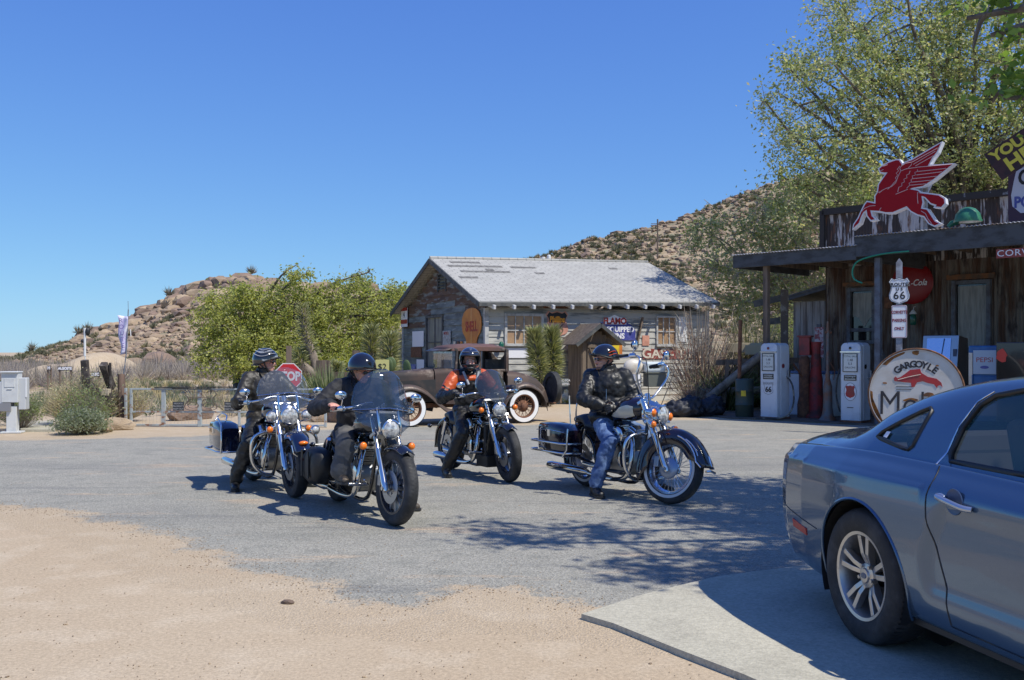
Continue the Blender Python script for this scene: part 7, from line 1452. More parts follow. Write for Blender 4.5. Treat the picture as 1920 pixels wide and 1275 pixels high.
for s in (-1, 1):
    m = M(); q = [(x, s * (ysurf(x, z) + .003), z) for x, z in ((-.74, .505), (-.55, .48), (-.55, .44), (-.74, .46))]; m.add(q, [(0, 1, 2, 3)]); m.build('side_marker', REDL, car, 0, sol=.006, solo=0)
    # wheel arch lip
    for cx_, cz_, r_ in WHC:
        m = M(); a_ = np.linspace(-22, 202, 41); m.tube([(cx_ + r_ * math.cos(R(a)), s * (ysurf(cx_ + r_ * math.cos(R(a)), max(.22, cz_ + r_ * math.sin(R(a)))) - .002), max(.205, cz_ + r_ * math.sin(R(a)))) for a in a_], .009, 6); m.build('arch_lip', CP, car, 60)
        m = M(); rows = []
        for a in np.linspace(-25, 205, 30): rows.append([(cx_ + r_ * 1.0 * math.cos(R(a)), s * .925, cz_ + r_ * math.sin(R(a))), (cx_ + r_ * math.cos(R(a)), s * .55, cz_ + r_ * math.sin(R(a)))])
        m.loft(rows, False, False); m.prism([(cx_ + r_ * math.cos(R(a)), cz_ + r_ * math.sin(R(a))) for a in np.linspace(0, 348, 30)], -s * .56 - .005, -s * .56 + .005, Rx(90)); m.build('wheel_well', BLACKP, car, 0)
    # handle
    hx_, hz_ = .735, .815; yb = s * (ysurf(hx_, hz_)); m = M(); m.lathe([(.058, .0), (.056, .004), (.05, .002), (.001, .001)], Tm(hx_ - .01, yb - s * .002, hz_ + .0) @ Rx(90 if s < 0 else -90) @ Sc(1, 1, 1), 24); dp = m.build('handle_cup', mat('shadow_blue_paint', (.05, .08, .15), .3, .3), car, 50)
    m = M(); m.tube(cat_rom([(hx_ - .115, yb + s * .008, hz_ + .012), (hx_ - .08, yb + s * .028, hz_ + .010), (hx_, yb + s * .034, hz_), (hx_ + .08, yb + s * .030, hz_ - .012), (hx_ + .115, yb + s * .008, hz_ - .016)], 5), .0135, 10); m.ell((hx_ - .09, yb + s * .01, hz_ + .008), (.035, .014, .020)); m.build('door_handle', mat('silver_blue_handle', (.36, .41, .50), .22, .7, coat=1), car, 60)
    m = M(); m.box((1.92, s * 1.0, 1.0), (.10, .22, .14)); m.build('side_mirror', CP, car, 0, bev=.03)
    for cx_, nm in ((0, 'wheel'), (2.72, 'wheel')):
        Wt = Tm(cx_, s * .825, .336) @ (Rx(90) if s < 0 else Rx(-90)); wo_ = bpy.data.objects.new(nm, None); COL.objects.link(wo_); wo_.parent = car   # +z of Wt = outward
        m = M(); m.ring([(.215, -.09), (.24, -.105), (.30, -.112), (.325, -.10), (.337, -.07), (.340, 0), (.337, .07), (.325, .095), (.31, .106), (.27, .112), (.238, .105), (.215, .092), (.21, 0)], Wt, 64); ty = m.build('tyre', TYRE, wo_, 35)
        for z_ in (-.075, .035):
            m = M()
            for k_ in range(70): a = 2 * math.pi * k_ / 70; m.add([((.3405) * math.cos(a), .3405 * math.sin(a), z_), (.3405 * math.cos(a + .03), .3405 * math.sin(a + .03), z_), (.3395 * math.cos(a + .05), .3395 * math.sin(a + .05), z_ + .045), (.3395 * math.cos(a + .02), .3395 * math.sin(a + .02), z_ + .045)], [(0, 1, 2, 3)], Wt)
            m.build('tread_groove', BLACKP, ty, 0)
        AL = mat('silver_wheel_alloy', (.52, .50, .47), .35, .85, c2=(.30, .27, .24), ns=14, lo=.55, hi=.75)
        m = M(); m.ring([(.222, .085), (.222, .098), (.206, .094), (.196, .07), (.19, .02), (.188, -.08), (.214, -.085), (.21, .0)], Wt, 56); m.build('rim', AL, wo_, 40)
        m = M()
        for k_ in range(5):
            for da_ in (-10.5, 10.5):
                a = R(k_ * 72 + 90 + da_); c, s2 = math.cos(a), math.sin(a); rot = MX(((c, -s2, 0, 0), (s2, c, 0, 0), (0, 0, 1, 0), (0, 0, 0, 1)))
                m.add([(.03, -.012, .045), (.03, .012, .045), (.03, .012, .020), (.03, -.012, .020), (.200, -.014, .084), (.200, .014, .084), (.200, .014, .05), (.200, -.014, .05), (.11, -.013, .075), (.11, .013, .075)], [(0, 1, 9, 8), (8, 9, 5, 4), (3, 7, 6, 2), (0, 8, 4, 7, 3), (1, 2, 6, 5, 9), (4, 5, 6, 7)], Wt @ rot)
        m.build('spokes', AL, wo_, 0, bev=.002)
        m = M(); m.lathe([(.062, .035), (.06, .062), (.038, .068), (.034, .078), (.001, .080)], Wt, 28)
        for k_ in range(5): a = R(k_ * 72 + 54); m.cyl((.056 * math.cos(a), .056 * math.sin(a), .05), (.056 * math.cos(a), .056 * math.sin(a), .075), .010, 6, Wt)
        hb_ = m.build('hub', AL, wo_, 40); m = M(); m.lathe([(.024, .079), (.022, .082), (.001, .083)], Wt @ Sc(1, .62, 1), 24); m.build('centre_badge', mat('badge_blue_grey', (.10, .13, .20), .3, .5), hb_, 50)
        m = M(); m.ring([(.06, -.02), (.15, -.02), (.15, -.03), (.06, -.03)], Wt, 40); m.lathe([(.185, -.06), (.02, -.05)], Wt, 40); m.build('brake_disc', mat('dark_disc', (.06, .055, .05), .5, .6), wo_, 40)
    # rear lamps
    for k_ in range(3): m = M(); m.box((-1.122, s * (.30 + k_ * .11), .76), (.02, .085, .20)); m.build('tail_lamp', REDL, car, 0, bev=.01)
    lampobj(car, Tm(3.60, s * .52, .70), .09, .08, LENSW, 'headlight', BLACKP)
m = M(); m.box((1.35, 0, .30), (4.1, 1.2, .08)); m.box((1.30, 0, .22), (1.9, 1.72, .06)); m.build('underbody', BLACKP, car, 0)
m = M(); m.box((3.60, 0, .68), (.06, .72, .20)); m.build('grille', BLACKP, car, 0, bev=.01); m = M(); m.box((-1.08, 0, .36), (.06, 1.0, .14)); m.build('rear_valance', BLACKP, car, 0, bev=.02)
# interior
it = M(); it.box((.9, 0, .50), (2.6, 1.5, .06)); it.box((-.3, 0, .93), (.5, 1.2, .04)); it.box((2.0, 0, .86), (.35, 1.44, .16)); it.build('cabin_floor', IVORY, car, 0)
for y in (-.38, .38):
    m = M(); m.box((1.02, y, .58), (.50, .48, .16)); m.box((.78, y, .88), (.14, .48, .60), None, Ry(-14)); m.box((.68, y, 1.19), (.10, .26, .15), None, Ry(-12)); m.build('seat', IVORY, car, 0, bev=.04)
m = M(); m.box((.15, 0, .62), (.45, 1.1, .14)); m.box((-.08, 0, .84), (.12, 1.1, .42), None, Ry(-20)); m.build('rear_bench', IVORY, car, 0, bev=.04)
m = M(); m.tube([(1.55 + .05 * math.cos(a), .38 + .18 * math.cos(a), .88 + .18 * math.sin(a)) for a in np.linspace(0, 6.283, 25)[:-1]], .014, 6, closed=True); m.build('steering_wheel', BLACKP, car, 60)
m = M(); m.add([(.285, -(ysurf(.285, .99) + .002) * 1, .985), (.335, -(ysurf(.335, .985) + .002), .985), (.335, -(ysurf(.335, 1.02) + .002), 1.02), (.285, -(ysurf(.285, 1.02) + .002), 1.02)], [(0, 1, 2, 3)]); 
m = M(); q = [(x, -(ysurf(x, z) + .004), z) for x, z in ((-.075, 1.028), (-.035, 1.024), (-.03, 1.055), (-.068, 1.055))]; m.add(q, [(0, 1, 2, 3)]); m.build('sticker', WH2, car, 0)
# ---------------------------------------------------------------- rusty antique coupe; local x forward, origin under rear axle, right side... left side (+y) faces us
ac = thing('antique_coupe', 'rusty antique coupe with whitewall tyres parked in front of the shack', 'antique car', (-.06, 22.1, 0), 205.5, None, 1.0)
RB = mat('rust_brown_body', (.085, .055, .042), .62, .2, c2=(.04, .033, .03), ns=2.4, lo=.42, hi=.6, c3=(.24, .19, .15), ns3=4, lo3=.57, hi3=.68, bump=.25, bs=25, r2=.75)
RBK = mat('dark_hood_side', (.030, .028, .026), .6, c2=(.07, .05, .04), ns=3, lo=.5, hi=.65); RFD = mat('weathered_fender', (.10, .07, .055), .45, .3, c2=(.20, .17, .15), ns=3, lo=.5, hi=.65, c3=(.05, .04, .035), ns3=6, lo3=.55, hi3=.65, bump=.2, bs=30)
WL = 2.62
def rsec(x, w, z0, z1, r_, n=5):
    q = [(x, -w, z0), (x, -w, z1 - r_)] + [(x, -w + r_ - r_ * math.cos(a), z1 - r_ + r_ * math.sin(a)) for a in np.linspace(.3, math.pi / 2, n)]; return q + [(x, -y, z) for _, y, z in reversed(q)]
m = M(); m.loft([rsec(3.02, .30, .50, 1.10, .08), rsec(2.98, .31, .50, 1.12, .08), rsec(2.3, .40, .50, 1.16, .12), rsec(1.98, .47, .50, 1.19, .14)]); m.build('hood', RB, ac, 45)
for s in (-1, 1):
    m = M(); m.add([(2.92, s * .335, .58), (1.95, s * .485, .58), (1.95, s * .485, .97), (2.92, s * .335, .93)], [(0, 1, 2, 3)])
    for k in range(14): x = 2.1 + k * .045; m.beam((x, s * (.478 - (x - 1.95) * .155), .66), (x, s * (.478 - (x - 1.95) * .155), .90), .012, .02, up=(1, 0, 0))
    m.build('hood_side', RBK, ac, 0, sol=.012, solo=0)
m = M(); m.loft([rsec(3.04, .27, .45, 1.10, .06), rsec(3.10, .27, .45, 1.10, .06)]); m.build('radiator_shell', STEEL, ac, 40)
m = M(); m.loft([rsec(1.96, .485, .45, 1.20, .14), rsec(1.60, .60, .45, 1.20, .10), rsec(1.55, .61, .45, 1.16, .02)]); m.build('cowl', RB, ac, 45)
# cabin: lower tub, pillars, roof
m = M(); m.box((1.0, 0, .80), (1.14, 1.24, .72)); m.build('door_panel', RB, ac, 0, bev=.03)
cb_ = M()
for s in (-1, 1):
    for x, wd in ((1.55, .06), (.98, .05), (.36, .10)): cb_.beam((x, s * .60, 1.12), (x - (.05 if x > 1.5 else 0), s * .58, 1.62), wd, .05, up=(1, 0, 0))
    cb_.box((.97, s * .60, 1.155), (1.2, .05, .05)); cb_.box((.97, s * .585, 1.60), (1.2, .05, .06))
for x in (1.52, .36): cb_.box((x, 0, 1.60), (.06, 1.16, .06))
cb_.box((.34, 0, 1.25), (.05, 1.18, .28)); cb_.build('window_frame', RB, ac, 0, bev=.012)
m = M(); rows = []
for x, w, z in ((1.66, .57, 1.60), (1.62, .60, 1.645), (1.45, .615, 1.675), (1.0, .62, 1.70), (.55, .615, 1.69), (.36, .60, 1.65), (.29, .57, 1.58)): rows.append([(x, -w, 1.575), (x, -w, z - .04), (x, -w + .06, z - .01), (x, -w * .5, z + .03), (x, 0, z + .04), (x, w * .5, z + .03), (x, w - .06, z - .01), (x, w, z - .04), (x, w, 1.575)])
m.loft(rows, True, True); m.build('roof', mat('rust_red_roof', (.14, .07, .055), .7, c2=(.09, .06, .05), ns=4), ac, 60)
for s in (-1, 1): m = M(); m.loft([[(.40, s * .60, 1.15), (.40, s * .59, 1.60)], [(.31, s * .60, 1.14), (.30, s * .585, 1.60)], [(.27, s * .52, 1.14), (.26, s * .50, 1.60)], [(.26, 0, 1.14), (.25, 0, 1.36)]], False, False); m.build('rear_quarter', RB, ac, 60, sol=.01)
m = M(); m.box((1.60, 0, 1.40), (.01, 1.1, .40)); m.build('windscreen', WSH, ac, 0); m = M(); m.loft([[(1.62, -.62, 1.62), (1.62, .62, 1.62)], [(1.80, -.60, 1.56), (1.80, .60, 1.56)]], False, False); m.build('sun_visor', RFD, ac, 60, sol=.012)
m = M(); m.box((.55, 0, .95), (.14, 1.1, .45)); m.box((.85, 0, .70), (.5, 1.1, .14)); m.build('seat', LEATH, ac, 0, bev=.03)
m = M(); rows = []
for x, z, w in ((.32, 1.14, .60), (.1, 1.13, .59), (-.2, 1.08, .57), (-.45, .98, .54), (-.66, .80, .49), (-.76, .58, .44), (-.78, .46, .42)): rows.append([(x, -w, .42), (x, -w, z - .12), (x, -w + .10, z - .02), (x, 0, z + .02), (x, w - .10, z - .02), (x, w, z - .12), (x, w, .42)])
m.loft(rows, True, True); m.build('rear_deck', RB, ac, 60)
def fend2(nm, path, w0, y0, sag):
    """fender: path of (x,z) centre line; curved across its width"""
    for s in (-1, 1):
        rows = []
        for (x, z, w) in path:
            rows.append([(x, s * (y0 + w * t), z + .055 * math.cos((t - .42) * 2.4) - .055 - (sag * max(0, t - .8) * 5 if t > .8 else 0)) for t in np.linspace(0, 1, 9)])
        m = M(); m.loft(rows, False, False); m.build(nm, RFD, ac, 60, sol=.012)
fend2('front_fender', [(q.x, q.z, .30) for q in cat_rom([(3.08, 0, .42), (3.06, 0, .60), (2.94, 0, .78), (2.72, 0, .87), (2.45, 0, .86), (2.20, 0, .74), (1.95, 0, .52), (1.75, 0, .38), (1.55, 0, .33)], 5)], .30, .45, .07)
fend2('rear_fender', [(q.x, q.z, .27) for q in cat_rom([(-.56, 0, .36), (-.52, 0, .55), (-.38, 0, .76), (-.12, 0, .88), (.14, 0, .84), (.34, 0, .66), (.46, 0, .46), (.55, 0, .33)], 5)], .27, .50, .06)
for s in (-1, 1): m = M(); m.box((1.05, s * .68, .33), (1.05, .26, .03)); m.box((1.05, s * .57, .40), (1.05, .02, .14)); m.build('running_board', RB, ac, 0, bev=.008)
m = M(); m.box((1.2, 0, .42), (3.3, .80, .10)); m.tube([(0, -.70, .37), (0, .70, .37)], .03, 8); m.tube([(WL, -.70, .37), (WL, .70, .37)], .03, 8); m.tube([(-.84, -.6, .42), (-.86, 0, .42), (-.84, .6, .42)], .03, 6, flat=.5); m.build('chassis', RUST, ac, 0)
for x in (0, WL):
    for s in (-1, 1):
        Wt = Tm(x, s * .70, .375) @ (Rx(90) if s < 0 else Rx(-90)); wo_ = bpy.data.objects.new('wheel', None); COL.objects.link(wo_); wo_.parent = ac
        m = M(); m.ring([(.25, -.05), (.27, -.058), (.33, -.062), (.365, -.04), (.375, 0), (.365, .04), (.345, .056), (.27, .058), (.25, .05)], Wt, 44); ty = m.build('tyre', TYRE, wo_, 35)
        m = M(); m.ring([(.258, .054), (.345, .054), (.343, .062), (.26, .064)], Wt, 44); m.build('whitewall', mat('bright_whitewall', (.80, .79, .76), .6, c2=(.6, .57, .5), ns=6, lo=.6, hi=.75), ty, 40)
        m = M(); m.ring([(.262, .04), (.262, .058), (.24, .058), (.225, .03), (.225, -.03), (.25, -.045)], Wt, 40); m.build('rim', mat('orange_brown_rim', (.16, .07, .035), .8, c2=(.30, .20, .10), ns=8, lo=.55, hi=.7), wo_, 40)
        m = M(); 
        for k in range(24): a = 2 * math.pi * k / 24; o_ = .3 * (1 if k % 2 else -1); m.tube([(.06 * math.cos(a + o_), .06 * math.sin(a + o_), .05 if k % 2 else -.02), (.235 * math.cos(a), .235 * math.sin(a), .02)], .006, 4, Wt)
        m.build('spokes', RUST, wo_, 60); m = M(); m.lathe([(.13, -.03), (.13, .0), (.07, .03), (.065, .07), (.04, .085), (.001, .09)], Wt, 24); m.build('hub', RUST, wo_, 50)
for s in (-1, 1): lampobj(ac, Tm(3.12, s * .40, .88), .10, .16, LENSW, 'headlight', RFD)
m = M(); m.tube([(2.98, -.5, .84), (3.05, 0, .80), (2.98, .5, .84)], .018, 6); m.build('lamp_bar', RUST, ac, 60)
m = M(); m.cyl((-1.0, .30, .78), (-.90, .30, .78), .33, 30); m.ring([(.26, -.06), (.36, -.06), (.375, 0), (.36, .06), (.26, .06)], Tm(-.93, .30, .74) @ Ry(90), 36); m.build('spare_wheel', TYRE, ac, 40)
# ---------------------------------------------------------------- gate, posts, rubble and signs on the left
GT = mat('flaking_pale_blue_paint', (.36, .40, .40), .75, c2=(.24, .12, .07), ns=5, lo=.54, hi=.62, c3=(.42, .40, .36), ns3=11)
gt = thing('ranch_gate', 'pale blue steel ranch gate with wire mesh and a welded 66 shield', 'gate', tuple(G(248, 800)), -3); gt.scale = (1, 1, .575)
def gx_(px): return (px - 248) / 1850 * 20.48
m = M(); y0, y1 = .03, 1.34
W_ = gx_(452) + 1.8
for a in (gx_(234) + .02, gx_(246) + .0, gx_(308), gx_(377), gx_(452), W_): m = M(); m.box((a, 0, .7), (.05 if a < .3 or a > 2 else .085, .05, 1.38)); m.build('upright', GT, gt, 0, bev=.006)
for z in (1.36, .54, .07): m = M(); m.box((W_ / 2, 0, z), (W_, .04, .06)); m.build('rail', GT, gt, 0, bev=.005)
m = M(); m.beam((gx_(292), -.03, 1.42), (gx_(445), -.03, 1.44), .05, .035); m.beam((gx_(325), -.03, 1.38), (gx_(400), -.03, 1.37), .03, .03); m.build('top_strap', BLACKP, gt, 0)
m = M(); x = gx_(247)
while x < W_: m.tube([(x, .01, .06), (x, .01, .78)], .0022, 3); m.tube([(x + .04, .01, .78), (x + .04, .01, 1.34)], .0013, 3); x += .075
z = .1
while z < 1.3: m.tube([(0, .012, z), (W_, .012, z)], .0018 if z < .8 else .0011, 3); z += .075 if z < .8 else .11
m.build('mesh', mat('galvanised_wire', (.45, .44, .42), .5, .3), gt, 0)
cx_ = gx_(380); IR = mat('wrought_iron', (.10, .07, .06), .7)
m = M(); half = [(.02, 1.27), (.14, 1.25), (.26, 1.30), (.34, 1.18), (.27, 1.08), (.26, .92), (.33, .80), (.32, .66), (.2, .60), (.03, .58)]
for s in (-1, 1): m.tube([(q.x, -.035, q.z) for q in cat_rom([(cx_ + s * a * 1.0, 0, b) for a, b in half], 5)], .010, 5)
m.tube([(cx_ - .28, -.035, 1.06), (cx_ + .28, -.035, 1.06)], .009, 5)
for c in (cx_ - .16, cx_ + .16):
    m.tube([(c + .11 * math.cos(a), -.035, .78 + .10 * math.sin(a)) for a in np.linspace(0, 6.283, 20)[:-1]], .009, 5, closed=True)
    m.tube([(q.x, -.035, q.z) for q in cat_rom([(c - .11, 0, .78), (c - .13, 0, .90), (c - .05, 0, 1.0), (c + .08, 0, 1.02)], 5)], .009, 5)
m.build('welded_shield', IR, gt, 60)
for px in (338, 436):
    m = M(); m.box((gx_(px), -.05, .75), (.235, .012, .32)); o = m.build('notice_plate', mat('dark_notice', (.035, .04, .045), .5), gt, 0)
    for k, s_ in enumerate(('PRIVATE', 'PROPERTY', 'KEEP OUT')): text(s_, .05, Tm(gx_(px), -.058, .84 - k * .095) @ Rx(90) @ Sc(1, 1.6, 1), mat('grey_letter', (.4, .4, .4), .6), o, ex=.001)
def log(nm, lb, cat, a, b, r_, mt, taper=.9, n=9): m = M(); a = V(a); b = V(b); m.tube([b * 0, (b - a) * .5 + V((.01, 0, 0)), b - a], [r_ * 1.05, r_, r_ * taper], n); o = m.build(nm, mt, None, 50); o.location = a; return tag(o, lb, cat)
POLE = mat('brown_pole_wood', (.19, .125, .09), .85, c2=(.11, .075, .06), ns=4, st=(3, 3, .3), bump=.5, bs=25)
b = G(229, 799); log('gate_post', 'thick brown round post at the left end of the ranch gate', 'post', b, b + V((-.02, 0, 1.09)), .085, POLE, .86)
b = G(230, 798) + V((0, .1, .98)); fp = thing('banner_pole', 'thin metal pole with a fluttering violet and white banner above the gate post', 'banner', tuple(b), 0); fp.scale = (.62, .62, .60)
m = M(); m.tube([(-.05, 0, 0), (.06, 0, .9), (.13, 0, 2.45)], .02, 6); m.tube([(.13, 0, 2.4), (.12, 0, 2.75)], .008, 5); m.build('pole', mat('grey_pole', (.20, .22, .25), .5, .3), fp, 50)
m = M(); rows = []
for j in range(15):
    t = j / 14; z = .90 + 1.30 * t; w = .20 + .16 * t - .06 * math.sin(t * 9); rows.append([(.055 + .07 * t - w * u + .02 * math.sin(9 * t + 3 * u), .05 * math.sin(6 * u + 5 * t), z - .10 * u * (1 - t) + .05 * u) for u in np.linspace(0, 1, 8)])
m.loft(rows, False, False); m.build('banner', mat('lilac_cloth', (.50, .46, .68), .8, c2=(.72, .71, .78), ns=5, lo=.45, hi=.6), fp, 60, sol=.004)
for k, s_ in enumerate('ROUTE'): text(s_, .22, Tm(-.10 + .02 * k, -.075, 2.05 - k * .22) @ Rx(90) @ Rz(8), mat('violet_print', (.16, .11, .34), .7), fp, ex=.001)
m = M(); m.tube([(.10, .0, 1.6), (.20, 0, 1.75), (.22, 0, 1.5)], .03, 4, flat=.3); m.build('loose_cloth', WH2, fp, 60)
t = thing('timber_frame', 'collapsed dark old wooden cart frame with uprights beside the gate post', 'timber frame', tuple(G(190, 800)), 0)
DW_ = mat('dark_old_timber', (.055, .045, .04), .9, c2=(.16, .14, .12), ns=6, lo=.52, hi=.66, bump=.5, bs=25)
def wx(px, Y=20.5): return (px - 190) / 1850 * Y
def wz(py, Y=20.5): return 1.55 + (660 - py) / 1850 * Y
for nm, items in (('upright', [((157, 790), (157, 675), .13), ((203, 728), (201, 682), .14), ((211, 795), (209, 742), .10), ((163, 780), (161, 735), .12), ((207, 742), (212, 680), .05)]), ('brace', [((163, 690), (181, 736), .10), ((160, 716), (178, 730), .07), ((158, 735), (210, 742), .13), ((165, 752), (212, 755), .16), ((186, 735), (214, 760), .13), ((160, 728), (188, 732), .09), ((170, 765), (216, 790), .12)])):
    for (a, b_, c) in items: m = M(); m.beam((wx(a[0]), rn.uniform(-.2, .3), wz(a[1])), (wx(b_[0]), rn.uniform(-.2, .3), wz(b_[1])), c, c); m.build(nm, DW_, t, 0, bev=.01)
for i in range(10): m = M(); a = V((rn.uniform(-.3, .35), rn.uniform(-.4, .6), rn.uniform(.05, .7))); m.beam(a, a + V((rn.uniform(-.5, .5), rn.uniform(-.3, .3), rn.uniform(-.25, .25))), .10, .08); m.build('loose_plank', DW_, t, 0)
m = M(); m.box((wx(202), -.1, wz(735)), (.17, .15, .14)); m.build('pale_block', mat('pale_wood_end', (.45, .38, .27), .8), t, 0, bev=.01)
b = G(160, 798) + V((0, 0, 1.2)); m = M(); m.tube([(0, 0, 0), (.0, 0, .26)], .012, 6); m.tube([(-.01, 0, .26), (-.01, 0, .86)], .026, 8); o = m.build('reflector_pole', mat('white_tube', (.70, .70, .68), .4), None, 50); o.location = b; tag(o, 'slim white tube on a pole above the old wooden frame', 'pole')
m = M(); m.ell((.05, 0, 0), (.05, .05, .09)); m.ell((-.06, .02, -.2), (.045, .045, .04)); o = m.build('cow_bell', BLACKP, None, 60); o.location = b + V((0, 0, .78)); tag(o, 'small dark object hanging beside the white tube pole', 'ornament')
# utility cabinet
ub = thing('utility_cabinet', 'pale grey steel utility cabinet on a narrow pedestal at the left edge', 'cabinet', (G(24, 812).x, G(24, 812).y, 0), 8, None, .92)
UG = mat('pale_grey_steel', (.60, .61, .59), .5, c2=(.52, .53, .52), ns=3)
m = M(); m.box((0, 0, .28), (.20, .18, .56)); m.box((0, 0, .02), (.4, .3, .04)); m.build('pedestal', UG, ub, 0, bev=.01)
m = M(); m.box((-.02, 0, .95), (.33, .26, .62)); m.box((-.02, -.02, 1.27), (.36, .32, .03)); m.build('meter_box', UG, ub, 0, bev=.01); m = M(); m.box((-.25, .02, .82), (.20, .28, .50)); m.box((.21, .03, .82), (.14, .24, .66)); m.build('side_box', mat('light_grey_steel', (.52, .53, .52), .5), ub, 0, bev=.012)
m = M(); m.box((-.16, -.02, .545), (.32, .24, .17)); m.build('wire_trough', mat('grey_trough', (.22, .22, .23), .5), ub, 0, bev=.005); m = M(); m.box((-.02, -.135, 1.05), (.20, .012, .18)); m.box((-.02, -.135, .92), (.10, .02, .015)); m.build('meter_door', UG, ub, 0, bev=.003); m = M(); m.beam((.29, -.08, .75), (.29, -.08, 1.14), .03, .03); m.build('conduit', WHITE, ub, 0)
o = sheet('pavement', [G(38, 810)[:2], G(104, 810)[:2], G(99, 793)[:2], G(42, 793)[:2]], CONC, 0, .05)
def signb(lb, px, py, Y, w, h, s_, mt, tm, posts=True, cat='sign'):
    q = P(px, py, Y); t = thing('trail_sign', lb, cat, (q.x, q.y, 0), 0); m = M(); m.box((0, 0, q.z), (w, .03, h)); m.build('board', mt, t, 0); text(s_, h * .85, Tm(0, -.02, q.z) @ Rx(90), tm, t, ex=.002, sx=.9, bold=.01)
    for x in (-w * .4, w * .4): m = M(); m.box((x, .03, q.z / 2), (.06, .04, q.z)); m.build('post', OLDWOOD, t, 0)
signb('small black board with white letters ALGOSTE far behind the cabinet', 122, 691, 38, .55, .16, 'ALGOSTE', BLK, WH2); signb('small black board lettered DISC left of the pale upright timber', 179, 702, 34, .30, .16, 'DISC', BLK, WH2); signb('tiny dark board on a stake far left of the black lettered board', 92, 690, 40, .16, .2, 'H', DW_, WH2)
# stop sign
sp = thing('stop_sign', 'red octagonal STOP sign on a weathered square post behind the left riders', 'stop sign', tuple(G(541, 778)), 4)
m = M(); m.box((0, .05, .85), (.12, .10, 1.7)); m.build('post', OLDWOOD, sp, 0, bev=.005)
z0 = 1.55 - 46 / 1850 * 24.3; r_ = .33; oc = [(r_ / math.cos(R(22.5)) * math.cos(R(22.5 + 45 * k)), r_ / math.cos(R(22.5)) * math.sin(R(22.5 + 45 * k))) for k in range(8)]; F = Tm(0, -.02, z0) @ Rx(90)
m = M(); m.prism(oc, 0, .006, F); o = m.build('plate', mat('sign_white', (.72, .70, .68), .4), sp, 0); m = M(); m.prism([(x * .93, y * .93) for x, y in oc], .006, .009, F); m.build('red_face', mat('stop_red', (.55, .02, .025), .4), o, 0); text('STOP', .30, F @ Tm(0, 0, .010), MATS['sign_white'], o, ex=.002, sx=.80, bold=.012)
# rocks lining the bed
RBD = [(-4.3, 21.9), (-4.1, 22.2), (-3.85, 21.8), (-3.7, 22.3), (-3.5, 21.9), (-3.25, 22.1), (-3.1, 21.7), (-2.9, 22.0), (-4.55, 22.2), (-3.9, 22.6), (-3.4, 22.5), (-2.75, 21.8), (-4.8, 22.6), (-3.6, 22.9)]
for i, (x, y) in enumerate(RBD):
    o = bpy.data.objects.new('bed_rock', RME[(i * 5) % 24]); COL.objects.link(o); s = .17 + .10 * ((i * 7) % 5) / 4; o.location = (x, y, s * .42 + (.18 if i in (1, 3, 9) else 0)); o.scale = (s * 1.25, s, s * 1.1); o.rotation_euler = (.2 * i, .3 * i, i); tag(o, 'loose bed rock in the low pile below the tall yucca behind the riders', 'rock', 'rocks edging the yucca bed')
for i, (px, py, s, lb) in enumerate(((212, 806, .30, 'pale flat boulder at the foot of the thick gate post'), (340, 790, .42, 'brown boulder seen through the mesh of the gate'), (198, 810, .16, 'small pale stone left of the gate post boulder'), (540, 1132, .032, 'dry curled leaf like stone on the bare sand'))):
    p = G(px, py); o = bpy.data.objects.new('stone', RME[(2, 4, 8, 1)[i]]); COL.objects.link(o); o.location = (p.x, p.y + (.6 if i == 1 else 0), s * .3); o.scale = (s * 1.5, s, s * .8); o.rotation_euler = (0, 0, i); tag(o, lb, 'stone')
# weathered fence planks by the yucca + green junk
for i, (px, Y, h, w, lb) in enumerate(((606, 24.2, 1.35, .35, 'short grey stump post behind the yucca leaves'), (653, 24.6, 1.05, .8, 'broken grey plank panel left of the second rider'), (668, 25.0, 1.6, .2, 'brown square post just behind the black helmet'))):
    t_ = P(px, 0, Y); m = M(); planks(m, -w / 2, w / 2, 0, h, 0, None, rn, .16, .06); o = m.build('plank_fence' if w > .4 else 'fence_post', OLDWOOD, None, 0); o.location = (t_.x, t_.y, 0); tag(o, lb, 'fence' if w > .4 else 'post')
# hut wall behind left corner of the shack
m = M(); m.box((0, 0, 1.0), (.9, .6, 2.0)); m.box((.0, 0, 2.02), (1.1, .8, .06)); o = m.build('tan_hut', mat('tan_board', (.40, .33, .24), .8, c2=(.33, .27, .19), ns=3), None, 0); q = P(742, 0, 37.5); o.location = (q.x, q.y, 0); tag(o, 'narrow tan painted hut peeking out beyond the left corner of the shack', 'hut')
# ---------------------------------------------------------------- plants
CTP = leafm('cactus_green', (.16, .22, .10), (.22, .27, .13))
t = thing('prickly_pear', 'pale green prickly pear cactus left of the old coupe radiator', 'cactus', (-2.9, 23.6, 0), 0)
rp_ = random.Random(3)
for i in range(15):
    m = M(); z = .25 + rp_.random() * 1.0; A_ = Tm(rp_.uniform(-.55, .55), rp_.uniform(-.3, .3), z) @ Rz(rp_.uniform(-60, 60)) @ Ry(rp_.uniform(-35, 35)); m.ell((0, 0, 0), (.14, .035, .19), A_); m.build('pad', CTP, t, 60)
t = thing('yellow_notice', 'yellow handwritten board beside the prickly pear cactus', 'sign', (-3.05, 23.2, 0), 0)
m = M(); m.box((0, 0, 1.2), (.32, .02, .34)); m.build('board', mat('pale_yellow_board', (.65, .60, .22), .6), t, 0); text('$2', .2, Tm(0, -.015, 1.2) @ Rx(90), BLK, t, ex=.001); m = M(); m.box((0, .02, .6), (.05, .04, 1.2)); m.build('stake', OLDWOOD, t, 0)
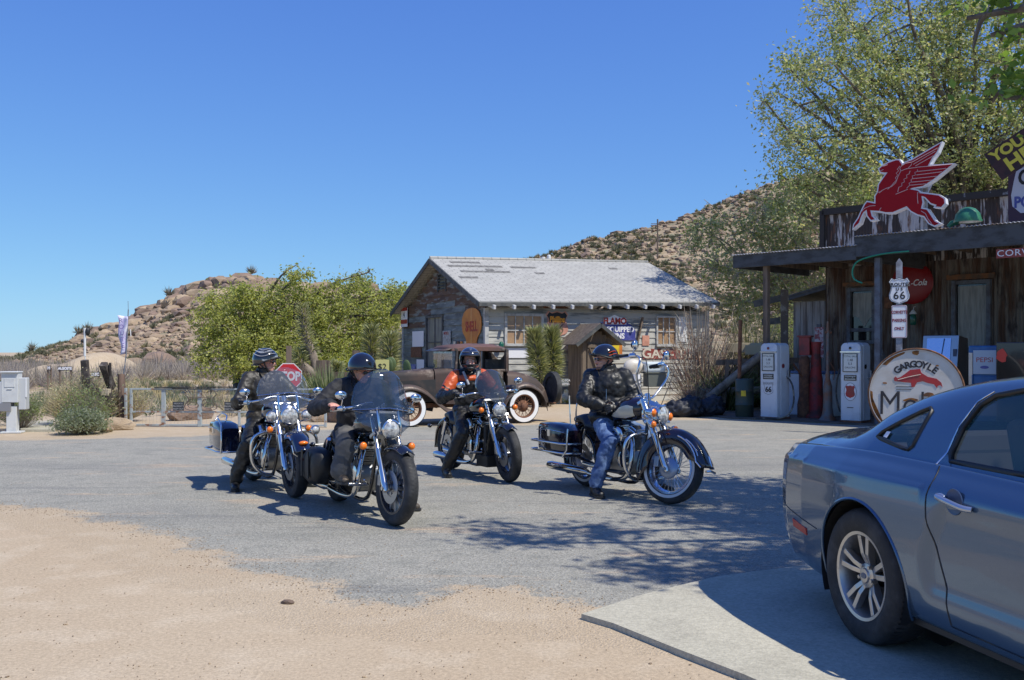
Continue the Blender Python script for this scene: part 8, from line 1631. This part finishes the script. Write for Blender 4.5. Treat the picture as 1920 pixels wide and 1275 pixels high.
joshua('tall leaning joshua tree with bare lower trunk beside the yucca clump', (-5.25, 27, 0), [([(0, 0, 0), (-.05, 0, .8), (-.22, 0, 1.5), (-.42, 0, 2.1), (-.47, 0, 2.75)], .52), ([(-.10, 0, .9), (-.45, -.1, 1.2), (-.6, 0, 1.5)], .6), ([(-.1, 0, .6), (.35, 0, .95), (.45, 0, 1.15)], .7)], .30, 620, 1, .12)
joshua('short joshua tree with dense green head just above the second rider', (-3.95, 27.5, 0), [([(0, 0, 0), (0, 0, 1.0), (.03, 0, 2.15)], .45)], .37, 900, 2, .12)
joshua('short joshua tree with yellowish head nearest the shack left corner', (-3.35, 27, 0), [([(0, 0, 0), (0, 0, 1.0), (.02, 0, 1.95)], .45)], .38, 900, 3, .12)
joshua('joshua tree with spiky green column below the left shack window, left of its twin', (.78, 27.2, 0), [([(.15, 0, 0), (.08, 0, .5), (-.05, 0, 1.2), (-.16, 0, 2.05)], .28)], .40, 1700, 4, .11)
joshua('joshua tree with spiky green column covering part of the shield sign, right of its twin', (1.05, 27.5, 0), [([(-.1, 0, 0), (.05, 0, .6), (.08, 0, 1.3), (.05, 0, 2.1)], .42)], .40, 1300, 5, .11)
def clump(name, lb, cat, loc, n, h, sp, wd, mats, seed, flop=.35, group=None, bend=.08, kind=None, r0=.12):
    r = np.random.default_rng(seed); b_ = np.zeros((n, 3)); a = r.uniform(0, 6.283, n); q = r.random(n) ** .6 * sp; rr = r.random(n) * r0; b_[:, 0] = np.cos(a) * rr; b_[:, 1] = np.sin(a) * rr
    hh = h * r.uniform(.55, 1.08, n); t_ = np.stack([b_[:, 0] + np.cos(a) * q, b_[:, 1] + np.sin(a) * q, hh * np.sqrt(np.clip(1 - (q / (sp * 1.2 + .01)) ** 2 * flop * 2, .08, 1))], 1)
    o = blade_mesh(name, b_, t_, wd * r.uniform(.6, 1.2, n), mats, None, seed, bend); o.location = loc; return tag(o, lb, cat, group, kind)
YU = [leafm('yucca_green', (.18, .23, .10), (.24, .28, .13)), leafm('yucca_pale', (.33, .36, .20), (.28, .31, .17))]
clump('yucca', 'large yucca clump with upright pale green leaves behind the rock pile', 'yucca', (-4.2, 23.0, .1), 300, 1.2, .65, .055, YU, 1, r0=.35)
clump('yucca', 'smaller yucca with thin blades right of the larger yucca clump', 'yucca', (-3.45, 23.2, .1), 130, .85, .4, .045, YU, 2, r0=.2)
clump('sotol', 'dark grassy desert spoon plant left of the dry bush at the shack corner', 'desert plant', (5.7, 26.2, 0), 380, 1.3, 1.3, .030, [LG[1], LG[3], LG[0]], 3, .5, r0=.3)
clump('sotol', 'sprawling green spiky plant right of the dry bush near the white shack corner', 'desert plant', (6.35, 27.6, 0), 380, 1.35, 1.3, .030, [LG[1], LG[3], YU[0]], 6, .55, r0=.3)
clump('yucca', 'small yucca sprouting before the white board under the shack window', 'yucca', (-.1, 27.9, 0), 90, 1.0, .5, .03, [YU[0], LG[3]], 7, r0=.2)
def bush(name, lb, cat, loc, H, Rd, n, mats, seed, leaf=None, nl=0, ls=.04, group=None, kind=None, wd=.012):
    r = np.random.default_rng(seed); a = r.uniform(0, 6.283, n); q = r.random(n) ** .5; tip = np.stack([np.cos(a) * q * Rd, np.sin(a) * q * Rd, H * np.sqrt(np.clip(1 - q ** 2 * .8, .05, 1)) * r.uniform(.6, 1.1, n)], 1)
    base = tip * np.array([.12, .12, 0]) + tip * (r.random((n, 1)) ** 1.5 * .6); base[:, 2] = np.maximum(base[:, 2], 0)
    tip = tip + r.normal(size=(n, 3)) * (.20 if not leaf else .08) * Rd
    t_ = thing(name, lb, cat, loc, 0, group) if not kind else None
    if not leaf and n > 200:
        k_ = r.integers(0, n, n * 3); f_ = r.random((n * 3, 1)) * .85 + .1; b2 = base[k_] + (tip[k_] - base[k_]) * f_; d2 = r.normal(size=(n * 3, 3)); d2[:, 2] += .5; d2 /= np.linalg.norm(d2, axis=1)[:, None]; base = np.concatenate([base, b2]); tip = np.concatenate([tip, b2 + d2 * Rd * r.uniform(.15, .42, (n * 3, 1))]); wd = np.concatenate([np.full(n, wd), np.full(n * 3, wd * .5)])
    blade_mesh('twig', base, tip, wd, mats, t_, seed)
    if leaf: cen = tip[r.integers(0, n, nl)] * r.uniform(.75, 1.05, (nl, 1)) + r.normal(size=(nl, 3)) * .05; leaf_mesh('foliage', cen, ls, leaf, t_, .4, .2, seed)
    return t_
DRY = [mat('dry_twig_grey', (.26, .22, .18), .9), mat('dry_twig_red', (.22, .13, .09), .9), mat('dry_twig_tan', (.42, .35, .25), .9)]
SAGE = [leafm('sage_leaf', (.24, .27, .19), (.30, .32, .24)), leafm('sage_green', (.18, .22, .12), (.22, .25, .15))]
bush('dry_bush', 'tall leafless reddish grey bush in front of the lettered red board', 'bush', (5.1, 26.6, 0), 2.9, 1.2, 260, DRY, 1, wd=.024)
bush('dry_bush', 'low brown dead bush at the foot of the tall leafless bush', 'bush', (4.7, 25.6, 0), .95, .6, 260, [DRY[1], DRY[2]], 2, wd=.014)
bush('sagebrush', 'round grey green sagebrush at the road edge near the old timbers', 'bush', tuple(G(152, 814)), .44, .50, 1500, [DRY[2], SAGE[0]], 3, SAGE, 5200, .05, wd=.006)
bush('desert_bush', 'tall straw coloured bush with green base right of the utility cabinet', 'bush', (-8.9, 20.6, 0), 1.15, .95, 1800, [DRY[2], mat('straw_stem', (.46, .38, .20), .9)], 4, [SAGE[1], LG[2]], 2600, .05, wd=.010)
bush('desert_bush', 'yellowish dry bush just left of the old timbers, lower than its neighbour', 'bush', (-8.7, 22.0, 0), .95, .7, 1200, [DRY[2], MATS['straw_stem']], 5, [LG[2], SAGE[1]], 1200, .05, wd=.010)
bush('desert_bush', 'small dark green shrub at the foot of the utility cabinet', 'bush', (-9.75, 19.6, 0), .75, .45, 500, [DRY[0]], 6, [LG[1], SAGE[1]], 1800, .05, wd=.006)
bush('desert_bush', 'dark green shrub growing behind the left edge cabinet', 'bush', (-10.9, 20.5, 0), 1.0, .7, 500, [DRY[0]], 8, [LG[1], SAGE[1]], 2200, .06, wd=.006)
bush('desert_bush', 'mid green shrub between straw bush and sagebrush', 'bush', (-8.45, 19.6, 0), .85, .5, 500, [DRY[0]], 9, [LG[1], SAGE[1]], 2000, .05, wd=.006)
bush('cholla', 'pale yellow green cholla like bush behind the square post under the porch roof', 'bush', (6.9, 28.0, 0), 2.3, 1.3, 1500, [leafm('cholla_pale', (.34, .34, .18), (.28, .30, .15)), DRY[2]], 10, wd=.030)
bush('desert_bush', 'dense olive shrub close to the lean to shed', 'bush', (8.3, 30.0, 0), 2.9, .9, 700, [DRY[0]], 11, [LG[1], LG[0]], 4500, .08, wd=.01)
# stuff: grey brush belt, hill scrub, grass
def scrub(name, lb, pts, szr, nb, mats, seed, hz_=None, wd=.02, leafy=0, lm=None):
    r = np.random.default_rng(seed); k = len(pts); s = r.uniform(*szr, k)
    a = r.uniform(0, 6.283, (k, nb)); q = r.random((k, nb)) ** .5; tip = np.stack([np.cos(a) * q * .75, np.sin(a) * q * .75, np.sqrt(np.clip(1 - q ** 2 * .85, .04, 1)) * r.uniform(.6, 1.1, (k, nb))], 2) * s[:, None, None]
    base = tip * np.array([.3, .3, .25]); tip += pts[:, None, :]; base += pts[:, None, :]; mi = np.repeat(r.integers(0, len(mats), k), nb) if isinstance(mats, list) else None
    o = blade_mesh(name, base.reshape(-1, 3), tip.reshape(-1, 3), (np.repeat(s, nb) * wd), mats, None, seed, mi=mi); return tag(o, lb, name.replace('_', ' '), kind='stuff')
r = np.random.default_rng(7)
def gpts(n, xr, yr, keep=None):
    x = r.uniform(*xr, n * 3); y = r.uniform(*yr, n * 3); k = (np.abs(x / y) < .55); x, y = x[k][:n], y[k][:n]; return np.stack([x, y, gz(x, y)], 1)
scrub('grey_brush', 'belt of leafless grey brush along the foot of the left hill', np.concatenate([gpts(420, (-34, -9), (50, 66)), gpts(260, (-46, -18), (40, 58))]), (.6, 1.5), 50, [mat('grey_lilac_twig', (.25, .22, .205), .9), mat('grey_tan_twig', (.35, .30, .23), .9)], 1, wd=.020)
scrub('dry_grass', 'tufts of straw grass and low sage on the flat beyond the gate', np.concatenate([gpts(700, (-18, 0), (27, 52)), gpts(260, (-14, -6), (23, 30)), gpts(300, (4, 20), (34, 70))]), (.16, .50), 34, [MATS['straw_stem'], SAGE[0], SAGE[1], DRY[2]], 2, wd=.045)
def hpts(n, xr, yr, tab, pr, fmin=.3):
    x = r.uniform(*xr, n * 2); y = r.uniform(*yr, n * 2); k = (np.abs(x / y) < .55); x, y = x[k][:n], y[k][:n]; z = hillz(x, y, tab, *pr); k = (z > .1) & (fnoise(x * .09, y * .09, 41) + r.normal(0, .06, len(x)) > .50); return np.stack([x, y, z], 1)[k]
HS = [leafm('hill_sage', (.24, .24, .16), (.28, .27, .19)), leafm('hill_olive', (.17, .18, .09), (.21, .21, .12)), leafm('hill_dry', (.36, .32, .20), (.31, .28, .18)), MATS['hill_sage']]
scrub('hill_scrub', 'grey green scrub dotting the left boulder hill', hpts(3200, (-75, -5), (70, 140), LH, (68, 140, 210, 1.15, 11)), (.35, .95), 46, HS, 3, wd=.13)
scrub('hill_scrub', 'grey green scrub dotting the right rocky hill', hpts(6200, (-5, 85), (97, 222), RH, (95, 220, 330, 1.25, 23)), (.45, 1.3), 38, HS, 4, wd=.14)
for i, (px, py) in enumerate(((148, 618), (165, 612), (318, 546), (472, 506), (60, 650))): bush('ridge_shrub', 'small dark bush on the skyline of the left hill, %s from the left' % ['second', 'third', 'fourth', 'fifth', 'first'][i], 'bush', tuple(P(px, py + 8, 132)), 1.2, .9, 70, [DRY[0], HS[1]], 20 + i, wd=.09)
# loose gravel along the road edge
gp = []
rr_ = random.Random(12)
for i in range(len(near) - 1):
    (xa_, ya_), (xb_, yb_) = near[i], near[i + 1]; L_ = math.hypot(xb_ - xa_, yb_ - ya_)
    for k in range(int(L_ * 160)): t = rr_.random(); d = rr_.gauss(0, .16); x = xa_ + (xb_ - xa_) * t + d * .4; y = ya_ + (yb_ - ya_) * t + d; s = rr_.uniform(.002, .007); gp.append(((x, y, .005), (s * 1.3, s, s * .8), rr_.uniform(0, 6), rr_.randint(0, 4), rr_.choice((0, 2, 2))))
for k in range(1800):
    y = 1 / rr_.uniform(1 / 14, 1 / 3.6); x = rr_.uniform(-.55, .3) * y; s = rr_.uniform(.0015, .0055) * (2.2 if rr_.random() < .03 else 1); gp.append(((x, y, .003), (s * 1.3, s, s * .8), rr_.uniform(0, 6), rr_.randint(0, 4), rr_.choice((0, 2, 2))))
A, B, Mi = bake(RGL, gp); tag(npmesh('gravel', A, B, RKM, mi=Mi), 'loose gravel and pebbles scattered over sand and asphalt edge', 'gravel', kind='stuff')
# junk by the dry bush
t = thing('white_washer', 'old white enamel washer on a striped column behind the rightmost motorcycle', 'washing machine', (3.15, 24.2, 0), 10)
m = M(); m.box((.32, 0, 1.18), (.50, .45, .26)); m.build('washer_body', mat('pale_blue_enamel', (.58, .64, .64), .35), t, 0, bev=.05); m = M(); m.box((.36, -.23, 1.20), (.25, .02, .04)); m.build('slot', BLACKP, t, 0, bev=.004)
m = M(); m.box((.36, 0, .88), (.46, .4, .36)); m.box((.4, 0, 1.04), (.66, .44, .03)); m.build('stand', mat('drab_stand', (.12, .13, .11), .7), t, 0, bev=.01)
m = M(); m.cyl((-.12, 0, .15), (-.12, 0, 1.0), .13, 16); m.build('column', WH2, t, 50); m = M()
for k in range(7): m.tube([(-.12 + .135 * math.cos(a), .135 * math.sin(a), .25 + k * .10 + .06 * math.cos(a)) for a in np.linspace(0, 6.283, 17)[:-1]], .018, 5, closed=True)
m.build('stripe', mat('grey_stripe_paint', (.18, .18, .17), .6), t, 60)
m = M(); m.ell((-.18, 0, 1.18), (.26, .12, .20)); m.build('lobed_cover', CREAM, t, 60)
for i, (x, y, w) in enumerate(((4.1, 23.6, .5), (4.75, 23.9, .42))): m = M(); m.ell((0, 0, .18), (w, .35, .24)); m.ell((w * .4, 0, .3), (w * .5, .25, .22)); o = m.build('scrap_heap', mat('dark_scrap', (.02, .022, .03), .6), None, 60); o.location = (x, y, 0); remesh(o, .04, .15, .1); tag(o, ['dark scrap heap behind the rightmost motorcycle, nearer to the washer', 'dark scrap heap farther right beside the spiky plant'][i], 'scrap')
m = M(); m.ell((0, 0, .12), (.35, .2, .16)); m.ell((.2, 0, .3), (.1, .1, .15)); o = m.build('painted_stone', mat('white_yellow_stone', (.7, .66, .5), .7, c2=(.6, .5, .1), ns=6, lo=.55, hi=.6), None, 60); q = G(1050, 757); o.location = (q.x, q.y, 0); remesh(o, .03, .08, .05); tag(o, 'white and yellow painted stone left of the outhouse', 'stone')
